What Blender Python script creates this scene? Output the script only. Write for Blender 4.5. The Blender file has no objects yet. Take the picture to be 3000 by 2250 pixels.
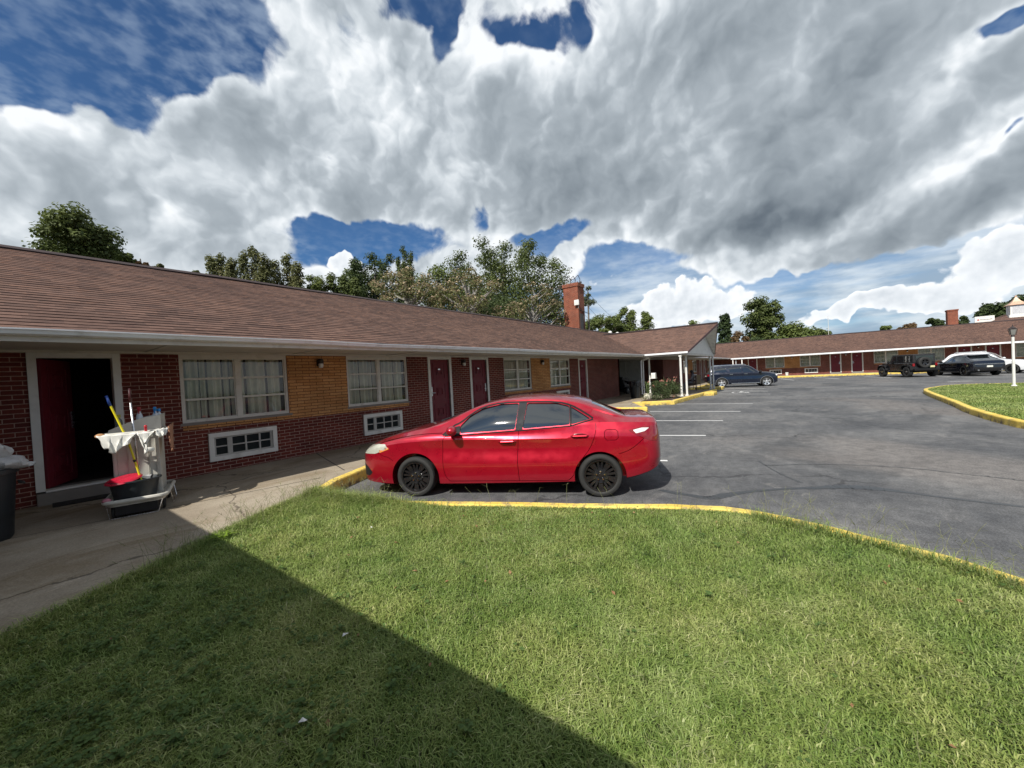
import bpy, bmesh, math, random
import numpy as np
from mathutils import Vector, Matrix, Euler
R = math.radians
random.seed(7)
RNG = np.random.default_rng(11)
scene = bpy.context.scene
col = scene.collection

# ------------------------------------------------------------------ camera
CAM_F, CAM_YAW, CAM_PITCH, CAM_ROLL, CAM_H = 1160.0, 0.63619, -0.019959, -0.051551, 1.73
_F = Vector((math.cos(CAM_YAW)*math.cos(CAM_PITCH), math.sin(CAM_YAW)*math.cos(CAM_PITCH), math.sin(CAM_PITCH)))
_R0 = Vector((math.sin(CAM_YAW), -math.cos(CAM_YAW), 0)); _U0 = _R0.cross(_F)
_R = _R0*math.cos(CAM_ROLL)+_U0*math.sin(CAM_ROLL); _U = _R.cross(_F)
cd = bpy.data.cameras.new('camera'); cam = bpy.data.objects.new('camera', cd); col.objects.link(cam)
cd.sensor_width = 36; cd.lens = CAM_F/3000*36; cd.clip_start = 0.05; cd.clip_end = 3000
m = Matrix((_R, _U, -_F)).transposed().to_4x4(); m.translation = (0, 0, CAM_H); cam.matrix_world = m
scene.camera = cam
scene.view_settings.view_transform = 'Standard'; scene.view_settings.look = 'None'
scene.view_settings.exposure = 0.35; scene.view_settings.gamma = 1
scene.cycles.max_bounces = 6; scene.cycles.diffuse_bounces = 3; scene.cycles.glossy_bounces = 3
scene.cycles.transparent_max_bounces = 8; scene.cycles.transmission_bounces = 4
scene.cycles.use_denoising = True
scene.cycles.sample_clamp_indirect = 6

# ------------------------------------------------------------------ sun
SUN_TRAVEL = Vector((1.0, 0.10, -1.0)).normalized()
sd = bpy.data.lights.new('sun', 'SUN'); sd.energy = 5.0; sd.angle = R(0.53); sd.color = (1.0, 0.955, 0.88)
sun = bpy.data.objects.new('sun', sd); col.objects.link(sun)
sun.rotation_euler = SUN_TRAVEL.to_track_quat('-Z', 'Y').to_euler()
SUN_EL = math.asin(-SUN_TRAVEL.z); SUN_ROT = math.atan2(-SUN_TRAVEL.x, -SUN_TRAVEL.y)

# ------------------------------------------------------------------ world
def at_dir(px, py):
    """world bearing and elevation of a direction, from the survey pixel of the cloud edge"""
    d = (_F*CAM_F + _R*(px-1500) - _U*(py-1125)).normalized()
    return CAM_YAW-math.atan2(d.y, d.x), math.asin(d.z)

world = bpy.data.worlds.new('World'); scene.world = world; world.use_nodes = True
def build_sky(nt):
    nt.nodes.clear(); L = nt.links
    def nd(t, **k):
        n = nt.nodes.new(t)
        for a, b in k.items(): setattr(n, a, b)
        return n
    def setin(s, v):
        if v is None: return
        if isinstance(v, bpy.types.NodeSocket): L.new(v, s)
        else: s.default_value = v
    def M(op, a, b=None, c=None, clamp=False):
        n = nd('ShaderNodeMath', operation=op, use_clamp=clamp)
        setin(n.inputs[0], a); setin(n.inputs[1], b); setin(n.inputs[2], c); return n.outputs[0]
    def VM(op, a, b=None, out=0, sc=None):
        n = nd('ShaderNodeVectorMath', operation=op); setin(n.inputs[0], a); setin(n.inputs[1], b)
        if sc is not None: setin(n.inputs['Scale'], sc)
        return n.outputs[out]
    def MR(v, a, b, c=0.0, d=1.0, sm=True):
        n = nd('ShaderNodeMapRange', interpolation_type='SMOOTHSTEP' if sm else 'LINEAR')
        setin(n.inputs[0], v); n.inputs[1].default_value = a; n.inputs[2].default_value = b
        n.inputs[3].default_value = c; n.inputs[4].default_value = d; return n.outputs[0]
    def NZ(v, scale, det, rough=.5, lac=2.0, dist=0.0, out=0):
        n = nd('ShaderNodeTexNoise'); n.noise_dimensions = '3D'; n.normalize = True
        setin(n.inputs['Vector'], v); n.inputs['Scale'].default_value = scale; n.inputs['Detail'].default_value = det
        n.inputs['Roughness'].default_value = rough; n.inputs['Lacunarity'].default_value = lac
        n.inputs['Distortion'].default_value = dist; return n.outputs[out]
    def MIX(f, a, b):
        n = nd('ShaderNodeMix', data_type='RGBA'); setin(n.inputs[0], f); setin(n.inputs[6], a); setin(n.inputs[7], b); return n.outputs[2]
    def COMB(x, y, z=0.0):
        n = nd('ShaderNodeCombineXYZ'); setin(n.inputs[0], x); setin(n.inputs[1], y); setin(n.inputs[2], z); return n.outputs[0]
    dirv = nd('ShaderNodeTexCoord').outputs['Generated']
    sep = nd('ShaderNodeSeparateXYZ'); L.new(dirv, sep.inputs[0]); X, Y, Z = sep.outputs
    A = M('SUBTRACT', CAM_YAW, M('ARCTAN2', Y, X)); E = M('ARCSINE', Z)
    # keep bearing continuous behind the viewer (range -pi..pi)
    A = M('SUBTRACT', A, M('MULTIPLY', M('GREATER_THAN', A, math.pi), 2*math.pi))
    A = M('ADD', A, M('MULTIPLY', M('LESS_THAN', A, -math.pi), 2*math.pi))
    P = COMB(A, E)
    # cloud-base perspective: layers flatten toward the horizon
    zc = M('ADD', M('MAXIMUM', Z, 0.0), 0.22)
    plane = VM('SCALE', dirv, sc=M('DIVIDE', 1.0, zc))
    w1 = VM('SUBTRACT', NZ(dirv, 5.0, 4.0, .55, out=1), (.5, .5, .5))
    w2 = VM('SUBTRACT', NZ(dirv, 16.0, 3.0, .5, out=1), (.5, .5, .5))
    PW = VM('ADD', VM('ADD', P, VM('SCALE', w1, sc=0.20)), VM('SCALE', w2, sc=0.035))
    WD = VM('ADD', VM('ADD', dirv, VM('SCALE', w1, sc=0.14)), VM('SCALE', w2, sc=0.03))
    def blob(px, py, sx, sy, amp, rot=0, inner=0.0, vec=None):
        """px,py: bearing of centre; sx,sy: radii in survey pixels (1160 px per radian)"""
        a, e = at_dir(px, py)
        cs = math.cos(e)*math.cos(a)
        mp = nd('ShaderNodeMapping', vector_type='TEXTURE')
        L.new(vec or PW, mp.inputs[0]); mp.inputs[1].default_value = (a, e, 0)
        mp.inputs[2].default_value = (0, 0, R(rot)); mp.inputs[3].default_value = (sx/1160*math.cos(a)*1.0, sy/1160*math.cos(a), 1)
        ln = VM('LENGTH', mp.outputs[0], out=1)
        return MR(ln, inner, 1.0, amp, 0.0)
    def field(lst, base=0.0, vec=None):
        s = base
        for b in lst: s = M('ADD', s, blob(*b, vec=vec))
        return s
    # ---- where the sky is open (negative) or covered (positive)
    cover = field([
        (170, 60, 620, 270, -1.35, 10, .45), (90, 300, 230, 110, -.8, -12, .3), (640, 30, 160, 110, -.6, 0, .2),
        (1290, 130, 60, 170, -.75, -8, .0),         # notch between the two heads
        (1240, 0, 150, 70, -.9, 0, .2), (1620, 20, 230, 80, -.85, -8, .15), (1460, 60, 70, 60, -.4),
        (1090, 715, 330, 85, -1.05, 2, .25),       # blue band over the tree line
        (1420, 625, 60, 80, -.7, 0, .0), (1590, 690, 200, 50, -.95, 0, .2),
        (920, 665, 90, 70, -.75, 0, .2), (1000, 790, 240, 60, -.7, 0, .1),
        (2960, 120, 130, 80, -1.3, 0, .2), (2990, 420, 50, 40, -1.1),
        (2350, 925, 1150, 165, -1.25, -3, .5), (1850, 800, 260, 110, -.95, 0, .3), (1650, 950, 500, 150, -1.0, 0, .4),
        (2700, 770, 200, 40, -.5, 0, .2), (2130, 760, 200, 40, -.4, 0, .2),
        (505, 620, 80, 22, -.5, 0), (1000, 490, 40, 20, -.5, 0),
        (2100, 330, 1300, 430, .35, 0, .5), (500, 480, 700, 220, .30, 0, .5), (2500, 640, 700, 120, .35, 10, .5), (520, 230, 260, 120, .3, -20, .3),
    ], base=0.27)
    def VOR(v, scale, det):
        n = nd('ShaderNodeTexVoronoi'); n.feature = 'F1'; n.normalize = True; setin(n.inputs['Vector'], v); n.inputs['Scale'].default_value = scale
        n.inputs['Detail'].default_value = det; n.inputs['Roughness'].default_value = .52; n.inputs['Lacunarity'].default_value = 2.1; return n.outputs['Distance']
    # heaps: rounded cells inside drifting noise; the relief is the same field read a little toward the sun
    up_l = tuple(0.6*a_+0.8*b_ for a_, b_ in zip((0, 0, 1), (-math.sin(CAM_YAW), math.cos(CAM_YAW), 0)))
    k1 = tuple(.040*c_ for c_ in up_l); k2 = tuple(.016*c_ for c_ in up_l)
    fb = NZ(WD, 4.4, 8.0, .60)
    WV = VM('ADD', WD, VM('SCALE', VM('SUBTRACT', NZ(dirv, 26.0, 3.0, .5, out=1), (.5, .5, .5)), sc=0.022))
    vo = M('SUBTRACT', 1.0, VOR(WV, 7.5, 2.6))
    D = M('ADD', cover, M('MULTIPLY', M('SUBTRACT', fb, .5), 1.75))
    D = M('ADD', D, M('MULTIPLY', M('SUBTRACT', vo, .62), 1.15))
    alpha = MR(D, -0.17, 0.15)
    fb_s = NZ(VM('ADD', WD, k1), 4.4, 4.0, .5)
    vo_s = M('SUBTRACT', 1.0, VOR(VM('ADD', WV, k2), 7.5, 1.6))
    rel = M('ADD', M('MULTIPLY', M('SUBTRACT', fb, fb_s), 1.5), M('MULTIPLY', M('SUBTRACT', vo, vo_s), 2.3))
    # ---- thickness of the cloud seen from below: grey bases
    shade = field([
        (1300, 330, 520, 220, .16, 0, .0), (980, 420, 300, 170, .16, -10), (1560, 300, 220, 150, .22),
        (1150, 600, 380, 100, .26, 5), (700, 400, 160, 120, .20), (300, 520, 400, 160, .10),
        (1850, 330, 300, 260, .22, 0), (1780, 600, 420, 110, .36, 10, .0), (1600, 480, 280, 160, .14),
        (2280, 420, 420, 190, .16, 20), (2330, 590, 460, 120, .46, 14, .1), (2250, 680, 360, 80, .44, 6, .1),
        (2780, 650, 420, 120, .66, 12, .2), (2550, 170, 560, 210, .30, 18), (2920, 320, 300, 120, .24, 10),
        (2150, 100, 420, 160, .28, 0), (2400, 260, 300, 120, .14),
        (1700, 560, 1300, 160, .10, 0, .3),
        (2800, 480, 300, 60, -.22, 12), (2050, 470, 330, 60, -.16, 14), (2390, 210, 200, 40, -.18, 30),
        (1100, 100, 200, 200, .08), (650, 300, 300, 150, .08), (150, 640, 400, 120, .18), (600, 700, 500, 120, .16), (150, 420, 330, 80, -.26, 10), (430, 190, 220, 90, -.32, -22), (230, 330, 120, 80, -.3), (1390, 60, 140, 170, -.30), (1600, 90, 130, 150, -.28),
        (470, 640, 150, 70, -.35, 15), (1950, 890, 420, 130, -.30), (2950, 740, 300, 130, -.2), (1150, 330, 160, 120, -.1),
    ], base=0.25)
    thick = MR(D, 0.1, 1.0, -0.10, 0.14)
    T = M('ADD', M('ADD', shade, thick), M('MULTIPLY', M('SUBTRACT', NZ(WD, 6.0, 4.0, .42), .5), 0.40))
    T = M('SUBTRACT', T, rel)
    ramp = nd('ShaderNodeValToRGB'); cr = ramp.color_ramp; cr.interpolation = 'B_SPLINE'
    cr.elements[0].position = 0.0; cr.elements[0].color = (.80, .82, .84, 1)
    cr.elements[1].position = 1.0; cr.elements[1].color = (.085, .108, .135, 1)
    for p_, c_ in ((.16, (.60, .645, .68)), (.36, (.42, .465, .505)), (.58, (.275, .315, .35)), (.82, (.155, .185, .215))):
        e_ = cr.elements.new(p_); e_.color = (*c_, 1)
    L.new(M('MAXIMUM', M('ADD', M('MINIMUM', T, 0.5), M('MULTIPLY', M('MAXIMUM', M('SUBTRACT', T, 0.5), 0.0), 0.52)), 0.0, clamp=True), ramp.inputs[0])
    cumulus = ramp.outputs[0]
    # ---- clear sky: physical sky, deep blue
    st = nd('ShaderNodeTexSky'); st.sky_type = 'NISHITA'; st.sun_disc = False
    st.sun_elevation = SUN_EL; st.sun_rotation = SUN_ROT; st.air_density = 1.0; st.dust_density = 0.35; st.ozone_density = 4.0
    mul = nd('ShaderNodeMix', data_type='RGBA', blend_type='MULTIPLY'); mul.inputs[0].default_value = 1.0
    L.new(st.outputs[0], mul.inputs[6]); mul.inputs[7].default_value = (.60, .86, 1.08, 1)
    STR = 0.066
    blue = VM('SCALE', mul.outputs[2], sc=STR)
    # high ripples in the open sky
    rp = NZ(VM('MULTIPLY', plane, (1.0, 1.1, 1.0)), 20.0, 3.0, .5, dist=.0)
    big = NZ(plane, 1.6, 3.0, .5)
    rip = M('MULTIPLY', MR(rp, .36, .74), MR(big, .34, .66, 0.05, .42))
    c1 = MIX(rip, blue, (.40, .49, .60, 1))
    # veil of thin, far cloud toward the horizon
    vn = NZ(VM('MULTIPLY', P, (1.0, 5.0, 1.0)), 4.0, 6.0, .55)
    veil = M('MULTIPLY', MR(E, 0.36, 0.12), MR(vn, .30, .55, 0.35, .95))
    veil = M('MULTIPLY', veil, MR(A, -0.12, 0.10))
    veil = M('MAXIMUM', veil, M('MULTIPLY', MR(E, .10, .0), .8))
    vcol = MIX(MR(NZ(VM('MULTIPLY', P, (1.0, 4.0, 1.0)), 6.5, 5.0, .55), .35, .65), (.27, .36, .46, 1), (.62, .68, .72, 1))
    c2 = MIX(veil, c1, vcol)
    # ---- far heaps of cumulus low over the roofs
    far_cov = field([(1990, 905, 380, 110, 1.0, 4, .1), (1760, 830, 140, 60, .5), (2640, 925, 260, 80, .9, -4, .1), (2380, 945, 200, 60, .6), (2960, 800, 260, 150, .9, 0, .1),
                     (1000, 800, 90, 60, 1.0, 10, .2), (2900, 940, 260, 60, .4), (1480, 800, 160, 70, .5)], base=-.55)
    fb2 = M('ADD', M('MULTIPLY', NZ(dirv, 22.0, 6.0, .5), .6), M('MULTIPLY', M('SUBTRACT', 1.0, VOR(dirv, 26.0, 2.0)), .42))
    D2 = M('ADD', far_cov, M('MULTIPLY', M('SUBTRACT', fb2, .5), 1.1))
    al2 = MR(D2, 0.0, 0.10)
    dk2 = VM('ADD', dirv, tuple(.007*c_ for c_ in up_l)); rel2 = M('SUBTRACT', fb2, M('ADD', M('MULTIPLY', NZ(dk2, 22.0, 5.0, .5), .6), M('MULTIPLY', M('SUBTRACT', 1.0, VOR(dk2, 26.0, 1.0)), .42)))
    ht = M('ADD', MR(D2, .0, .6, .15, .50), M('MULTIPLY', rel2, -1.8))
    r2 = MIX(M('MAXIMUM', ht, 0.0, clamp=True), (.88, .90, .92, 1), (.34, .40, .46, 1))
    c3 = MIX(al2, c2, r2)
    c4 = MIX(alpha, c3, cumulus)
    # unseen sky behind and overhead: cloud added over the blue to lift ambient light
    back = MR(M('ABSOLUTE', A), 1.15, 1.7)
    bn = MR(NZ(VM('MULTIPLY', dirv, (1.0, 1.0, 2.2)), 3.2, 6.0, .55), .38, .60, 0.05, .95)
    c_back = MIX(bn, blue, (.56, .59, .62, 1))
    c5 = MIX(back, c4, c_back)
    up = MR(E, .95, 1.25)
    c6 = MIX(up, c5, c_back)
    bg = nd('ShaderNodeBackground'); L.new(VM('SCALE', c6, sc=10.0), bg.inputs[0]); bg.inputs[1].default_value = 0.1
    out = nd('ShaderNodeOutputWorld'); L.new(bg.outputs[0], out.inputs[0])
build_sky(world.node_tree)
world.cycles.sampling_method = 'MANUAL'; world.cycles.sample_map_resolution = 512
# ------------------------------------------------------------------ helpers
def at_ground(px, py, z=0.0):
    d = _F*CAM_F + _R*(px-1500) - _U*(py-1125); t = (z-CAM_H)/d.z
    return (d.x*t, d.y*t)
class MB:
    """collects shapes; build() links them as one mesh object"""
    def __init__(s): s.v = []; s.f = []; s.m = []; s.T = None; s.sm = []
    def add(s, vs, fs, m=0, sm=False):
        n = len(s.v)
        if s.T is not None: vs = [tuple(s.T @ Vector(v)) for v in vs]
        s.v += [tuple(v) for v in vs]
        for k, f in enumerate(fs):
            s.f.append(tuple(i+n for i in f)); s.m.append(m[k] if isinstance(m, (list, tuple)) else m); s.sm.append(sm)
        return s
    def box(s, x0, x1, y0, y1, z0, z1, m=0):
        return s.add([(x0,y0,z0),(x1,y0,z0),(x1,y1,z0),(x0,y1,z0),(x0,y0,z1),(x1,y0,z1),(x1,y1,z1),(x0,y1,z1)],
                     [(0,3,2,1),(4,5,6,7),(0,1,5,4),(1,2,6,5),(2,3,7,6),(3,0,4,7)], m)
    def quad(s, a, b, c, d, m=0): return s.add([a,b,c,d], [(0,1,2,3)], m)
    def prism(s, poly, z0, z1, m=0, ax='z'):
        n = len(poly)
        def P(p, h): return {'z': (p[0],p[1],h), 'y': (p[0],h,p[1]), 'x': (h,p[0],p[1])}[ax]
        vs = [P(p, z0) for p in poly]+[P(p, z1) for p in poly]
        fs = [tuple(range(n-1,-1,-1)), tuple(range(n,2*n))]+[(i,(i+1)%n,n+(i+1)%n,n+i) for i in range(n)]
        return s.add(vs, fs, m)
    def cyl(s, p0, p1, r0, r1=None, n=12, m=0, caps=True, sm=True):
        r1 = r0 if r1 is None else r1
        p0 = Vector(p0); p1 = Vector(p1); d = (p1-p0).normalized()
        a = d.orthogonal().normalized(); b = d.cross(a)
        vs = [p0+(a*math.cos(t)+b*math.sin(t))*r0 for t in [2*math.pi*i/n for i in range(n)]]
        vs += [p1+(a*math.cos(t)+b*math.sin(t))*r1 for t in [2*math.pi*i/n for i in range(n)]]
        s.add(vs, [(i,(i+1)%n,n+(i+1)%n,n+i) for i in range(n)], m, sm)
        if caps: s.add(vs, [tuple(range(n-1,-1,-1)), tuple(range(n,2*n))], m)
        return s
    def tube(s, pts, r, n=8, m=0, taper=None):
        pts = [Vector(p) for p in pts]; k = len(pts); rings = []
        a = None
        for i, p in enumerate(pts):
            d = (pts[min(i+1,k-1)]-pts[max(i-1,0)]).normalized()
            if a is None: a = d.orthogonal().normalized()
            a = (a-d*a.dot(d)).normalized(); b = d.cross(a)
            rr = r if not hasattr(r, '__len__') else r[i]
            rings.append([p+(a*math.cos(2*math.pi*j/n)+b*math.sin(2*math.pi*j/n))*rr for j in range(n)])
        vs = [v for q in rings for v in q]
        fs = [(i*n+j, i*n+(j+1)%n, (i+1)*n+(j+1)%n, (i+1)*n+j) for i in range(k-1) for j in range(n)]
        s.add(vs, fs, m, True)
        s.add(vs, [tuple(range(n-1,-1,-1)), tuple(range((k-1)*n, k*n))], m)
        return s
    def lathe(s, prof, c=(0,0,0), n=24, m=0, ax='z', sm=True):
        vs = []
        for r, h in prof:
            for j in range(n):
                t = 2*math.pi*j/n; x, y = r*math.cos(t), r*math.sin(t)
                vs.append({'z': (c[0]+x,c[1]+y,c[2]+h), 'y': (c[0]+x,c[1]+h,c[2]+y), 'x': (c[0]+h,c[1]+x,c[2]+y)}[ax])
        k = len(prof)
        fs = [(i*n+j, i*n+(j+1)%n, (i+1)*n+(j+1)%n, (i+1)*n+j) for i in range(k-1) for j in range(n)]
        ms = m if not isinstance(m, list) else [m[i] for i in range(k-1) for j in range(n)]
        return s.add(vs, fs, ms, sm)
    def ball(s, c, r, n=12, k=8, m=0, sc=(1,1,1)):
        prof = [(math.sin(math.pi*i/k), -math.cos(math.pi*i/k)) for i in range(k+1)]
        vs = [(c[0]+a*r*sc[0]*math.cos(2*math.pi*j/n), c[1]+a*r*sc[1]*math.sin(2*math.pi*j/n), c[2]+h*r*sc[2]) for a, h in prof for j in range(n)]
        return s.add(vs, [(i*n+j, i*n+(j+1)%n, (i+1)*n+(j+1)%n, (i+1)*n+j) for i in range(k) for j in range(n)], m, True)
    def build(s, name, mats, parent=None, loc=None, rotz=0, recalc=True, bevel=0):
        me = bpy.data.meshes.new(name); me.from_pydata(s.v, [], s.f)
        if not isinstance(mats, (list, tuple)): mats = [mats]
        for q in mats: me.materials.append(q)
        me.polygons.foreach_set('material_index', s.m)
        me.polygons.foreach_set('use_smooth', s.sm)
        if recalc:
            bm = bmesh.new(); bm.from_mesh(me); bmesh.ops.remove_doubles(bm, verts=bm.verts, dist=1e-5)
            bmesh.ops.recalc_face_normals(bm, faces=bm.faces)
            if bevel:
                es = [e for e in bm.edges if len(e.link_faces) == 2 and e.calc_face_angle(0) > 0.7]
                bmesh.ops.bevel(bm, geom=es, offset=bevel, segments=2, affect='EDGES', profile=.6)
                for e in bm.faces: e.smooth = False
            for e in bm.edges:
                if len(e.link_faces) == 2 and e.calc_face_angle(0) > 0.6: e.smooth = False
            bm.to_mesh(me); bm.free()
        box_uv(me)
        o = bpy.data.objects.new(name, me); col.objects.link(o)
        if parent: o.parent = parent
        if loc is not None: o.location = loc
        if rotz: o.rotation_euler = (0, 0, rotz)
        return o
def box_uv(me):
    """metre-true box projection"""
    n = len(me.loops)
    if not n: return
    uv = me.uv_layers.new(name='UVMap')
    co = np.empty(len(me.vertices)*3); me.vertices.foreach_get('co', co); co = co.reshape(-1,3)
    lv = np.empty(n, np.int32); me.loops.foreach_get('vertex_index', lv)
    no = np.empty(len(me.polygons)*3); me.polygons.foreach_get('normal', no); no = no.reshape(-1,3)
    lt = np.empty(len(me.polygons), np.int32); me.polygons.foreach_get('loop_total', lt)
    pn = np.repeat(np.abs(no), lt, axis=0); c = co[lv]
    ax = np.argmax(pn*np.array([1,1,.35]), axis=1)       # prefer walls
    ax = np.where(pn[:,2] > .93, 2, ax)
    u = np.where(ax==0, c[:,1], c[:,0]); v = np.where(ax==2, c[:,1], c[:,2])
    # sloping roofs: true length up the slope
    sl = (pn[:,2] > .3) & (pn[:,2] < .985)
    s0 = np.sqrt(np.maximum(1-pn[:,2]**2, 1e-6)); v = np.where(sl, c[:,2]/s0, v)
    u = np.where(sl, np.where(pn[:,0] > pn[:,1], c[:,1], c[:,0]), u)
    uv.data.foreach_set('uv', np.stack([u,v],1).ravel().astype(np.float32))
def thing(name, label, cat, loc=(0,0,0), rotz=0, group=None):
    o = bpy.data.objects.new(name, None); col.objects.link(o); o.empty_display_size = .2
    o.location = loc; o.rotation_euler = (0,0,rotz); o['label'] = label; o['category'] = cat
    if group: o['group'] = group
    return o
def tag(o, label, cat, group=None, kind=None):
    o['label'] = label; o['category'] = cat
    if group: o['group'] = group
    if kind: o['kind'] = kind
    return o
def struct(o): o['kind'] = 'structure'; return o
def copy_tree(o, parent=None, loc=None, rotz=None, label=None):
    c = o.copy(); col.objects.link(c)
    if parent: c.parent = parent
    if loc is not None: c.location = loc
    if rotz is not None: c.rotation_euler = (0,0,rotz)
    if label: c['label'] = label
    for ch in [q for q in KIDS.get(o.name, [])]: copy_tree(ch, c)
    KIDS[c.name] = [q for q in bpy.data.objects if q.parent == c]
    return c
KIDS = {}
def learn(o):
    ks = [q for q in bpy.data.objects if q.parent == o]; KIDS[o.name] = ks
    for k in ks: learn(k)

# ------------------------------------------------------------------ materials
class NT:
    def __init__(s, name):
        s.m = bpy.data.materials.new(name); s.m.use_nodes = True; s.t = s.m.node_tree; s.t.nodes.clear()
        s.out = s.n('ShaderNodeOutputMaterial'); s.b = s.n('ShaderNodeBsdfPrincipled'); s.t.links.new(s.b.outputs[0], s.out.inputs[0])
    def n(s, ty, **k):
        q = s.t.nodes.new(ty)
        for a, b in k.items(): setattr(q, a, b)
        return q
    def set(s, sock, v):
        if isinstance(v, bpy.types.NodeSocket): s.t.links.new(v, sock)
        else: sock.default_value = v
    def P(s, **k):
        for a, v in k.items():
            s.set(s.b.inputs[a.replace('_', ' ')], v)
    def uv(s): return s.n('ShaderNodeUVMap', uv_map='UVMap').outputs[0]
    def obj(s): return s.n('ShaderNodeTexCoord').outputs['Object']
    def noise(s, v, sc, det=4, ro=.55, out=0, dist=0):
        q = s.n('ShaderNodeTexNoise'); s.set(q.inputs['Vector'], v); q.inputs['Scale'].default_value = sc
        q.inputs['Detail'].default_value = det; q.inputs['Roughness'].default_value = ro; q.inputs['Distortion'].default_value = dist; return q.outputs[out]
    def math(s, op, a, b=0.0, cl=False):
        q = s.n('ShaderNodeMath', operation=op, use_clamp=cl); s.set(q.inputs[0], a); s.set(q.inputs[1], b); return q.outputs[0]
    def vmul(s, v, k):
        q = s.n('ShaderNodeVectorMath', operation='MULTIPLY'); s.set(q.inputs[0], v); q.inputs[1].default_value = k; return q.outputs[0]
    def mr(s, v, a, b, c=0.0, d=1.0):
        q = s.n('ShaderNodeMapRange', interpolation_type='SMOOTHSTEP'); s.set(q.inputs[0], v)
        for i, x in enumerate((a,b,c,d)): q.inputs[i+1].default_value = x
        return q.outputs[0]
    def mix(s, f, a, b, bl='MIX'):
        q = s.n('ShaderNodeMix', data_type='RGBA', blend_type=bl); s.set(q.inputs[0], f)
        s.set(q.inputs[6], (*a,1) if isinstance(a, tuple) and len(a)==3 else a); s.set(q.inputs[7], (*b,1) if isinstance(b, tuple) and len(b)==3 else b); return q.outputs[2]
    def bump(s, h, st=.3, d=.01):
        q = s.n('ShaderNodeBump'); q.inputs['Strength'].default_value = st; q.inputs['Distance'].default_value = d; s.set(q.inputs['Height'], h)
        s.t.links.new(q.outputs[0], s.b.inputs['Normal'])
def lum(c, k): return tuple(min(1, x*k) for x in c)
def pm(name, c, rough=.6, var=.18, sc=6., metal=0., coat=0., bump=.0, bsc=60., dirt=None, dsc=2.5, spec=.5):
    t = NT(name); v = t.obj()
    base = t.mix(t.mr(t.noise(v, sc, 5, .6), .3, .7), lum(c, 1-var), lum(c, 1+var))
    if dirt: base = t.mix(t.mr(t.noise(v, dsc, 6, .65), .5, .75, 0, .7), base, dirt)
    t.P(Base_Color=base, Roughness=t.mr(t.noise(v, sc*2, 4), .3, .7, max(.02, rough-.08), min(1, rough+.08)), Metallic=metal, Coat_Weight=coat)
    t.b.inputs['Specular IOR Level'].default_value = spec
    if bump: t.bump(t.noise(v, bsc, 4, .6), bump, .01)
    return t.m
def brick(name, c1, c2, mortar, bw, bh=.0677, ms=.0055, dark=None):
    t = NT(name); v = t.uv()
    w = t.n('ShaderNodeVectorMath', operation='ADD'); t.set(w.inputs[0], v)
    j = t.n('ShaderNodeVectorMath', operation='SCALE'); t.set(j.inputs[0], t.noise(v, 3.0, 2, .5, out=1)); j.inputs['Scale'].default_value = .004
    t.set(w.inputs[1], j.outputs[0])
    b = t.n('ShaderNodeTexBrick'); b.offset = .5; b.squash = 1
    t.set(b.inputs['Vector'], w.outputs[0]); b.inputs['Color1'].default_value = (*c1,1); b.inputs['Color2'].default_value = (*c2,1)
    b.inputs['Mortar'].default_value = (*mortar,1); b.inputs['Scale'].default_value = 1; b.inputs['Mortar Size'].default_value = ms
    b.inputs['Mortar Smooth'].default_value = .15; b.inputs['Bias'].default_value = -.1; b.inputs['Brick Width'].default_value = bw; b.inputs['Row Height'].default_value = bh
    g = t.mix(t.mr(t.noise(v, 40, 5, .7), .3, .7), (.78,.78,.78), (1.2,1.2,1.2))
    c = t.mix(1.0, b.outputs['Color'], g, 'MULTIPLY')
    g2 = t.mix(t.mr(t.noise(v, 1.3, 6, .6), .35, .7), (.80,.80,.80), (1.1,1.1,1.1))
    c = t.mix(1.0, c, g2, 'MULTIPLY')
    if dark: c = t.mix(t.mr(t.noise(t.vmul(v, (3.,.6,1.)), 2.0, 6, .7), .56, .75, 0, .5), c, dark)
    t.P(Base_Color=c, Roughness=.86); t.b.inputs['Specular IOR Level'].default_value = .25
    h = t.math('ADD', t.math('MULTIPLY', b.outputs['Fac'], -1.0), t.math('MULTIPLY', t.noise(v, 90, 4, .7), .3))
    t.bump(h, .75, .006); return t.m
MAT = {}
MAT['brick'] = brick('red_brick', (.155,.032,.022), (.105,.022,.018), (.40,.27,.22), .2085)
MAT['tan'] = brick('tan_brick', (.56,.29,.115), (.46,.21,.075), (.12,.05,.03), .305, ms=.0062)
MAT['chimney'] = brick('chimney_brick', (.215,.050,.026), (.135,.032,.02), (.40,.24,.16), .2085, ms=.007, dark=(.05,.025,.02))
MAT['sidebrick'] = MAT['brick']
MAT['white'] = pm('white_paint', (.66,.65,.61), .5, .06, 3, dirt=(.42,.40,.36), dsc=3.5, bump=.08, bsc=30)
MAT['trim'] = pm('cream_trim_paint', (.60,.575,.52), .55, .06, 3, dirt=(.36,.33,.29), dsc=4)
MAT['soffit'] = pm('soffit_board', (.58,.55,.49), .7, .06, 2, dirt=(.40,.37,.32), dsc=1.5)
MAT['alu'] = pm('gutter_aluminium', (.74,.75,.76), .4, .05, 2, metal=.1, dirt=(.50,.49,.46), dsc=5)
MAT['door'] = pm('maroon_door_paint', (.135,.006,.016), .6, .12, 3, bump=.05)
MAT['steel'] = pm('brushed_steel', (.55,.55,.56), .3, .05, 20, metal=1.)
MAT['black'] = pm('black_plastic', (.015,.015,.016), .45, .2, 8)
MAT['rubber'] = pm('tyre_rubber', (.017,.017,.016), .75, .2, 10, bump=.1)
MAT['greyplastic'] = pm('grey_plastic', (.40,.39,.36), .6, .1, 6, dirt=(.25,.23,.20), dsc=6, bump=.12, bsc=80)
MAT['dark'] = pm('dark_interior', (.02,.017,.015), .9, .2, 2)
MAT['room'] = pm('room_wall', (.05,.035,.03), .9, .2, 2)
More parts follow.
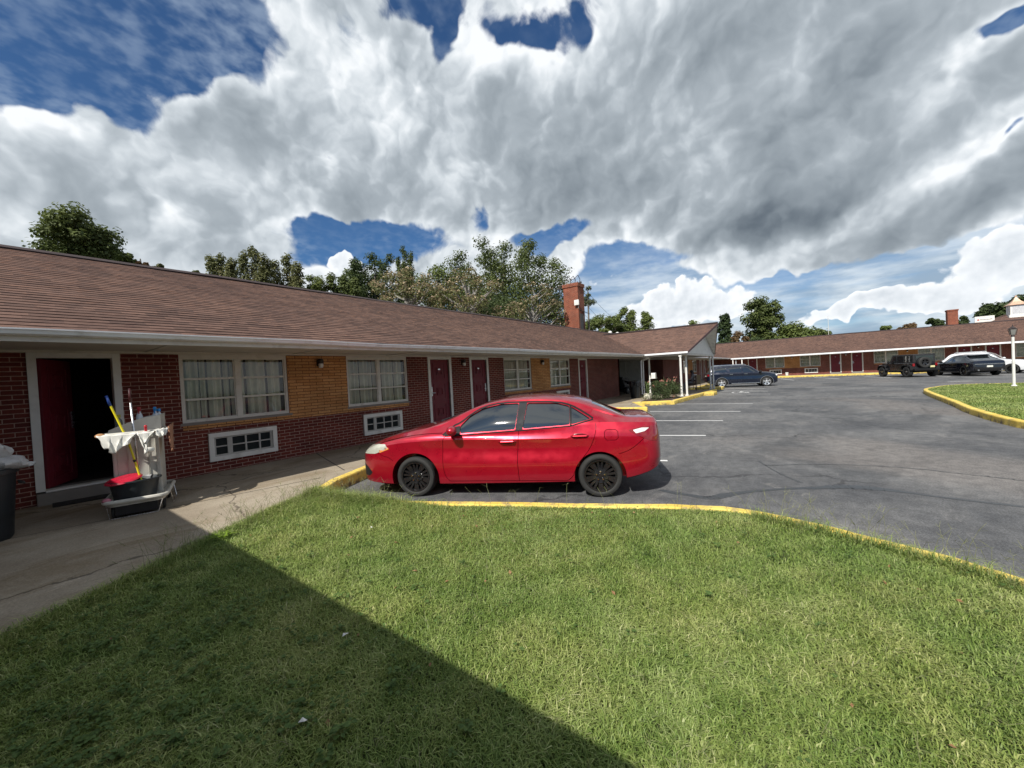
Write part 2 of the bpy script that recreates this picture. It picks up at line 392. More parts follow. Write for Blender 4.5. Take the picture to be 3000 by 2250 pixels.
MAT['curtain'] = pm('curtain_cloth', (.74,.71,.58), .9, .10, 4)
MAT['blacksteel'] = pm('dark_trim_metal', (.03,.022,.02), .5, .1, 8)
MAT['sillgrey'] = pm('sill_stone', (.20,.18,.16), .8, .1, 5)

def mk_glass(name, tint=(.55,.6,.6), dens=.35):
    t = NT(name); t.t.nodes.remove(t.b)
    tr = t.n('ShaderNodeBsdfTransparent'); tr.inputs[0].default_value = (*tint,1)
    gl = t.n('ShaderNodeBsdfGlossy'); gl.inputs['Roughness'].default_value = .02; gl.inputs[0].default_value = (1,1,1,1)
    bp = t.n('ShaderNodeBump'); bp.inputs['Strength'].default_value = .05; bp.inputs['Distance'].default_value = .02
    t.set(bp.inputs['Height'], t.noise(t.obj(), 1.7, 2)); t.t.links.new(bp.outputs[0], gl.inputs['Normal'])
    fr = t.n('ShaderNodeFresnel'); fr.inputs[0].default_value = 1.42
    mx = t.n('ShaderNodeMixShader'); t.set(mx.inputs[0], t.math('ADD', fr.outputs[0], .02)); t.t.links.new(tr.outputs[0], mx.inputs[1]); t.t.links.new(gl.outputs[0], mx.inputs[2])
    t.t.links.new(mx.outputs[0], t.out.inputs[0]); return t.m
MAT['glass'] = mk_glass('window_glass', (.82,.85,.83))

def mk_shingle():
    t = NT('asphalt_shingle'); v = t.uv()
    b = t.n('ShaderNodeTexBrick'); b.offset = .37; b.offset_frequency = 2; b.squash = .7; b.squash_frequency = 3
    t.set(b.inputs['Vector'], v); b.inputs['Scale'].default_value = 1
    b.inputs['Color1'].default_value = (.150,.092,.072,1); b.inputs['Color2'].default_value = (.082,.053,.044,1); b.inputs['Mortar'].default_value = (.05,.03,.027,1)
    b.inputs['Mortar Size'].default_value = .0; b.inputs['Brick Width'].default_value = .27; b.inputs['Row Height'].default_value = .143; b.inputs['Bias'].default_value = -.15
    c = t.mix(t.mr(t.noise(t.vmul(v, (1.9,7.,1.)), 2.2, 2, .5), .58, .63, 0, .9), b.outputs['Color'], (.225,.125,.085))
    c = t.mix(t.mr(t.noise(t.vmul(v, (1.6,6.,1.)), 2.6, 2, .5), .56, .62, 0, .8), c, (.062,.040,.036))
    c = t.mix(1.0, c, t.mix(t.mr(t.noise(v, 150, 4, .8), .3, .7), (.7,.7,.7), (1.3,1.3,1.3)), 'MULTIPLY')
    c = t.mix(1.0, c, t.mix(t.mr(t.noise(v, .35, 5, .6), .3, .7), (.86,.86,.88), (1.1,1.08,1.06)), 'MULTIPLY')
    c = t.mix(t.mr(t.noise(t.vmul(v, (.9,.22,1.)), 1.6, 5, .6), .52, .75, 0, .35), c, (.06,.045,.040))   # weather streaks running down the slope
    # dark headlap band of every course; the shadow under each butt is painted in
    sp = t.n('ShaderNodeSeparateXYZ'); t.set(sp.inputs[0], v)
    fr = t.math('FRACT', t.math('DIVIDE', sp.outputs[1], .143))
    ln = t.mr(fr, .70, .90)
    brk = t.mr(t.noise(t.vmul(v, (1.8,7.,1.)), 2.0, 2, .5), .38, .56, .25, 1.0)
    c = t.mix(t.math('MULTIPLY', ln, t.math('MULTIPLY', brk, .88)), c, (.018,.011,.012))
    t.P(Base_Color=c, Roughness=.95); t.b.inputs['Specular IOR Level'].default_value = .12
    t.bump(t.math('ADD', t.noise(v, 220, 3, .8), t.math('MULTIPLY', b.outputs['Fac'], .0)), .25, .004)
    return t.m
MAT['shingle'] = mk_shingle()

def mk_asphalt():
    t = NT('asphalt'); v = t.obj()
    c = t.mix(t.mr(t.noise(v, .35, 7, .62), .35, .68), (.062,.064,.068), (.125,.125,.124))
    c = t.mix(t.mr(t.noise(t.vmul(v, (.55,1.2,1)), 1.1, 8, .68, dist=.6), .52, .70, 0, .55), c, (.15,.145,.138))
    c = t.mix(t.mr(t.noise(t.vmul(v, (.25,.5,1)), .7, 5, .6, dist=1.), .56, .66, 0, .6), c, (.040,.043,.047))
    # worn track, pinkish aggregate
    c = t.mix(t.mr(t.noise(t.vmul(v, (1.,1.,1)), .16, 4, .5), .54, .68, 0, .55), c, (.155,.14,.128))
    c = t.mix(1.0, c, t.mix(t.mr(t.noise(t.vmul(v, (1.,1.,1.)), 5.5, 7, .72), .32, .68), (.76,.76,.77), (1.27,1.26,1.25)), 'MULTIPLY')
    c = t.mix(t.mr(t.noise(t.vmul(v, (.8,1.6,1.)), 2.4, 7, .75, dist=.8), .60, .68, 0, .35), c, (.21,.20,.185))
    c = t.mix(t.mr(t.noise(v, 1.9, 3, .5), .70, .76, 0, .35), c, (.035,.035,.037))
    # speckle
    c = t.mix(1.0, c, t.mix(t.mr(t.noise(v, 55, 4, .85), .32, .68), (.55,.55,.55), (1.5,1.5,1.5)), 'MULTIPLY')
    vo = t.n('ShaderNodeTexVoronoi'); t.set(vo.inputs['Vector'], v); vo.inputs['Scale'].default_value = 90
    c = t.mix(t.mr(vo.outputs['Distance'], .12, .25, .35, 0), c, (.28,.26,.24))
    # cracks
    w = t.n('ShaderNodeVectorMath', operation='ADD'); t.set(w.inputs[0], v)
    sc = t.n('ShaderNodeVectorMath', operation='SCALE'); t.set(sc.inputs[0], t.noise(v, 1.1, 5, .6, out=1)); sc.inputs['Scale'].default_value = 1.1; t.set(w.inputs[1], sc.outputs[0])
    vc = t.n('ShaderNodeTexVoronoi', feature='DISTANCE_TO_EDGE'); t.set(vc.inputs['Vector'], w.outputs[0]); vc.inputs['Scale'].default_value = .22
    cm = t.math('MULTIPLY', t.mr(vc.outputs['Distance'], .003, .010, 1, 0), t.mr(t.noise(v, .5, 3), .50, .60))
    c = t.mix(t.math('MULTIPLY', cm, .6), c, (.018,.018,.02))
    t.P(Base_Color=c, Roughness=t.mr(t.noise(v, .6, 5, .6), .3, .7, .72, .92)); t.b.inputs['Specular IOR Level'].default_value = .35
    h = t.math('SUBTRACT', t.noise(v, 75, 4, .8), t.math('MULTIPLY', cm, 1.5))
    t.bump(h, .5, .008); return t.m
MAT['asphalt'] = mk_asphalt()
def mk_concrete(name, a, b, stain, joint=True):
    t = NT(name); v = t.obj()
    c = t.mix(t.mr(t.noise(v, 1.2, 8, .65), .3, .7), a, b)
    c = t.mix(t.mr(t.noise(t.vmul(v, (.7,1.6,1)), .9, 7, .65, dist=.8), .48, .68, 0, .8), c, stain)
    c = t.mix(t.mr(t.noise(t.vmul(v, (.6,1.6,1)), 3.0, 7, .7, dist=.5), .60, .70, 0, .6), c, lum(b, 1.45))
    c = t.mix(1.0, c, t.mix(t.mr(t.noise(v, 60, 4, .8), .3, .7), (.78,.78,.78), (1.2,1.2,1.2)), 'MULTIPLY')
    w = t.n('ShaderNodeVectorMath', operation='ADD'); t.set(w.inputs[0], v)
    sc = t.n('ShaderNodeVectorMath', operation='SCALE'); t.set(sc.inputs[0], t.noise(v, 1.7, 5, .6, out=1)); sc.inputs['Scale'].default_value = .7; t.set(w.inputs[1], sc.outputs[0])
    vc = t.n('ShaderNodeTexVoronoi', feature='DISTANCE_TO_EDGE'); t.set(vc.inputs['Vector'], w.outputs[0]); vc.inputs['Scale'].default_value = .33
    cm = t.mr(vc.outputs['Distance'], .002, .007, 1, 0)
    c = t.mix(t.math('MULTIPLY', cm, .7), c, (.05,.04,.03))
    t.P(Base_Color=c, Roughness=.88); t.b.inputs['Specular IOR Level'].default_value = .25
    t.bump(t.math('SUBTRACT', t.noise(v, 40, 5, .75), cm), .35, .006); return t.m
MAT['concrete'] = mk_concrete('pavement_concrete', (.235,.195,.145), (.335,.29,.225), (.185,.14,.085))
def mk_yellow():
    t = NT('yellow_kerb_paint'); v = t.obj()
    c = t.mix(t.mr(t.noise(v, 2.0, 5), .3, .7), (.60,.42,.065), (.72,.54,.12))
    wear = t.mr(t.noise(v, 7, 7, .75), .50, .64)
    c = t.mix(t.math('MULTIPLY', wear, .75), c, (.20,.165,.11))
    sp = t.n('ShaderNodeSeparateXYZ'); t.set(sp.inputs[0], v)
    c = t.mix(t.math('MULTIPLY', t.mr(sp.outputs[2], .02, .12, 1, 0), t.mr(t.noise(v, 5, 6, .7), .40, .62)), c, (.12,.09,.06))
    t.P(Base_Color=c, Roughness=.75); t.bump(t.noise(v, 50, 5, .8), .4, .006); return t.m
MAT['yellow'] = mk_yellow()
def mk_line():
    t = NT('white_line_paint'); v = t.obj()
    c = t.mix(t.mr(t.noise(v, 9, 7, .75), .58, .66, 0, .75), (.62,.62,.61), (.12,.12,.12))
    t.P(Base_Color=c, Roughness=.7); t.bump(t.noise(v, 75, 4, .8), .3, .005); return t.m
MAT['line'] = mk_line()
MAT['soil'] = pm('lawn_soil', (.045,.055,.018), .95, .3, 14, bump=.6, bsc=40)
MAT['ground'] = pm('far_ground', (.06,.075,.03), .95, .25, .2)

# ------------------------------------------------------------------ the ground
b = MB(); b.quad((-150,-200,-.012),(600,-200,-.012),(600,300,-.012),(-150,300,-.012)); struct(b.build('ground', MAT['ground'], recalc=False))
b = MB()
b.quad((-6,-90,0),(70,-90,0),(70,9.0,0),(-6,9.0,0)); struct(b.build('parking_lot', MAT['asphalt'], recalc=False))
SW = 0.18      # pavement level
def slab(name, poly, z0, z1, mat):
    b = MB(); b.prism(poly, z0, z1); return struct(b.build(name, mat, bevel=.012))
# pavement in front of the near wing (kerb face follows its edge)
EDGE = [(3.05,5.92),(3.42,6.27),(4.35,6.66),(6.5,6.72),(15.75,6.73)]
near_walk = [(-8,9.16),(-8,-6),(-2.2,-6),(-1.2,3.2),(0.02,4.33),(0.55,4.62),(1.36,5.12),(2.1,5.52),(2.85,5.86)]+EDGE+[(16.12,5.28),(18.6,6.62),(19.6,5.04),(28.75,4.72),(28.9,6.6),(31.6,6.6),(31.5,4.85),(32.3,4.85),(32.4,6.6),(53.0,6.6),(53.0,4.5),(56.4,4.5),(56.4,9.16)]
slab('pavement', near_walk, -.1, SW, MAT['concrete'])
far_walk = [(53.15,4.49),(53.15,-26),(56.4,-26),(56.4,4.49)]
slab('far_pavement', far_walk, -.1, SW-.02, MAT['concrete'])
# joints across the pavement
def kerb(name, pts, w=.15, z0=-.1, z1=SW+.012, mat='yellow', closed=False):
    """swept kerb with a rounded nose; pts is its road-side edge, the body lies to the left"""
    P = [Vector((p[0],p[1])) for p in pts]; n = len(P); b = MB(); rows = []
    for i, p in enumerate(P):
        a = P[i-1] if (i or closed) else P[i]; c = P[(i+1)%n] if (i < n-1 or closed) else P[i]
        d1 = (p-a).normalized() if (p-a).length > 0 else (c-p).normalized(); d2 = (c-p).normalized() if (c-p).length > 0 else d1
        d = (d1+d2).normalized(); nrm = Vector((-d.y, d.x)); k = 1/max(.4, nrm.dot(Vector((-d1.y, d1.x))))
        jz = random.uniform(-.004,.004)
        prof = [(-.012,z0),(0,z1-.03),(.010,z1-.010),(.03,z1),(w-.02,z1),(w,z1-.02),(w,z0)]
        rows.append([(p.x+nrm.x*q*k, p.y+nrm.y*q*k, h+(jz if h > 0 else 0)) for q, h in prof])
    m = len(rows[0])
    for i in range(n-(0 if closed else 1)):
        r0, r1 = rows[i], rows[(i+1)%n]
        for j in range(m-1): b.quad(r0[j], r1[j], r1[j+1], r0[j+1])
    if not closed: b.add(rows[0], [tuple(range(m))]); b.add(rows[-1], [tuple(range(m-1,-1,-1))])
    return struct(b.build(name, MAT[mat]))
def dens(pts, step=.5):
    out = []
    for a, c in zip(pts[:-1], pts[1:]):
        L_ = math.dist(a, c); k = max(1, int(L_/step))
        out += [(a[0]+(c[0]-a[0])*i/k, a[1]+(c[1]-a[1])*i/k) for i in range(k)]
    return out+[pts[-1]]
def smooth_path(p, it=2):
    for _ in range(it):
        q = [p[0]]
        for a, c in zip(p[:-1], p[1:]):
            q += [(a[0]*.75+c[0]*.25, a[1]*.75+c[1]*.25), (a[0]*.25+c[0]*.75, a[1]*.25+c[1]*.75)]
        q.append(p[-1]); p = q
    return p
kerb('kerb', dens([(3.05,5.86),(3.46,6.19),(4.37,6.59),(6.5,6.655),(15.72,6.66),(16.08,5.16),(16.20,5.16),(18.62,6.50),(19.5,4.96),(28.8,4.63)],.6))
kerb('kerb', dens([(28.98,6.5),(31.5,6.5)],.8)); kerb('kerb', dens([(31.38,6.4),(31.4,4.72),(32.4,4.72),(32.42,6.5),(52.95,6.5)],.8))
kerb('kerb', dens([(53.02,6.45),(53.02,-26)],1.0))
kerb('kerb', dens([(25.2,4.72),(25.35,4.25),(26.3,4.22),(26.9,4.68)],.4), w=.5)
LAWN_K = smooth_path([(3.02,5.75),(2.98,5.1),(3.22,4.4),(3.89,2.96),(4.41,1.84),(4.83,0.96),(4.90,0.45),(4.73,-0.07),(4.55,-0.53),(4.42,-0.86),(4.19,-1.2),(3.7,-1.8),(2.9,-2.6),(1.5,-3.6)],2)
kerb('lawn_kerb', [(x+.10*0, y) for x, y in LAWN_K][::-1], w=.14, z1=SW-.005)
# lawn bed
lawn_poly = [(-2.1,-6),(1.0,-4.0)]+[(x-.13,y) for x, y in LAWN_K[::-1]]+[(2.85,5.80),(2.1,5.48),(1.36,5.08),(.55,4.58),(.02,4.29),(-1.15,3.15),(-2.1,-2)]
b = MB(); b.prism(lawn_poly, -.1, .150); struct(b.build('lawn_ground', MAT['soil'], recalc=True))
ISL = smooth_path([(13.0,-14.0),(11.0,-9.),(11.3,-5.0),(13.0,-3.85),(15.0,-3.68),(17.12,-3.72),(18.92,-3.90),(23.56,-4.12),(25.96,-4.36),(26.9,-4.75),(29.0,-5.7),(29.6,-7.2),(29.2,-12),(27,-20)],2)
kerb('island_kerb', dens(ISL[::-1],.8), w=.16, z1=.165)
ISL_IN = [(x, y) for x, y in ISL]
cx_, cy_ = 20., -11.
isl_poly = [(x+(cx_-x)*.012, y+(cy_-y)*.018) for x, y in ISL_IN]+[(20,-24)]
b = MB(); b.prism(isl_poly, -.1, .14); struct(b.build('island_ground', MAT['soil']))
# planting bed under the roses
b = MB(); b.prism([(19.0,6.35),(19.75,5.2),(21.9,5.12),(21.9,5.75),(20.6,6.3)], SW, SW+.03); struct(b.build('planting_bed', pm('mulch', (.05,.03,.02), .95, .3, 20, bump=.8)))
# painted markings
def stripe(p, q, w=.10):
    p = Vector((*p,0)); q = Vector((*q,0)); d = (q-p).normalized(); n = Vector((-d.y,d.x,0))*w/2
    b = MB(); pts = [p+(q-p)*i/8 for i in range(9)]
    for a, c in zip(pts[:-1], pts[1:]):
        b.quad(*[(v.x,v.y,.004) for v in (a-n, c-n, c+n, a+n)])
    return struct(b.build('road_marking', MAT['line'], recalc=False))
for a, c in (((9.9,4.75),(10.75,2.02)),((13.15,5.0),(13.78,2.08)),((16.2,5.08),(16.62,1.92)),((19.72,4.9),(19.9,1.82)),
             ((26.75,4.55),(26.06,1.54)),((29.7,4.62),(28.77,1.81)),((32.9,4.75),(31.7,2.13)),((36.3,6.3),(35.4,1.9)),((7.30,3.1),(7.60,2.10))): stripe(a, c)
for (x0,y0),(x1,y1) in (((2286,1110),(2327,1114)),((2386,1106),(2459,1110)),((2531,1104),(2612,1107)),((2710,1101),(2785,1103)),((2795,1094),(2900,1096)),((2775,1119),(2850,1116)),((2905,1097),(2985,1097))):
    stripe(at_ground(x0,y0), at_ground(x1,y1), .12)
# accessible-parking symbol: seated figure on a wheel, painted flat
def symbol(cx, cy, s, rot):
    b = MB(); c_, s_ = math.cos(rot), math.sin(rot)
    def Q(x, y): return (cx+(x*c_-y*s_)*s, cy+(x*s_+y*c_)*s, .0045)
    def bar(x0,y0,x1,y1,w):
        d = Vector((x1-x0,y1-y0)).normalized(); n = Vector((-d.y,d.x))*w/2
        b.quad(Q(x0-n.x,y0-n.y),Q(x1-n.x,y1-n.y),Q(x1+n.x,y1+n.y),Q(x0+n.x,y0+n.y))
    for i in range(16):
        t0, t1 = [math.radians(150+ (i+k)*15.5) for k in (0,1)]
        b.quad(Q(.30*math.cos(t0),.30*math.sin(t0)),Q(.38*math.cos(t0),.38*math.sin(t0)),Q(.38*math.cos(t1),.38*math.sin(t1)),Q(.30*math.cos(t1),.30*math.sin(t1)))
    bar(-.06,.55,-.02,.05,.10); bar(-.04,.32,.2,.32,.08); bar(-.04,.08,.22,.08,.10); bar(.2,.1,.36,-.28,.10); bar(.34,-.27,.46,-.22,.08)
    b.add([Q(-.07+.085*math.cos(2*math.pi*i/12),.68+.085*math.sin(2*math.pi*i/12)) for i in range(12)], [tuple(range(12))])
    return struct(b.build('road_marking', MAT['line'], recalc=False))
symbol(27.9, 3.2, 1.25, R(-95))
# sealed crack and damp run-off that crosses the lot
def ribbon(name, pts, ws, z, mat):
    b = MB(); P = [Vector((x,y,z)) for x, y in pts]
    for i in range(len(P)-1):
        d = (P[i+1]-P[i]).normalized(); n = Vector((-d.y,d.x,0)); a, c = ws[i]/2, ws[i+1]/2
        b.quad(P[i]-n*a, P[i+1]-n*c, P[i+1]+n*c, P[i]+n*a)
    return struct(b.build(name, mat, recalc=False))
t = NT('damp_asphalt'); v = t.obj()
t.P(Base_Color=t.mix(t.mr(t.noise(v, 60, 4, .8), .3, .7), (.018,.020,.022), (.05,.052,.055)), Roughness=.35); t.bump(t.noise(v, 75, 4, .8), .3, .006); MAT['damp'] = t.m
src = [(1935,1436),(1985,1446),(2030,1452),(2080,1462),(2130,1449),(2200,1440),(2290,1433),(2400,1429),(2480,1425),(2560,1431),(2640,1440),(2740,1455),(2850,1468),(3000,1485),(3200,1510)]
wds = [.10,.14,.12,.18,.2,.1,.08,.13,.26,.24,.10,.08,.10,.06,.05]
pts = [at_ground(*q) for q in src]; p2 = smooth_path(pts,2); w2_ = np.interp(np.linspace(0,1,len(p2)), np.linspace(0,1,len(wds)), wds)
ribbon('damp_streak', [(x+random.uniform(-.004,.004), y+random.uniform(-.004,.004)) for x, y in p2], [w*.8*random.uniform(.85,1.15) for w in w2_], .003, MAT['damp'])
src = [(2245,1364),(2330,1360),(2440,1361),(2560,1365),(2680,1372),(2760,1382),(2880,1395),(3010,1410)]
ribbon('road_crack', [(x+random.uniform(-.02,.02), y+random.uniform(-.03,.03)) for x, y in smooth_path([at_ground(*q) for q in src],3)], [random.uniform(.012,.035) for _ in range(90)], .0035, MAT['damp'])
ribbon('road_crack', smooth_path([at_ground(*q) for q in ((2222,1350),(2260,1375),(2310,1400),(2350,1415))],2), [.02]*30, .0035, MAT['damp'])
ribbon('pavement_joint', [(3.9,6.75),(4.6,9.1)], [.02,.02], SW+.003, MAT['dark'])
for x in (8.2,12.4,): ribbon('pavement_joint', [(x,6.85),(x,9.1)], [.015,.015], SW+.003, MAT['dark'])
ribbon('pavement_joint', [(-1.0,7.55),(2.0,6.9),(3.4,6.62)], [.012,.012,.012], SW+.003, MAT['dark'])
# ------------------------------------------------------------------ the motel wings
# every wing is built in its own frame: wall along +x at y=0, facing -y; pavement level at SW
EAVE_Z, RIDGE_Z, OVER, BACK = 2.56, 4.67, 1.95, 3.0
SLOPE = math.atan2(RIDGE_Z-EAVE_Z, OVER+BACK)
def wall_mesh(x0, x1, ops, tans, top=2.50, th=.2):
    xs = sorted(set([x0, x1]+[v for o in ops for v in o[:2]]+[v for t_ in tans for v in t_[:2]]))
    xs = [x for x in xs if x0 <= x <= x1]
    zs = sorted(set([-.1, SW, top]+[v for o in ops for v in o[2:]]+[v for t_ in tans for v in t_[2:]]))
    b = MB()
    for a, c in zip(xs[:-1], xs[1:]):
        for p, q in zip(zs[:-1], zs[1:]):
            mx, mz = (a+c)/2, (p+q)/2
            if any(o[0] < mx < o[1] and o[2] < mz < o[3] for o in ops): continue
            m = 1 if any(t_[0] < mx < t_[1] and t_[2] < mz < t_[3] for t_ in tans) else 0
            b.quad((a,0,p),(c,0,p),(c,0,q),(a,0,q), m)
    for o in ops:
        a, c, p, q = o
        m = 1 if any(t_[0]-.1 < (a+c)/2 < t_[1]+.1 and t_[2] < (p+q)/2 < t_[3] for t_ in tans) else 0
        b.quad((a,0,p),(a,th,p),(a,th,q),(a,0,q),m); b.quad((c,0,p),(c,0,q),(c,th,q),(c,th,p),m)
        b.quad((a,0,q),(a,th,q),(c,th,q),(c,0,q),m); b.quad((a,0,p),(c,0,p),(c,th,p),(a,th,p),m)
    return b
def win_proto():
    W, H = 1.87, 1.24
    b = MB(); f = .045
    b.box(0,W,-.01,.05,0,f); b.box(0,W,-.01,.05,H-f,H); b.box(0,f,-.0099,.05,f,H-f); b.box(W-f,W,-.0099,.05,f,H-f)
    mx = .925
    b.box(mx-.045,mx+.045,-.012,.055,f,H-f)
    for x0, x1 in ((f, mx-.045), (mx+.045, W-f)):
        b.box(x0,x0+.022,.004,.04,f,H-f); b.box(x1-.022,x1,.004,.04,f,H-f)
        for k in (1,2):
            z = f+(H-2*f)*k/3; b.box(x0+.022,x1-.022,-.004,.038,z-.02,z+.02)
        b.box(x0+.022,x1-.022,.004,.038,f,f+.018); b.box(x0+.022,x1-.022,.004,.038,H-f-.018,H-f)
    b.box(0,W,-.012,.03,H,H+.08)
    o = b.build('window', MAT['trim'], bevel=.003)
    p = MB(); p.quad((f,.02,f),(mx,.02,f),(mx,.02,H-f),(f,.02,H-f)); p.quad((mx,.02,f),(W-f,.02,f),(W-f,.02,H-f),(mx,.02,H-f))
    p.build('pane', MAT['glass'], o, recalc=False)
    s = MB(); s.box(-.03,W+.06,-.035,.06,-.05,-.001); s.build('sill', MAT['sillgrey'], o, bevel=.004)
    def curtain(seed, gap=None):
        r = random.Random(seed); c = MB(); n = 150; x = f; pts = []; ph = 0
        for i in range(n+1):
            x = f+(W-2*f)*i/n; ph += r.uniform(.35,.75)
            pts.append((x, .14+.045*math.sin(ph)+.02*math.sin(ph*.37+1)))
        for i in range(n):
            (xa,ya),(xb,yb) = pts[i], pts[i+1]
            if gap and gap[0] < xa < gap[1]: continue
            c.add([(xa,ya,f-.04),(xb,yb,f-.04),(xb+.004*math.sin(i),yb,H),(xa+.004*math.sin(i-1),ya,H)], [(0,1,2,3)], 0, True)
        return c.build('curtain', MAT['curtain'], o, recalc=False)
    curtain(3)
    learn(o); return o, curtain
def door_leaf(mb, w=.80, h=1.98):
    mb.box(0,w,0,.045,0,h)
    for k in range(3):
        cz = .36+k*.63; cx = w/2
        for s, d0 in ((.50, -.012), (.235, -.022)):
            hw = s/2*(w/.80); hh = s/2; t = .028
            for q in ((cx-hw,cx+hw,cz-hh,cz-hh+t),(cx-hw,cx+hw,cz+hh-t,cz+hh),(cx-hw,cx-hw+t,cz-hh+t,cz+hh-t),(cx+hw-t,cx+hw,cz-hh+t,cz+hh-t)):
                mb.box(q[0],q[1],d0,0,q[2],q[3])
        mb.box(cx-.06,cx+.06,-.014,0,cz-.06,cz+.06)
def door_proto(side='l'):
    W = .99
    b = MB(); door_leaf(b); o = b.build('door', MAT['door'], bevel=.003)      # origin at leaf's lower left
    f = MB(); f.box(-.095,0,-.07,.10,-.01,2.07); f.box(.80,.895,-.07,.10,-.01,2.07); f.box(0,.80,-.068,.10,1.985,2.07)
    f.box(-.012,.0,-.045,-.001,0,1.985); f.box(.80,.812,-.045,-.001,0,1.985)
    f.build('door_frame', MAT['white'], o, bevel=.004)
    s = MB(); s.box(-.095,.895,-.10,.10,-.20,-.012); s.build('threshold', MAT['sillgrey'], o, bevel=.006)
    x = .055 if side == 'l' else .745
    h = MB(); h.box(x-.03,x+.03,-.018,.0,.86,1.14); h.cyl((x,-.018,.96),(x,-.06,.96),.012,n=10); d = 1 if side == 'l' else -1
    h.cyl((x,-.055,.96),(x+d*.11,-.058,.955),.010,n=10); h.cyl((x,-.018,1.08),(x,-.028,1.08),.016,n=12)
    h.build('handle', MAT['steel'], o, bevel=.002)
    n = MB(); n.box(.355,.445,-.018,-.012,1.66,1.70); n.build('number_plate', MAT['steel'], o)
    learn(o); return o
def ac_proto():
    b = MB(); W, H, f = 1.21, .54, .085
    for q in ((0,W,0,f),(0,W,H-f,H)): b.box(q[0],q[1],-.045,.02,q[2],q[3])
    b.box(0,f,-.0449,.02,f,H-f); b.box(W-f,W,-.0449,.02,f,H-f)
    o = b.build('air_conditioner', MAT['white'], bevel=.006)
    g = MB(); y0, y1 = -.005, .03
    xs = [f+.02, f+.23, f+.31, f+.555, f+.80, W-f-.02]
    g.box(f,W-f,y0,y1,f,f+.03); g.box(f,W-f,y0,y1,H-f-.03,H-f)
    for a, c in ((f,f+.035),(f+.225,f+.31),(f+.53,f+.56),(f+.785,f+.815),(W-f-.04,W-f)): g.box(a,c,y0+.001,y1,f+.03,H-f-.03)
    g.box(f+.03,W-f-.03,y0+.002,y1,H/2-.012,H/2+.012)
    g.build('grille', MAT['greyplastic'], o, bevel=.002)
    s = MB()
    n = 26
    for i in range(n):
        z = f+.03+(H-2*f-.06)*i/n; s.add([(f,.028,z),(W-f,.028,z),(W-f,.050,z+.013),(f,.050,z+.013)], [(0,1,2,3)])
    s.box(f,W-f,.052,.06,f,H-f); s.build('louvre_panel', MAT['blackplast2'], o, recalc=False)
    learn(o); return o
def lamp_proto():
    b = MB(); b.box(-.055,.055,-.03,0,-.08,.08); b.lathe([(0,.10),(.05,.09),(.062,.05),(.062,-.01),(.055,-.02)], (0,-.085,0), 14); b.box(-.02,.02,-.10,-.03,.05,.07)
    o = b.build('wall_lamp', MAT['blacksteel'])
    g = MB(); g.lathe([(.05,-.0),(.056,-.05),(.045,-.10),(.0,-.11)], (0,-.085,-.012), 14); g.build('lamp_glass', pm('frosted_glass', (.62,.62,.60), .35, .05), o)
    learn(o); return o
MAT['blackplast2'] = pm('louvre_grey', (.045,.052,.05), .5, .1, 8)
WIN, mk_curtain = win_proto(); DOOR_L = door_proto('l'); DOOR_R = door_proto('r'); AC = ac_proto(); LAMP = lamp_proto()
USED = set()
def place(proto, parent, x, y, z):
    if proto.name not in USED:
        USED.add(proto.name); proto.parent = parent; proto.location = (x,y,z); return proto
    return copy_tree(proto, parent, (x,y,z))
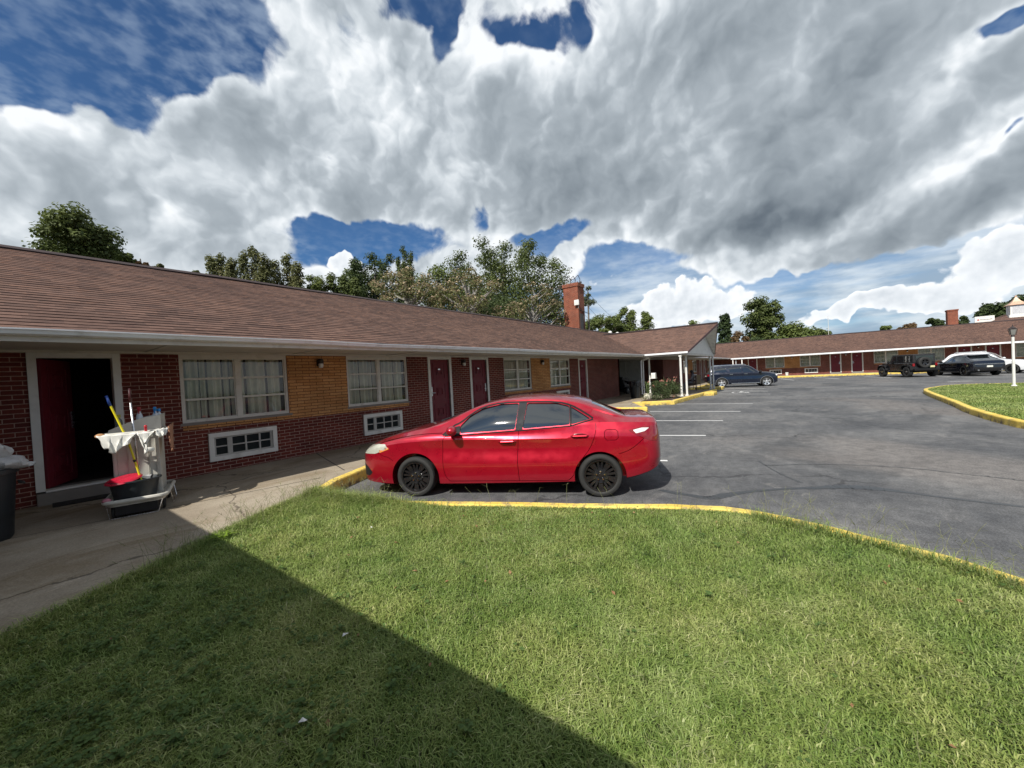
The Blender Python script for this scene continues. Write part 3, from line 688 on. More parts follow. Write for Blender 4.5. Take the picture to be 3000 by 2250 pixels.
def roof_slope(name, parent, x0, x1, clip0=0.0, clip1=0.0):
    """courses of shingles stepping up the slope; clip0/clip1: how far the ends run in at the ridge (hips/valleys)"""
    L_ = math.hypot(OVER+BACK, RIDGE_Z-EAVE_Z); n = int(round(L_/.143)); e = L_/n
    cs, sn = math.cos(SLOPE), math.sin(SLOPE); b = MB(); uvs = []
    def P(d, h, x): return (x, -OVER+d*cs-h*sn, EAVE_Z+d*sn+h*cs)
    r = random.Random(5)
    nseg = max(1, int((x1-x0)/1.2))
    for i in range(n):
        d0, d1 = i*e, (i+1)*e+.004
        a0, a1 = x0+clip0*d0/L_, x0+clip0*d1/L_; c0, c1 = x1-clip1*d0/L_, x1-clip1*d1/L_
        for k in range(nseg):
            u0, u1 = k/nseg, (k+1)/nseg; hh = .0075
            w0 = .004*math.sin((a0+(c0-a0)*u0)*.9)+.003*math.sin((a0+(c0-a0)*u0)*2.3+i); w1 = .004*math.sin((a0+(c0-a0)*u1)*.9)+.003*math.sin((a0+(c0-a0)*u1)*2.3+i)
            pa, pb = a0+(c0-a0)*u0, a0+(c0-a0)*u1; qa, qb = a1+(c1-a1)*u0, a1+(c1-a1)*u1
            b.quad(P(d0,hh+w0,pa), P(d0,hh+w1,pb), P(d1,w1,qb), P(d1,w0,qa)); uvs += [(pa,d0),(pb,d0),(qb,d1-.005),(qa,d1-.005)]
            b.quad(P(d0,w0-.002,pa), P(d0,w1-.002,pb), P(d0,hh+w1,pb), P(d0,hh+w0,pa)); uvs += [(pa,d0-.01),(pb,d0-.01),(pb,d0-.005),(pa,d0-.005)]
    # back slope, plain
    y = 2*BACK+OVER
    b.quad((x0+clip0,BACK,RIDGE_Z),(x1-clip1,BACK,RIDGE_Z),(x1-clip1,y,EAVE_Z),(x0+clip0,y,EAVE_Z)); uvs += [(x0,0),(x1,0),(x1,L_),(x0,L_)]
    o = b.build(name, MAT['shingle'], parent, recalc=False)
    o.data.uv_layers['UVMap'].data.foreach_set('uv', np.array(uvs, np.float32).ravel())
    c = MB(); xs = [x0+clip0+(x1-x0-clip0-clip1)*i/60 for i in range(61)]; q = []
    for i, x in enumerate(xs):
        dz = .012*math.sin(x*.45)+.006*math.sin(x*1.9); q.append((x,dz))
    for (xa,za),(xb,zb) in zip(q[:-1], q[1:]):
        for s_ in (-1,1):
            c.quad((xa,BACK,RIDGE_Z+.045+za),(xb,BACK,RIDGE_Z+.045+zb),(xb,BACK+s_*.16,RIDGE_Z-.035+zb),(xa,BACK+s_*.16,RIDGE_Z-.035+za))
            c.quad((xa,BACK+s_*.16,RIDGE_Z-.035+za),(xb,BACK+s_*.16,RIDGE_Z-.035+zb),(xb,BACK+s_*.155,RIDGE_Z-.06+zb),(xa,BACK+s_*.155,RIDGE_Z-.06+za))
    c.build('ridge_cap', pm('ridge_shingle', (.032,.02,.02), .95, .2, 8) if 'ridge_shingle' not in bpy.data.materials else bpy.data.materials['ridge_shingle'], parent, recalc=False)
    return o
def eaves(parent, x0, x1, y=-OVER, gutter=True, sx0=None, sx1=None):
    sx0 = x0 if sx0 is None else sx0; sx1 = x1 if sx1 is None else sx1
    b = MB(); b.quad((sx0,y+.06,2.475),(sx1,y+.06,2.475),(sx1,0,2.475),(sx0,0,2.475))
    k = sx0
    while k < sx1-1:       # battens over the board joints
        b.box(k,k+.035,y+.07,-.02,2.462,2.4745); k += 2.44
    b.box(sx0,sx1,-.06,.0,2.44,2.4745); b.build('soffit', MAT['soffit'], parent, recalc=False)
    b = MB(); b.box(x0,x1,y+.02,y+.058,2.42,2.545); b.build('fascia', MAT['trim'], parent)
    b = MB(); b.quad((x0,y-.004,2.525),(x1,y-.004,2.525),(x1,y-.004,2.571),(x0,y-.004,2.571)); b.build('eave_gap_shade', MAT['black'], parent, recalc=False)  # black strip standing in for the shade gap between shingles and gutter
    if gutter:
        prof = [(.02,2.478),(-.055,2.478),(-.085,2.492),(-.092,2.512),(-.100,2.53),(-.112,2.540),(-.112,2.556),(-.100,2.556),(-.100,2.545),(-.085,2.535),(-.075,2.51),(-.04,2.488),(.015,2.486)]
        b = MB(); n = max(2,int((x1-x0)/1.5))
        for i in range(n):
            xa, xb = x0+(x1-x0)*i/n, x0+(x1-x0)*(i+1)/n; za = .008*math.sin(xa*.8)+.005*math.sin(xa*2.1); zb = .008*math.sin(xb*.8)+.005*math.sin(xb*2.1)
            for (p,q),(r,s_) in zip(prof[:-1], prof[1:]): b.add([(xa,y+p,q+za),(xb,y+p,q+zb),(xb,y+r,s_+zb),(xa,y+r,s_+za)], [(0,1,2,3)])
        b.add([(x0,y+p,q) for p,q in prof[:7]], [tuple(range(7))]); b.add([(x1,y+p,q) for p,q in prof[:7]], [tuple(range(7))])
        b.build('gutter', MAT['alu'], parent, recalc=False)
WZ = 1.17
def wing(root, x0, x1, wins, doors, acs, tans, lamps, opened=None, extra=(), gaps=()):
    ops = [(x,x+1.87,WZ,WZ+1.32) for x in wins]+[(x,x+.99,SW,2.47) for x in doors]+[(x+.02,x+1.19,.41,.91) for x in acs]+list(extra)
    wall_mesh(x0, x1, ops, tans).build('wall', [MAT['brick'], MAT['tan']], root, recalc=False)
    for x in wins: place(WIN, root, x, .03, WZ)
    for i, x in enumerate(doors):
        if opened is not None and abs(x-opened) < .01: continue
        place(DOOR_L if i % 2 == 0 else DOOR_R, root, x+.095, .05, SW+.20)
    for x in acs: place(AC, root, x, -.002, .39)
    for x in lamps: place(LAMP, root, x, 0, 2.27)
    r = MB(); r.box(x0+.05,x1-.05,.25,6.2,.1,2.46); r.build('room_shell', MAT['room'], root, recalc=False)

# ---- near wing ---------------------------------------------------
near = thing('motel_wing', 'long near motel wing of red and tan brick with a gabled entrance canopy', 'building', (0,9.15,0))
nw = [-7.1+.0, 2.22, 5.50, 11.92, 15.31]; nd_ = [-1.30, .46, 8.14, 10.0, 18.08]; na = [2.58, 5.87, 12.3, 15.76]
nt_ = [(2.22,7.37,1.04,1.12),(4.09,5.50,1.04,2.5),(2.22,2.23,1.04,1.12),(11.92,17.19,1.04,1.12),(13.79,15.31,1.04,2.5)]
ops_room = []
ops = [(x,x+1.87,WZ,WZ+1.32) for x in nw]+[(x,x+.99,SW,2.47) for x in nd_]+[(x+.02,x+1.19,.41,.91) for x in na]
wall_mesh(-8, 23.6, ops, nt_).build('wall', [MAT['brick'], MAT['tan']], near, recalc=False)
for x in nw: place(WIN, near, x, .03, WZ)
for x, k in ((-1.30,DOOR_R),(8.14,DOOR_L),(10.0,DOOR_R),(18.08,DOOR_L)): place(k, near, x+.095, .05, SW+.20)
for x in na: place(AC, near, x, -.002, .39)
for x in (4.81, 9.66, 14.6): place(LAMP, near, x, 0, 2.27)
# open door: frame without leaf, leaf swung inward
f = MB(); x_ = .46
f.box(x_,x_+.095,-.07+.05,.15,SW+.19,2.45); f.box(x_+.895,x_+.99,-.02,.15,SW+.19,2.45); f.box(x_+.095,x_+.895,-.018,.15,2.365,2.45)
f.box(x_+.095,x_+.895,-.03,.15,SW+.17,SW+.20)
df = f.build('door_frame', MAT['white'], near, bevel=.004)
s = MB(); s.box(x_,x_+.99,-.10,.6,SW-.01,SW+.168); s.build('threshold', MAT['sillgrey'], near, bevel=.006)
lf = MB(); door_leaf(lf); od = lf.build('door', MAT['door'], near, bevel=.003); od.location = (x_+.14,.16,SW+.20); od.rotation_euler = (0,0,R(62)); od['label'] = 'maroon door standing open into the dark room'
h = MB(); h.box(.72,.78,-.016,0,.86,1.14); h.cyl((.745,-.016,.96),(.745,-.06,.96),.012,n=10); h.cyl((.745,-.056,.96),(.64,-.058,.955),.010,n=10); h.build('handle', MAT['steel'], od)
# rooms: dark partitions behind the openings
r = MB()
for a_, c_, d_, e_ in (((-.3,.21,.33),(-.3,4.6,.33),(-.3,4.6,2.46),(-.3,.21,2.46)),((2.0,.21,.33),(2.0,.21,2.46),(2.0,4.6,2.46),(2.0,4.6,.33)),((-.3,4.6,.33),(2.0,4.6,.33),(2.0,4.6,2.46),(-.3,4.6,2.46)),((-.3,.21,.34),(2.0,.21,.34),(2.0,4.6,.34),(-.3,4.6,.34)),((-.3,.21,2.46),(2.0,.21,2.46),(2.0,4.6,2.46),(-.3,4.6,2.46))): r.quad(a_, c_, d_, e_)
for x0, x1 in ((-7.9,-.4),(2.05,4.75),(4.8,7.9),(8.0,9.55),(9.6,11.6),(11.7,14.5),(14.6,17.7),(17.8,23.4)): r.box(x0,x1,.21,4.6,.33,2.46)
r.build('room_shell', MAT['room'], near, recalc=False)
r = MB(); r.box(-8,23.6,.20,.205,-.05,.3); r.box(23.4,23.6,.0,.5,-.05,2.47); r.build('inner_wall', MAT['brick'], near)
r = MB(); r.quad((23.6,0,-.1),(23.6,5.9,-.1),(23.6,5.9,2.5),(23.6,0,2.5)); r.build('passage_wall', MAT['brick'], near, recalc=False)
r = MB(); r.quad((33.06,0,-.1),(33.06,1.68,-.1),(33.06,1.68,2.5),(33.06,0,2.5)); r.build('passage_wall', MAT['brick'], near, recalc=False)
r = MB(); r.quad((33.06,1.68,SW),(33.06,6,SW),(33.06,6,2.5),(33.06,1.68,2.5)); r.quad((23.6,5.9,SW),(33.06,5.9,SW),(33.06,5.9,2.5),(23.6,5.9,2.5))
for y in (3.1,): r.box(33.03,33.06,y,y+.05,SW,2.47)
for z in np.arange(.4,2.4,.2): r.box(33.052,33.0605,1.7,5.9,z,z+.006)
r.build('white_panelling', MAT['white'], near, recalc=False)
r = MB(); r.quad((23.6,0,2.477),(33.06,0,2.477),(33.06,5.9,2.477),(23.6,5.9,2.477)); r.build('passage_ceiling', MAT['soffit'], near, recalc=False)
r = MB(); r.quad((23.6,-.02,SW+.004),(33.06,-.02,SW+.004),(33.06,5.9,SW+.004),(23.6,5.9,SW+.004)); r.build('passage_floor', MAT['concrete'], near, recalc=False)
# beyond the passage
fw_, fd_, fa_ = [39.75, 43.6, 51.4], [38.1, 46.95, 48.95], [44.0]
ft_ = [(41.62,43.6,1.04,2.5),(39.75,45.47,1.04,1.12)]
ops = [(x,x+1.87,WZ,WZ+1.32) for x in fw_]+[(x,x+.99,SW,2.47) for x in fd_]+[(x+.02,x+1.19,.41,.91) for x in fa_]
wall_mesh(33.06, 56.4, ops, ft_).build('wall', [MAT['brick'], MAT['tan']], near, recalc=False)
for x in fw_: place(WIN, near, x, .03, WZ)
for i, x in enumerate(fd_): place(DOOR_R if i % 2 else DOOR_L, near, x+.095, .05, SW+.20)
for x in fa_: place(AC, near, x, -.002, .39)
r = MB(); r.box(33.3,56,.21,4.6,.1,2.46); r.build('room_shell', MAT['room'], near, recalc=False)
roof_slope('roof', near, -10, 59.4)
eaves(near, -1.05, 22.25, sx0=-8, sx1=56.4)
e2 = MB(); e2.box(29.9,54.5,-OVER+.02,-OVER+.058,2.42,2.545); e2.build('fascia', MAT['trim'], near)
e2 = MB(); e2.box(29.95,54.45,-OVER-.1,-OVER+.018,2.47,2.55); e2.build('gutter', MAT['alu'], near, bevel=.01)
# ---- entrance canopy (part of the near wing) -----------------------
CX, CL, CR, CYF, CYT, CZ = 26.1, 22.2, 30.0, -4.3, -5.15, 4.22
b = MB(); uvs = []
def sl(xe):
    p = [(xe,CYF,EAVE_Z),(CX,CYT,CZ),(CX,2.05,CZ),(xe,-OVER-.0,EAVE_Z)]
    b.quad(*p); w = math.hypot(CX-xe, CZ-EAVE_Z); return [(p[0][1],0),(p[1][1],w),(p[2][1],w),(p[3][1],0)]
u1 = sl(CL); u2 = sl(CR); o = b.build('canopy_roof', MAT['shingle'], near, recalc=False)
o.data.uv_layers['UVMap'].data.foreach_set('uv', np.array(u1+u2, np.float32).ravel())
b = MB()
for xe in (CL, CR):
    s_ = 1 if xe < CX else -1; d = .07
    b.quad((xe,CYF+.01,EAVE_Z-d),(CX,CYT+.01,CZ-d),(CX,0,CZ-d),(xe,0,EAVE_Z-d))
b.build('canopy_underside', MAT['white'], near, recalc=False)
b = MB()       # gable boarding
b.add([(CL+.12,-4.22,2.47),(CR-.12,-4.22,2.47),(CX,-4.22,4.12)], [(0,1,2)]); b.build('gable', MAT['white'], near, recalc=False)
b = MB(); b.quad((CL+.1,-4.22,2.47),(CR-.1,-4.22,2.47),(CR-.1,-1.7,2.47),(CL+.1,-1.7,2.47)); b.box(CL+.08,CR-.08,-4.26,-4.18,2.36,2.475); b.box(CL+.06,CL+.16,-4.2,-1.9,2.38,2.469); b.box(CR-.16,CR-.06,-4.2,-1.9,2.38,2.469); b.build('canopy_ceiling', MAT['soffit'], near, recalc=False)
b = MB()
for xe in (CL, CR):
    p = [Vector((xe,CYF-.01,EAVE_Z+.01)), Vector((CX,CYT-.01,CZ+.01))]
    b.add([p[0],p[1],p[1]-Vector((0,0,.13)),p[0]-Vector((0,0,.10)), p[0]+Vector((0,.03,0)),p[1]+Vector((0,.03,0)),p[1]+Vector((0,.03,-.13)),p[0]+Vector((0,.03,-.10))],
          [(0,1,2,3),(4,7,6,5),(0,4,5,1),(3,2,6,7)])
b.build('rake_board', pm('rake_maroon', (.06,.03,.03), .7, .1), near)
b = MB(); b.tube([(CX,CYT,CZ+.02),(CX,2.0,CZ+.03)], .06, 6); b.build('ridge_cap', bpy.data.materials['ridge_shingle'], near)
b = MB(); b.box(CL-.10,CL+.02,-4.3,-2.0,2.46,2.555); b.build('gutter', MAT['alu'], near, bevel=.012)
b = MB(); b.box(CR-.02,CR+.10,-4.3,-2.0,2.46,2.555); b.build('gutter', MAT['alu'], near, bevel=.012)
b = MB(); b.box(CX-.03,CX+.03,-4.25,-4.22,3.28,3.36); b.build('gable_vent', MAT['blacksteel'], near)
b = MB(); b.tube([(25.9,-4.24,3.75),(26.1,-4.27,3.7),(26.3,-4.25,3.72)],.012,6); b.build('gable_fitting', MAT['blacksteel'], near)
for px_, py_ in ((23.24,7.22),(22.21,5.25),(22.89,5.14),(28.99,5.02),(29.71,4.97)):
    b = MB(); b.cyl((0,0,SW),(0,0,2.37),.055,.055,12); b.box(-.08,.08,-.08,.08,SW-.01,SW+.06); b.box(-.07,.07,-.07,.07,2.30,2.372); b.build('post', MAT['white'], near, loc=(px_, py_-9.15, 0))
for dx in (0.0,.35):
    b = MB(); b.tube([(0,0,2.46),(0,.05,2.36),(-.05,.35,2.22),(-.05,.37,.35),(-.05,.25,.25)], .04, 8); b.build('downspout', MAT['alu'], near, loc=(22.75+dx,-2.0,0))
# roof ventilators beyond the ridge line
for k in range(3):
    b = MB(); b.cyl((0,0,0),(0,0,.22),.10,n=12); b.ball((0,0,.33),.16,12,8,sc=(1,1,.85)); b.build('roof_vent', MAT['white'], near, loc=(30.6+k*1.55,3.35,4.50))
# ---- chimney -------------------------------------------------------
ch = MB(); ch.box(24.55,25.5,3.05,4.15,3.9,7.62); ch.box(24.50,25.55,3.0,4.2,7.62,7.86)
chim = ch.build('chimney', MAT['chimney'], near, bevel=.012)
b = MB()
for yy in (3.25,3.6,3.95): b.tube([(24.65,yy,7.86),(24.65,yy,8.2),(24.9,yy-.1,8.42),(25.2,yy-.1,8.2),(25.2,yy,7.86)], .022, 6)
b.tube([(24.65,3.25,8.15),(24.65,3.95,8.15)], .02, 6); b.build('chimney_bars', MAT['blacksteel'], chim)
b = MB(); b.box(24.40,24.54,2.96,3.22,6.33,6.62); b.box(24.36,24.41,2.92,3.26,6.30,6.66); b.cyl((24.5,3.02,6.3),(24.55,3.05,6.1),.02,n=8); b.build('floodlight', MAT['white'], chim, bevel=.01)
b = MB(); b.box(24.7,25.1,2.99,3.048,3.9,5.75); b.tube([(25.2,3.0,4.4),(25.2,3.0,6.0)], .025, 6); b.tube([(24.5,2.98,6.0),(26.2,2.98,5.85)], .02, 6); b.build('conduit', MAT['blacksteel'], chim)

# ---- far wing ------------------------------------------------------
far = thing('motel_wing', 'far motel wing with maroon doors behind the parked black cars', 'building', (56.4,0,0), R(-90))
wing(far, -9.15, 26, [-3.70,-.36,5.96,9.26,15.56,18.9], [-5.52,2.32,4.13,11.92,13.72,21.6,23.4], [-3.32,.05,6.35,9.65,15.95,19.3],
     [(-3.7,1.51,1.04,1.12),(-1.83,-.36,1.04,2.5),(5.96,11.13,1.04,1.12),(7.83,9.26,1.04,2.5),(15.56,20.77,1.04,1.12),(17.43,18.9,1.04,2.5)], [-1.1,3.7,8.5,13.3])
roof_slope('roof', far, -12, 27)
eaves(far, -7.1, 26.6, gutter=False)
b = MB(); b.box(-7.1,26.6,-OVER-.02,-OVER+.018,2.40,2.55); b.build('gutter', MAT['alu'], far, bevel=.008)
far.location.z = -.05
b = MB(); b.box(12.0,12.75,3.1,3.8,4.2,6.10); b.box(11.96,12.79,3.06,3.84,6.10,6.25); b.build('chimney', MAT['chimney'], far, bevel=.01)
for x in (-6.9,-5.95):
    b = MB(); b.cyl((0,0,SW),(0,0,2.42),.05,n=10); b.build('post', MAT['white'], far, loc=(x,-1.85,0))
b = MB(); b.tube([(0,0,2.45),(0,.2,2.3),(0,.2,.3)], .04, 8); b.build('downspout', MAT['alu'], far, loc=(-6.6,-1.9,0))
# ---- wing beside the viewer (throws the long shadow) ---------------
side = thing('motel_wing', 'motel wing beside the viewer, whose eave shades the lawn', 'building', (-2.97,0,0), R(90))
wing(side, -14, 9.0, [-4.2,-9.3], [-1.6,1.2], [-3.8,-8.9], [(-4.2,-2.33,1.04,1.12)], [0.4])
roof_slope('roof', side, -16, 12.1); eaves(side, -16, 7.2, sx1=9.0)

learn(near)
# the same curtained windows, but two of the far ones stand open on the dark room
b = MB(); b.box(-8,-8.01,0,0.01,0,.01)
# ------------------------------------------------------------------ vehicles
def pchip(xs, ys, x):
    xs = np.array(xs, float); ys = np.array(ys, float); h = np.diff(xs); d = np.diff(ys)/h
    m_ = np.zeros(len(xs)); m_[0] = d[0]; m_[-1] = d[-1]
    for i in range(1, len(xs)-1):
        if d[i-1]*d[i] > 0:
            w1, w2 = 2*h[i]+h[i-1], h[i]+2*h[i-1]; m_[i] = (w1+w2)/(w1/d[i-1]+w2/d[i])
    x = np.clip(x, xs[0], xs[-1]); i = np.clip(np.searchsorted(xs, x, side='right')-1, 0, len(h)-1)
    t = (x-xs[i])/h[i]; h00 = 2*t**3-3*t**2+1; h10 = t**3-2*t**2+t; h01 = -2*t**3+3*t**2; h11 = t**3-t**2
    return h00*ys[i]+h10*h[i]*m_[i]+h01*ys[i+1]+h11*h[i]*m_[i+1]
def cr_curve(pts, k=5):
    """smooth polyline through pts, centripetal-ish Catmull-Rom"""
    P = [np.array(p, float) for p in pts]; out = []
    for i in range(len(P)-1):
        p0 = P[max(i-1,0)]; p1 = P[i]; p2 = P[i+1]; p3 = P[min(i+2,len(P)-1)]
        for j in range(k):
            t = j/k; out.append(.5*((2*p1)+(-p0+p2)*t+(2*p0-5*p1+4*p2-p3)*t*t+(-p0+3*p1-3*p2+p3)*t**3))
    out.append(P[-1]); return out
def loft(tab, xs):
    """tab: dict of (xs,vals) for zt,zr,yr,zb,yb(belt),zc,yc(crease),zm,ym(widest),zs,ys(sill),z0 -> rows of half sections"""
    g = {k: pchip(v[0], v[1], xs) for k, v in tab.items()}
    rows = []
    for i, x in enumerate(xs):
        q = {k: g[k][i] for k in g}
        ym = q['ym']; sc = min(1.0, ym/tab['_w']) if '_w' in tab else 1.0
        low = [(0, q['z0']), (ym*.5, q['z0']), (ym*.86, q['z0']+.005), (ym*.955, q['z0']+.04), (ym*.975, q['z0']+.10)]
        side = cr_curve([(ym*.975, q['z0']+.10), (ym*.992, (q['z0']+q['zm'])/2+.05), (ym, q['zm']), (ym*q['kc'], (q['zm']+q['zc'])/2+.02), (ym*.985, q['zc'])], 4)
        sh = cr_curve([(ym*.985, q['zc']), (ym*.955, q['zc']+(q['zb']-q['zc'])*.45), (q['yb'], q['zb'])], 3)
        gl = [(q['yb']+(q['yr']-q['yb'])*t+.018*math.sin(math.pi*t)*q['gb'], q['zb']+(q['zr']-q['zb'])*t) for t in (0,.33,.66,1)]
        yr, zr, zt = q['yr'], q['zr'], q['zt']
        top = [(yr*math.cos(a)**.8 if a < math.pi/2 else 0, zr+(zt-zr)*math.sin(a)) for a in np.linspace(0, math.pi/2, 8)]
        rows.append(low[:-1]+side[:-1]+sh[:-1]+gl[:-1]+top)
    return rows
def loft_mesh(tab, xs, off=0.0):
    if off:      # the same skin, a little further in or out
        tab = {k: ((v[0], [q+off for q in v[1]]) if k in ('yr','yb','ym','zt','zr') else v) for k, v in tab.items()}
        off = 0
    rows = loft(tab, xs); n = len(rows[0]); b = MB(); V = []
    for x, r in zip(xs, rows):
        full = [(x, -y, z) for y, z in r]+[(x, y, z) for y, z in r[-2:0:-1]]
        V.append(full)
    k = len(V[0]); vs = [v for q in V for v in q]
    fs = [(i*k+j, i*k+(j+1)%k, (i+1)*k+(j+1)%k, (i+1)*k+j) for i in range(len(xs)-1) for j in range(k)]
    fs.append(tuple(range(k-1,-1,-1))); fs.append(tuple(range((len(xs)-1)*k, len(xs)*k)))
    me = bpy.data.meshes.new('tmp'); me.from_pydata(vs, [], fs)
    bm = bmesh.new(); bm.from_mesh(me); bmesh.ops.remove_doubles(bm, verts=bm.verts, dist=1e-4); bmesh.ops.recalc_face_normals(bm, faces=bm.faces)
    if off:
        bm.normal_update(); mv = [(v, v.normal.copy()) for v in bm.verts]
        for v, nn in mv: v.co += nn*off
    bm.to_mesh(me); bm.free(); return me
def prism_mesh(poly, y0, y1, ax='y'):
    b = MB(); b.prism(poly, y0, y1, ax=ax)
    me = bpy.data.meshes.new('tmpc'); me.from_pydata(b.v, [], b.f)
    bm = bmesh.new(); bm.from_mesh(me); bmesh.ops.recalc_face_normals(bm, faces=bm.faces); bm.to_mesh(me); bm.free(); return me
def boolean(me, cutters, op='DIFFERENCE'):
    o = bpy.data.objects.new('tmpo', me); col.objects.link(o); cs = []
    for c in cutters:
        q = bpy.data.objects.new('tmpcut', c); col.objects.link(q); cs.append(q)
        md = o.modifiers.new('b', 'BOOLEAN'); md.object = q; md.operation = op; md.solver = 'EXACT'
    dg = bpy.context.evaluated_depsgraph_get(); r = bpy.data.meshes.new_from_object(o.evaluated_get(dg))
    for q in cs: bpy.data.objects.remove(q)
    bpy.data.objects.remove(o); return r
def rnd(poly, r=.03, k=3):
    """round the corners of a polygon"""
    n = len(poly); out = []
    for i in range(n):
        p = Vector(poly[i]); a = Vector(poly[i-1]); c = Vector(poly[(i+1)%n]); la = (a-p).length; lc = (c-p).length
        rr = min(r, la*.45, lc*.45); s = p+(a-p).normalized()*rr; e = p+(c-p).normalized()*rr
        for j in range(k+1):
            t = j/k; q = s*(1-t)**2+p*2*t*(1-t)+e*t*t; out.append((q.x, q.y))
    return out
def strip(path, w):
    """thin band polygon along an open path (for door gaps)"""
    P = [Vector(p) for p in path]; L_, R_ = [], []
    for i, p in enumerate(P):
        d = (P[min(i+1,len(P)-1)]-P[max(i-1,0)]).normalized(); n = Vector((-d.y, d.x))*w/2
        L_.append(tuple(p+n)); R_.append(tuple(p-n))
    return L_+R_[::-1]
def finish(me, name, mats, parent, smooth=True, ang=.55, clean=None):
    bm = bmesh.new(); bm.from_mesh(me); bmesh.ops.remove_doubles(bm, verts=bm.verts, dist=2e-4)
    if clean: 
        for f in [f for f in bm.faces if clean(f)]: bm.faces.remove(f)
    for f in bm.faces: f.smooth = smooth; f.material_index = 0
    for e in bm.edges:
        if len(e.link_faces) == 2 and e.calc_face_angle(0) > ang: e.smooth = False
    bm.to_mesh(me); bm.free(); me.name = name; me.materials.clear()
    for q in (mats if isinstance(mats, (list, tuple)) else [mats]): me.materials.append(q)
    if not me.uv_layers: box_uv(me)
    o = bpy.data.objects.new(name, me); col.objects.link(o); o.parent = parent; return o
def paint(name, c, metal=.0, rough=.25, c2=None):
    t = NT(name); v = t.obj()
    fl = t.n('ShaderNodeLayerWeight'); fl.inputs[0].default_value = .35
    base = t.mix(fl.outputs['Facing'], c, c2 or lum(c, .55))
    dust = t.mr(t.noise(v, 1.6, 5, .6), .5, .85, 0, .05)
    base = t.mix(dust, base, (.30,.26,.22))
    t.P(Base_Color=base, Metallic=metal, Roughness=t.mr(t.noise(v, 6, 5), .3, .7, rough, rough+.12), Coat_Weight=1.0, Coat_Roughness=.04)
    t.b.inputs['Specular IOR Level'].default_value = .5
    t.bump(t.noise(v, 1.6, 2, .4), .03, .05); return t.m
MAT['carglass'] = NT('tinted_car_glass')
def mk_cg():
    t = MAT['carglass']; t.P(Base_Color=(.012,.016,.018,1), Roughness=.03, Coat_Weight=1.0, Coat_Roughness=.01); t.b.inputs['Specular IOR Level'].default_value = .9
    t.b.inputs['IOR'].default_value = 1.6; t.bump(t.noise(t.vmul(t.obj(), (1.,1.,4.)), 3.0, 2, .4), .05, .02); return t.m
MAT['carglass'] = mk_cg()
MAT['chrome'] = pm('chrome', (.75,.75,.75), .12, .03, 4, metal=1.)
MAT['blackrim'] = pm('gloss_black_rim', (.012,.012,.013), .22, .1, 6, coat=.6)
MAT['alloy'] = pm('silver_alloy', (.62,.62,.62), .28, .05, 6, metal=.8)
MAT['headlamp'] = pm('hazed_headlamp', (.40,.41,.35), .18, .15, 5, coat=1.)
MAT['amber'] = pm('amber_lens', (.65,.22,.06), .2, .05, 5, coat=1.)
MAT['redlens'] = pm('red_lens', (.20,.003,.006), .14, .1, 8, coat=1.)
MAT['clearlens'] = pm('clear_lens', (.70,.68,.66), .14, .08, 8, coat=1.)
MAT['plate'] = pm('plate_white', (.62,.62,.55), .5, .1, 30)
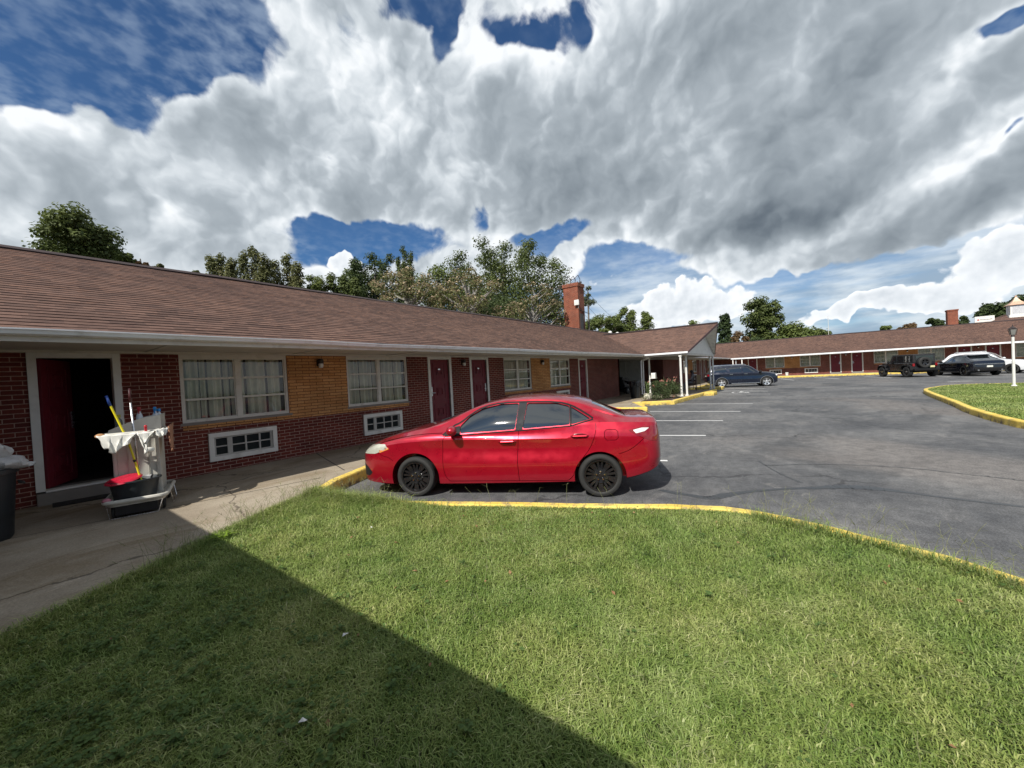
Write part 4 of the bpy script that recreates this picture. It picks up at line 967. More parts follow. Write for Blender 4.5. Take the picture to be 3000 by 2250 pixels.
def wheel(parent, x, y, R_, w, rim_r, style, rim_mat, side, rot=0.0):
    """side: -1 outer face toward -y, +1 toward +y; the axle is at the object's origin"""
    s = side; b = MB(); hw = w/2
    prof = [(rim_r,-hw*.75),(rim_r+.012,-hw*.92),(rim_r+.03,-hw),(R_-.045,-hw*1.02),(R_-.018,-hw*.93),(R_-.004,-hw*.72),(R_,-hw*.4),(R_,hw*.4),(R_-.004,hw*.72),(R_-.018,hw*.93),(R_-.045,hw*1.02),(rim_r+.03,hw),(rim_r,hw*.75)]
    b.lathe(prof, n=40, ax='y')
    for g in (-.45,-.15,.15,.45):
        b.lathe([(R_+.0015,hw*g*1.2-.004),(R_+.0015,hw*g*1.2+.004)], n=40, ax='y')
    t_ = b.build('wheel', MAT['rubber'], parent, loc=(x,y,R_)); t_.rotation_euler = (0, rot, 0)
    r = MB(); r.lathe([(rim_r+.004,s*hw*.80),(rim_r+.006,s*hw*.96),(rim_r-.012,s*hw*.93),(rim_r-.022,s*hw*.5),(rim_r-.03,-s*hw*.7)], n=40, ax='y')
    f = s*hw*.86
    r.lathe([(.0,f+s*.0),(.032,f+s*.0),(.036,f-s*.008),(.085,f-s*.02),(.09,f-s*.05)], n=24, ax='y')
    def spoke(a, r0, r1, w0, w1, d0=.020, d1=.004, dep=.045):
        ca, sa = math.cos(a), math.sin(a)
        def Q(rr, t, d): return (rr*ca-t*sa, f-s*d, rr*sa+t*ca)
        vs = [Q(r0,-w0/2,d0),Q(r0,w0/2,d0),Q(r1,w1/2,d1),Q(r1,-w1/2,d1),Q(r0,-w0/2-.004,d0+dep),Q(r0,w0/2+.004,d0+dep),Q(r1,w1/2+.004,d1+dep),Q(r1,-w1/2-.004,d1+dep)]
        r.add(vs, [(0,1,2,3),(4,7,6,5),(0,4,5,1),(1,5,6,2),(2,6,7,3),(3,7,4,0)])
    if style == 'y10':
        for k in range(5):
            a0 = math.pi/2+k*2*math.pi/5+math.pi/5
            spoke(a0, .05, .105, .05, .042)
            for da, r1 in ((-.115,1.0),(.115,1.0)):
                ca = a0+da*1.0
                spoke(a0+da*.9, .09, rim_r-.004, .030, .036)
            for da in (-.47,.47):
                spoke(a0+da, .075, rim_r-.004, .034, .026, .026, .004)
    elif style == 's5':
        for k in range(5):
            a0 = math.pi/2+k*2*math.pi/5; spoke(a0, .05, rim_r-.004, .09, .12); 
    elif style == 's7':
        for k in range(7):
            a0 = math.pi/2+k*2*math.pi/7
            for da in (-.09,.09): spoke(a0+da, .06, rim_r-.004, .04, .05)
    elif style == 's10':
        for k in range(10): spoke(math.pi/2+k*2*math.pi/10, .06, rim_r-.004, .035, .03)
    l = r
    for k in range(5):
        a = math.pi/2+k*2*math.pi/5; l.cyl((.057*math.cos(a),f-s*.008,.057*math.sin(a)),(.057*math.cos(a),f+s*.010,.057*math.sin(a)),.0105,n=8,m=1)
    r.build('rim', [rim_mat, MAT['chrome']], t_)
    d = MB(); d.lathe([(.0,-s*hw*.1),(rim_r-.05,-s*hw*.1),(rim_r-.05,-s*hw*.2),(rim_r-.02,-s*hw*.5)], n=28, ax='y'); d.lathe([(.06,s*hw*.15),(.135,s*hw*.15),(.135,s*hw*.05)], n=24, ax='y')
    d.build('brake_disc', MAT['dark2'], t_)
    return t_
MAT['dark2'] = pm('brake_iron', (.07,.065,.06), .5, .2, 10, metal=.5)
def car(name, label, loc, rotz, S, cat='car', group=None):
    root = thing(name, label, cat, loc, rotz, group)
    tab = S['tab']; xs = np.array(sorted(set(np.round(np.concatenate([np.linspace(S['x0'], S['x1'], S.get('n',90)), S.get('xadd',[])]),4))))
    tab = dict(tab)
    body = loft_mesh(tab, xs); inner = loft_mesh(tab, xs, -S.get('inset',.014)); outer = loft_mesh(tab, xs, .004) if S.get('patches') else None
    W = S['W']/2; cuts = []
    for ax_, r_ in zip(S['axles'], S['arch']):
        zc = S['archz']; N_ = 28
        arc = [(ax_+r_[0]*math.cos(t), zc+r_[1]*math.sin(t)) for t in np.linspace(0, math.pi, N_)]
        poly = [(ax_+r_[0]*.985, -.2)]+arc+[(ax_-r_[0]*.985, -.2)]
        for s_ in (-1,1): cuts.append(prism_mesh(poly, *sorted((s_*(W+.3), s_*(W-S.get('well',.30))))))
    for w in S['windows']:
        poly, kind = w[0], w[1]
        if kind == 'side':
            for s_ in (-1,1): cuts.append(prism_mesh(rnd(poly, w[2] if len(w) > 2 else .03), *sorted((s_*(W+.3), s_*.12))))
        elif kind == 'front': cuts.append(prism_mesh(poly, w[2][0], w[2][1], ax=w[3]))
    for st_ in S.get('seams', []):
        pl = strip(st_, .007)
        for s_ in (-1,1): cuts.append(prism_mesh(pl, *sorted((s_*(W+.3), s_*(W-.22)))))
    shell = boolean(body, cuts)
    o = finish(shell, 'body', S['paint'], root, ang=.5)
    gcl = prism_mesh(S['glasszone'], -W, W); g = boolean(inner, [gcl], 'INTERSECT')
    finish(g, 'windows', MAT['carglass'], root, ang=.6)
    for nm, poly, mt, yr in S.get('patches', []):
        for s_ in ((-1,1) if yr != 'both' else (0,)):
            c = prism_mesh(rnd(poly,.02), *(sorted((s_*(W+.2), s_*.30)) if s_ else (-W,W)))
            p = boolean(outer.copy(), [c], 'INTERSECT')
            if len(p.polygons): finish(p, nm, mt, root, ang=.5)
    # underbody block and wheel-house lining
    b = MB(); b.box(S['x0']+.25, S['x1']-.75, -(W-.26), W-.26, S['zu'], S['zu']+.2); 
    b.build('underbody', MAT['dark'], root)
    for i, ax_ in enumerate(S['axles']):
        for s_ in (-1,1):
            wheel(root, ax_, s_*(W-S['tw']/2-S.get('wi',.02)), S['R'], S['tw'], S['rim'], S['style'], S['rimmat'], s_, rot=random.uniform(0,.3) if name != 'parked_sedan' else (0 if i == 0 else .0))
    return root

# ---- the red sedan --------------------------------------------------
K = lambda *p: ([q[0] for q in p], [q[1] for q in p])
sedan_tab = {
 'zt': K((-1.0,.60),(-.97,.67),(-.90,.715),(-.75,.79),(-.55,.87),(-.3,.94),(-.1,.985),(.16,1.025),(.30,1.075),(.45,1.13),(.75,1.245),(.9,1.297),(1.05,1.342),(1.2,1.375),(1.5,1.418),(1.85,1.428),(2.2,1.402),(2.5,1.350),(2.66,1.305),(2.9,1.20),(3.08,1.115),(3.18,1.085),(3.35,1.078),(3.5,1.065),(3.545,1.02),(3.58,.80),(3.60,.60)),
 'zr': K((-1.0,.585),(-.97,.65),(-.90,.695),(-.75,.765),(-.55,.84),(-.3,.905),(-.1,.945),(.16,.985),(.36,1.02),(.62,1.13),(.96,1.275),(1.29,1.345),(1.63,1.355),(2.13,1.33),(2.45,1.275),(2.72,1.17),(3.01,1.085),(3.13,1.062),(3.35,1.055),(3.5,1.04),(3.545,.99),(3.58,.78),(3.60,.58)),
 'yr': K((-1.0,.30),(-.97,.44),(-.90,.54),(-.75,.62),(-.3,.67),(.16,.70),(.5,.645),(.96,.60),(1.6,.595),(2.2,.585),(2.7,.60),(3.1,.66),(3.35,.66),(3.5,.60),(3.55,.52),(3.58,.42),(3.60,.30)),
 'zb': K((-1.0,.57),(-.97,.62),(-.90,.665),(-.75,.735),(-.55,.80),(-.3,.85),(-.1,.875),(.16,.893),(.45,.90),(.8,.912),(1.55,.952),(2.33,1.0),(2.6,1.03),(2.8,1.03),(3.1,1.02),(3.35,1.01),(3.5,.99),(3.545,.94),(3.58,.76),(3.60,.56)),
 'yb': K((-1.0,.34),(-.97,.50),(-.90,.62),(-.75,.73),(-.55,.79),(-.3,.815),(.16,.825),(.8,.83),(1.6,.828),(2.4,.82),(2.8,.80),(3.1,.785),(3.35,.75),(3.5,.68),(3.55,.58),(3.58,.48),(3.60,.34)),
 'zc': K((-1.0,.55),(-.97,.58),(-.90,.63),(-.75,.69),(-.5,.76),(-.2,.81),(.16,.832),(.5,.842),(1.5,.833),(2.6,.828),(3.0,.835),(3.35,.83),(3.5,.82),(3.55,.80),(3.58,.70),(3.60,.54)),
 'kc': K((-1.0,1.0),(-.7,1.0),(-.4,.995),(.2,.978),(1.0,.957),(2.0,.957),(2.6,.985),(3.2,1.0),(3.6,1.0)),
 'ym': K((-1.0,.36),(-.985,.46),(-.96,.56),(-.90,.675),(-.80,.765),(-.68,.825),(-.5,.862),(-.3,.880),(0,.888),(.5,.882),(1.3,.878),(2.2,.882),(2.7,.888),(3.0,.880),(3.25,.855),(3.4,.815),(3.5,.745),(3.56,.63),(3.59,.50),(3.60,.36)),
 'zm': K((-1.0,.45),(-.9,.45),(-.5,.48),(0,.52),(1.4,.50),(2.7,.52),(3.3,.56),(3.6,.52)),
 'z0': K((-1.0,.30),(-.96,.22),(-.9,.185),(-.7,.17),(-.35,.155),(.4,.155),(2.4,.18),(3.05,.225),(3.3,.28),(3.5,.36),(3.6,.44)),
 'gb': K((-1,.0),(.3,.0),(.9,1.),(2.5,1.),(2.9,.2),(3.6,0.)),
}
sedan = dict(tab=sedan_tab, x0=-1.0, x1=3.60, W=1.776, axles=(0.02,2.722), arch=((.372,.372),(.352,.352)), archz=.285, R=.300, tw=.205, rim=.213, style='y10',
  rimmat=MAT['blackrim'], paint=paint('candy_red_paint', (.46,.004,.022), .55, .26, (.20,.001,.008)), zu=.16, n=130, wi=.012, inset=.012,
  windows=[([(.735,.925),(1.555,.962),(1.600,1.322),(1.34,1.322),(1.06,1.27),(.86,1.165),(.715,1.02)],'side',.03),
           ([(1.665,.968),(2.335,1.008),(2.335,1.255),(2.16,1.303),(1.725,1.322)],'side',.03),
           ([(2.362,1.012),(2.62,1.078),(2.50,1.16),(2.362,1.245)],'side',.02),
           ([(.26,-.52),(.98,-.50),(.98,.50),(.26,.52),(.19,0)],'front',(.9,1.6),'z'),
           ([(2.66,-.46),(3.12,-.56),(3.14,.56),(2.66,.46)],'front',(.95,1.5),'z')],
  glasszone=[(.14,.88),(3.16,.94),(3.16,1.06),(2.6,1.45),(.9,1.45),(.14,1.06)],
  seams=[smooth_path([(.50,.885),(.475,.86),(.462,.60),(.468,.42),(.492,.30),(.555,.235)],2), smooth_path([(1.612,.955),(1.602,.86),(1.578,.60),(1.578,.42),(1.588,.236)],2),
         smooth_path([(2.688,1.02),(2.695,.95),(2.662,.83),(2.597,.68),(2.50,.56),(2.416,.467),(2.37,.35),(2.35,.292),(2.27,.230)],2), [(.555,.232),(1.58,.232),(2.27,.232)],
         smooth_path([(-.92,.70),(-.70,.76),(-.3,.872),(.1,.925),(.45,.935)],1), smooth_path([(-.62,.70),(-.50,.62),(-.40,.60),(-.32,.55)],1), smooth_path([(2.98,.60),(3.15,.66),(3.32,.80)],1),
         [(2.86,.79),(2.95,.79),(2.98,.82),(2.98,.90),(2.95,.93),(2.83,.93),(2.80,.90),(2.80,.82),(2.83,.79),(2.85,.79)]],
  patches=[('headlight',[(-1.1,.63),(-.62,.655),(-.40,.735),(-.46,.795),(-.62,.79),(-.80,.755),(-1.1,.70)],MAT['headlamp'],0),
           ('indicator_lens',[(-.55,.665),(-.38,.725),(-.42,.755),(-.56,.71)],MAT['amber'],0),
           ('taillight',[(3.12,.915),(3.30,.955),(3.7,.96),(3.7,.74),(3.42,.76),(3.25,.83)],MAT['redlens'],0)])
P_ = at_ground
red = car('parked_sedan', 'glossy red four-door sedan with black wheels, parked beside the lawn kerb', (3.81+.8966*.888-.0,4.72+.4428*.888,0), math.atan2(-.8966,.4428), sedan)
def quadstrip(b, top, bot, y0, y1, m=0):
    pass
Y_ = .888
# trims laid on the loft surface: band pieces cut from a slightly larger loft
def patch(root, tab, poly, off, name, mt, sides=(-1,1), n=90, W=.888, x0=None, x1=None, r=.02, yin=.30):
    xs = np.linspace(x0, x1, n); res = []
    for s_ in sides:
        p = boolean(loft_mesh(tab, xs, off), [prism_mesh(rnd(poly, r) if r else poly, *sorted((s_*(W+.2), s_*yin)))], 'INTERSECT')
        if len(p.polygons): res.append(finish(p, name, mt, root, ang=.5))
    return res
MAT['trimblack'] = pm('black_window_trim', (.012,.012,.013), .6, .1, 6, spec=.15)
for poly in ([(1.556,.958),(1.664,.964),(1.722,1.328),(1.602,1.328)],):
    patch(red, sedan_tab, poly, .0035, 'pillar_trim', pm('pillar_gloss', (.020,.021,.024), .6, .15, 6, spec=.15), x0=-1, x1=3.6, r=0)
patch(red, sedan_tab, strip(smooth_path([(.46,.905),(.60,1.03),(.72,1.075),(.87,1.19),(1.06,1.29),(1.34,1.342),(1.72,1.342),(2.17,1.322),(2.36,1.27),(2.52,1.18),(2.66,1.085)],1), .022), .003, 'window_trim', MAT['trimblack'], x0=-1, x1=3.6, r=0)
patch(red, sedan_tab, strip([(.50,.892),(1.56,.946),(2.34,.992),(2.66,1.072)], .018), .003, 'window_trim', MAT['trimblack'], x0=-1, x1=3.6, r=0)
patch(red, sedan_tab, [(2.336,1.0),(2.362,1.0),(2.362,1.262),(2.336,1.268)], .003, 'window_trim', MAT['trimblack'], x0=-1, x1=3.6, r=0)
patch(red, sedan_tab, [(.47,.895),(.735,.915),(.715,1.03),(.60,1.01)], .0028, 'mirror_trim', MAT['trimblack'], x0=-1, x1=3.6, r=0)
patch(red, sedan_tab, [(3.22,.87),(3.34,.895),(3.40,.935),(3.30,.94),(3.18,.915)], .006, 'reversing_lens', MAT['clearlens'], x0=-1, x1=3.6, r=.01)
patch(red, sedan_tab, [(-.93,.30),(-.78,.30),(-.70,.36),(-.80,.45),(-.93,.50)], .003, 'bumper_vent', MAT['trimblack'], x0=-1, x1=3.6, r=.02)
for s_ in (-1,1):
    b = MB(); b.ball((.66,s_*.985,.985), .1, 16, 10, sc=(.75,.95,.72)); mo = b.build('mirror', sedan['paint'], red)
    b = MB(); b.tube([(.60,s_*.86,.915),(.64,s_*.93,.93)], .025, 8); b.build('mirror_stalk', MAT['trimblack'], mo)
    for hx in (1.44, 2.465):
        z = .80 if hx < 2 else .855
        b = MB(); b.tube([(hx-.12,s_*.862,z),(hx-.09,s_*.890,z),(hx+.09,s_*.890,z+.002),(hx+.12,s_*.862,z+.002)], .013, 8); b.build('door_handle', sedan['paint'], red)
        b = MB(); b.ball((hx,s_*.866,z), .05, 14, 8, sc=(2.2,.12,.75)); b.build('handle_recess_shade', pm('recess_shade_red', (.12,.002,.008), .3, .1) if 'recess_shade_red' not in bpy.data.materials else bpy.data.materials['recess_shade_red'], red)  # flat disc in darkened body red, standing for shade in the handle hollow
b = MB(); b.tube([(.30,-.4,1.08),(.36,.1,1.10),(.40,.45,1.11)], .008, 6); b.tube([(.26,.1,1.065),(.34,.45,1.09)], .008, 6); b.build('wiper', MAT['black'], red)
learn(red)
# ---- other parked vehicles -----------------------------------------
def suv_tab(x0, x1, W, H, hood, belt, nose, cowl, wtop, rtop, tail, z0=.22, taper=1.0):
    """a two-box body: front axle at 0"""
    w = W/2; A = x0; B = x1
    return {
     'zt': K((A,nose-.1),(A+.05,nose),(A+.25,nose+.08),(A+.6,hood-.05),(cowl,hood+.03),(cowl+.15,hood+.10),(wtop-.25,H-.14),(wtop,H-.05),(wtop+.5,H),(rtop-.6,H-.01),(rtop,H-.06),(rtop+.12,H-.14),(tail,belt+.12),(B-.06,belt+.02),(B-.02,.85),(B,.75)),
     'zr': K((A,nose-.12),(A+.05,nose-.03),(A+.25,nose+.04),(A+.6,hood-.09),(cowl,hood-.01),(cowl+.2,hood+.07),(wtop-.1,H-.17),(wtop+.2,H-.11),(wtop+.6,H-.085),(rtop-.6,H-.095),(rtop,H-.14),(rtop+.12,H-.2),(tail,belt+.08),(B-.06,belt),(B-.02,.83),(B,.73)),
     'yr': K((A,w*.45),(A+.05,w*.6),(A+.4,w*.76),(cowl,w*.80),(wtop,w*.72*taper),(rtop,w*.70*taper),(tail,w*.78),(B-.05,w*.78),(B,w*.62)),
     'zb': K((A,nose-.14),(A+.05,nose-.06),(A+.25,nose-.01),(A+.6,hood-.13),(cowl,belt-.05),(wtop,belt-.02),(rtop,belt+.04),(tail,belt+.02),(B-.06,belt-.04),(B-.02,.80),(B,.71)),
     'yb': K((A,w*.5),(A+.05,w*.68),(A+.3,w*.86),(cowl,w*.93),(rtop,w*.92),(tail,w*.90),(B-.05,w*.84),(B,w*.68)),
     'zc': K((A,nose-.17),(A+.1,nose-.12),(A+.5,hood-.22),(cowl,belt-.12),(rtop,belt-.08),(B-.06,belt-.12),(B,.69)),
     'kc': K((A,1.),(0,.99),(1.,.975),(2.,.975),(B,1.)),
     'ym': K((A,w*.5),(A+.03,w*.66),(A+.10,w*.82),(A+.25,w*.93),(A+.5,w*.985),(0,w),(B-1.0,w),(B-.4,w*.98),(B-.12,w*.92),(B-.03,w*.80),(B,w*.68)),
     'zm': K((A,.52),(0,.60),(B-1,.62),(B,.60)),
     'z0': K((A,.36),(A+.1,.28),(A+.5,z0),(B-1.0,z0+.02),(B-.2,.32),(B,.42)),
     'gb': K((A,0),(cowl,0),(wtop,1),(rtop,1),(B,0))}
MAT['archgrey'] = pm('moulding_grey', (.12,.125,.13), .5, .1, 6)
navy = paint('navy_paint', (.004,.008,.022), .3, .18)
st = suv_tab(-.82, 4.02, 1.86, 1.72, 1.12, 1.12, .92, .36, 1.22, 3.60, 3.82)
suv = dict(tab=st, x0=-.82, x1=4.02, W=1.86, axles=(0,3.0), arch=((.41,.42),(.41,.42)), archz=.33, R=.355, tw=.235, rim=.245, style='s5', rimmat=MAT['alloy'], paint=navy, zu=.22, n=70,
   windows=[([(.66,1.12),(1.52,1.13),(1.56,1.54),(1.18,1.52)],'side'),([(1.62,1.12),(2.40,1.13),(2.50,1.50),(1.66,1.52)],'side'),([(2.62,1.18),(3.45,1.22),(3.42,1.44),(2.72,1.52)],'side',.05),
            ([(.42,-.62),(1.10,-.55),(1.10,.55),(.42,.62)],'front',(1.19,1.8),'z'),([(-.55,1.17),(.55,1.17),(.48,1.5),(-.48,1.5)],'front',(3.6,4.2),'x')],
   glasszone=[(.14,1.06),(3.98,1.12),(3.98,1.52),(3.6,1.74),(.9,1.74),(.14,1.2)],
   seams=[[(.50,1.08),(.50,.8)],[(1.59,1.1),(1.57,.7),(1.58,.34)],[(2.55,1.12),(2.5,.8),(2.36,.55),(2.30,.36)]],
   patches=[('headlight',[(-1.0,.72),(-.62,.78),(-.58,.90),(-1.0,.86)],MAT['clearlens'],0),('taillight',[(3.75,.92),(4.1,.90),(4.1,1.06),(3.72,1.05)],MAT['redlens'],0)])
suv_o = car('parked_suv', 'dark navy blue SUV with silver wheels, nose out behind the canopy posts', (34.95+.954*.93, 2.24+.30*.93, 0), math.atan2(.954,-.30), suv, 'car')
for s_ in (-1,1):
    for ax_ in (0,3.0):
        b = MB(); b.tube([(ax_+.43*math.cos(t), s_*.925, .33+.44*math.sin(t)) for t in np.linspace(-.25, math.pi+.25, 18)], .018, 6); b.build('arch_moulding', MAT['archgrey'], suv_o)
    b = MB(); b.box(.48,2.35,s_*.93-.02,s_*.93+.02,.27,.32); b.build('sill_trim', MAT['chrome'], suv_o, bevel=.006)
    b = MB(); b.tube([(1.3,s_*.62,1.66),(1.4,s_*.62,1.73),(3.4,s_*.60,1.72),(3.5,s_*.60,1.65)], .018, 6); b.build('roof_rail', MAT['chrome'], suv_o)
    b = MB(); b.ball((.42,s_*1.02,1.12), .13, 12, 8, sc=(.7,.9,.75)); b.tube([(.42,s_*.88,1.07),(.42,s_*1.0,1.10)], .03, 6); b.build('mirror', MAT['trimblack'], suv_o)
    for hx in (1.36,2.34):
        b = MB(); b.box(hx-.11,hx+.11,s_*.915-.02,s_*.915+.02,.98,1.01); b.build('door_handle', MAT['chrome'], suv_o, bevel=.005)
b = MB(); b.box(4.0,4.04,-.55,.55,1.05,1.10); b.build('tailgate_bar', MAT['chrome'], suv_o)
b = MB(); b.box(4.01,4.03,-.16,.16,.88,.97); b.build('plate', MAT['plate'], suv_o)

blk = paint('black_coupe_paint', (.006,.007,.013), .2, .15)
st = suv_tab(-.95, 3.90, 1.95, 1.60, 1.02, 1.05, .80, .45, 1.45, 2.75, 3.62)
coupe = dict(tab=st, x0=-.95, x1=3.90, W=1.95, axles=(0,2.98), arch=((.42,.42),(.43,.43)), archz=.34, R=.375, tw=.27, rim=.275, style='s10', rimmat=MAT['blackrim'], paint=blk, zu=.22, n=70,
   windows=[([(.80,1.06),(1.62,1.08),(1.66,1.45),(1.30,1.42)],'side'),([(1.72,1.08),(2.62,1.12),(2.72,1.38),(2.3,1.45),(1.76,1.46)],'side'),
            ([(.55,-.62),(1.30,-.55),(1.30,.55),(.55,.62)],'front',(1.12,1.8),'z'),([(2.85,-.55),(3.5,-.66),(3.5,.66),(2.85,.55)],'front',(1.12,1.8),'z')],
   glasszone=[(.45,1.0),(3.6,1.10),(3.6,1.30),(2.8,1.62),(1.3,1.62),(.45,1.12)],
   seams=[[(.55,1.03),(.53,.7),(.60,.34)],[(1.69,1.06),(1.67,.7),(1.68,.34)],[(2.72,1.1),(2.68,.9),(2.52,.6),(2.45,.36)]],
   patches=[])
th = R(17); fx, fy = math.cos(th), math.sin(th)        # heading of the two nose-in cars
def park(rl, wb, hw, th):
    """empty at the front axle from the rear-left wheel contact; local +x points to the tail"""
    f = Vector((math.cos(th), math.sin(th))); l = Vector((-f.y, f.x)); p = Vector(rl)-l*hw+f*wb; return (p.x, p.y, 0), math.atan2(-f.y, -f.x)
loc_, rz_ = park((43.7,-9.62), 2.98, .84, R(16))
coupe_o = car('parked_suv', 'black coupe-roofed SUV seen from behind, between the black off-roader and the white SUV', loc_, rz_, coupe, 'car')
b = MB(); b.box(3.885,3.91,-.80,.80,.83,.87); b.build('tail_strip', MAT['chrome'], coupe_o, bevel=.005)
b = MB(); b.box(3.90,3.92,-.16,.16,.62,.74); b.build('plate', MAT['plate'], coupe_o)
b = MB(); b.box(3.80,3.93,-.80,.80,.40,.58); b.build('rear_bumper', MAT['trimblack'], coupe_o, bevel=.03)
b = MB(); b.prism([(2.70,1.555),(3.02,1.50),(3.02,1.53),(2.72,1.585)], -.60, .60, ax='y'); b.build('roof_spoiler', blk, coupe_o)
for s_ in (-1,1):
    b = MB(); b.cyl((3.86,s_*.62,.42),(3.95,s_*.62,.42),.055,n=12); b.build('exhaust_tip', MAT['chrome'], coupe_o)
    b = MB(); b.ball((.74,s_*1.06,1.08), .12, 12, 8, sc=(.7,.9,.7)); b.tube([(.74,s_*.92,1.03),(.74,s_*1.03,1.06)], .03, 6); b.build('mirror', MAT['trimblack'], coupe_o)
wht = paint('white_suv_paint', (.66,.67,.68), .0, .2, (.60,.61,.63))
st = suv_tab(-.92, 3.80, 1.92, 1.74, 1.08, 1.10, .86, .45, 1.35, 3.15, 3.60)
wsuv = dict(tab=st, x0=-.92, x1=3.80, W=1.92, axles=(0,2.86), arch=((.41,.42),(.41,.42)), archz=.33, R=.36, tw=.235, rim=.24, style='s10', rimmat=MAT['blackrim'], paint=wht, zu=.22, n=70,
   windows=[([(.74,1.10),(1.52,1.12),(1.56,1.58),(1.30,1.56)],'side'),([(1.62,1.12),(2.45,1.13),(2.50,1.57),(1.66,1.59)],'side'),([(2.56,1.15),(3.25,1.22),(3.05,1.48),(2.62,1.55)],'side',.05),
            ([(.50,-.64),(1.20,-.57),(1.20,.57),(.50,.64)],'front',(1.16,1.9),'z')],
   glasszone=[(.42,1.06),(3.7,1.12),(3.7,1.55),(3.2,1.78),(1.2,1.78),(.42,1.16)],
   seams=[[(.54,1.06),(.52,.7),(.58,.34)],[(1.59,1.1),(1.57,.7),(1.58,.34)]],
   patches=[('headlight',[(-1.0,.74),(-.55,.80),(-.50,.90),(-1.0,.88)],MAT['clearlens'],0)])
wf = Vector((-.42,-.907)); wn = Vector((-.907,.42))      # heading and its right-hand side toward the viewer
p = Vector((46.15,-12.54))-wn*.84
white_o = car('parked_suv', 'white SUV at the right-hand edge of the photo, facing the road behind the lamp post', (p.x,p.y,0), math.atan2(-wf.y,-wf.x), wsuv, 'car')
b = MB(); b.box(-.935,-.88,-.45,.45,.62,.80); b.build('radiator_grille', MAT['trimblack'], white_o, bevel=.01)
for s_ in (-1,1):
    b = MB(); b.ball((.70,s_*1.05,1.14), .13, 12, 8, sc=(.7,.9,.75)); b.tube([(.70,s_*.9,1.08),(.70,s_*1.02,1.12)], .03, 6); b.build('mirror', wht if s_ < 0 else MAT['trimblack'], white_o)
    b = MB(); b.tube([(1.5,s_*.64,1.70),(1.6,s_*.64,1.76),(2.9,s_*.62,1.75),(3.0,s_*.62,1.69)], .018, 6); b.build('roof_rail', wht, white_o)
# boxy off-roader: built from its own slabs
loc_, rz_ = park((44.50,-6.70), 3.0, .80, R(22))
jp = thing('parked_suv', 'boxy black off-roader with a spare wheel on its tailgate, front left of the row', 'car', loc_, rz_)
jb = paint('jeep_black_paint', (.008,.008,.010), .1, .2)
b = MB()
b.box(.42,3.52,-.78,.78,.50,1.14); b.box(-.42,.42,-.62,.62,.62,1.16); b.box(-.50,-.42,-.60,.60,.60,1.12)
b.build('body', jb, jp, bevel=.03)
b = MB(); b.prism([(.62,1.14),(3.50,1.14),(3.46,1.80),(1.08,1.82)], -.70, .70, ax='y'); b.build('hardtop', pm('jeep_hardtop', (.012,.012,.013), .5, .1, 8), jp, bevel=.03)
for s_ in (-1,1):
    for q in ([(.92,1.18),(1.56,1.18),(1.56,1.70),(1.22,1.70)],[(1.66,1.18),(2.36,1.18),(2.36,1.70),(1.66,1.70)],[(2.48,1.20),(3.34,1.20),(3.32,1.68),(2.48,1.70)]):
        b = MB(); b.prism(rnd(q,.05), *sorted((s_*.69,s_*.712)), ax='y'); b.build('side_window', MAT['carglass'], jp)
    for x0, x1 in ((-.52,.60),(2.42,3.56)):
        b = MB(); c_ = (x0+x1)/2; hw = (x1-x0)/2
        pr = [(x0,.66),(x0+.10,.92),(x0+.28,1.00),(x1-.28,1.00),(x1-.08,.90),(x1,.62)]
        for (xa,za),(xb,zb) in zip(pr[:-1], pr[1:]): b.add([(xa,s_*.70,za),(xb,s_*.70,zb),(xb,s_*.96,zb-.02),(xa,s_*.96,za-.02),(xa,s_*.70,za-.06),(xb,s_*.70,zb-.06),(xb,s_*.96,zb-.08),(xa,s_*.96,za-.08)], [(0,1,2,3),(4,7,6,5),(0,4,5,1),(2,6,7,3),(0,3,7,4),(1,5,6,2)])
        b.build('fender_flare', MAT['trimblack'], jp)
    b = MB(); b.box(3.50,3.56,s_*.72-.07,s_*.72+.07,.86,1.08); b.build('taillight', MAT['redlens'], jp, bevel=.015)
    b = MB(); b.ball((.92,s_*.92,1.22), .12, 10, 8, sc=(.5,.8,.9)); b.tube([(.92,s_*.74,1.18),(.92,s_*.9,1.2)], .02, 6); b.build('mirror', MAT['trimblack'], jp)
    b = MB(); b.lathe([(0,-.02),(.09,-.02),(.10,0),(.10,.04)], (-.50,s_*.42,.90), 16, ax='x'); b.build('headlight', MAT['clearlens'], jp)
    b = MB(); b.box(.65,2.35,s_*.82-.05,s_*.82+.05,.42,.47); b.build('side_step', MAT['trimblack'], jp, bevel=.01)
    for hx in (1.45,2.28):
        b = MB(); b.box(hx-.08,hx+.08,s_*.79-.015,s_*.79+.015,1.02,1.06); b.build('door_handle', MAT['trimblack'], jp)
    for dx in (.62,1.61,2.42):
        b = MB(); b.box(dx-.006,dx+.006,s_*.781-.002,s_*.781+.002,.54,1.13); b.build('door_gap', MAT['dark'], jp)
    for ax_ in (0,3.0): wheel(jp, ax_, s_*.80, .42, .27, .235, 's5', MAT['blackrim'], s_)
b = MB(); b.prism([(.585,1.16),(.62,1.16),(1.06,1.80),(1.02,1.80)], -.64, .64, ax='y'); b.build('windscreen', MAT['carglass'], jp)
b = MB(); b.box(3.49,3.512,-.56,.56,1.22,1.68); b.build('rear_window', MAT['carglass'], jp, bevel=.005)
b = MB(); b.box(3.55,3.80,-.80,.80,.50,.66); b.build('rear_bumper', MAT['trimblack'], jp, bevel=.03)
b = MB(); b.box(-.80,-.55,-.80,.80,.52,.68); b.build('front_bumper', MAT['trimblack'], jp, bevel=.03)
b = MB(); b.box(3.535,3.56,.30,.62,.74,.88); b.build('plate', pm('plate_yellow', (.60,.56,.30), .5, .1, 30), jp)
b = MB(); b.box(.3,3.4,-.6,.6,.36,.52); b.build('underbody', MAT['dark'], jp)
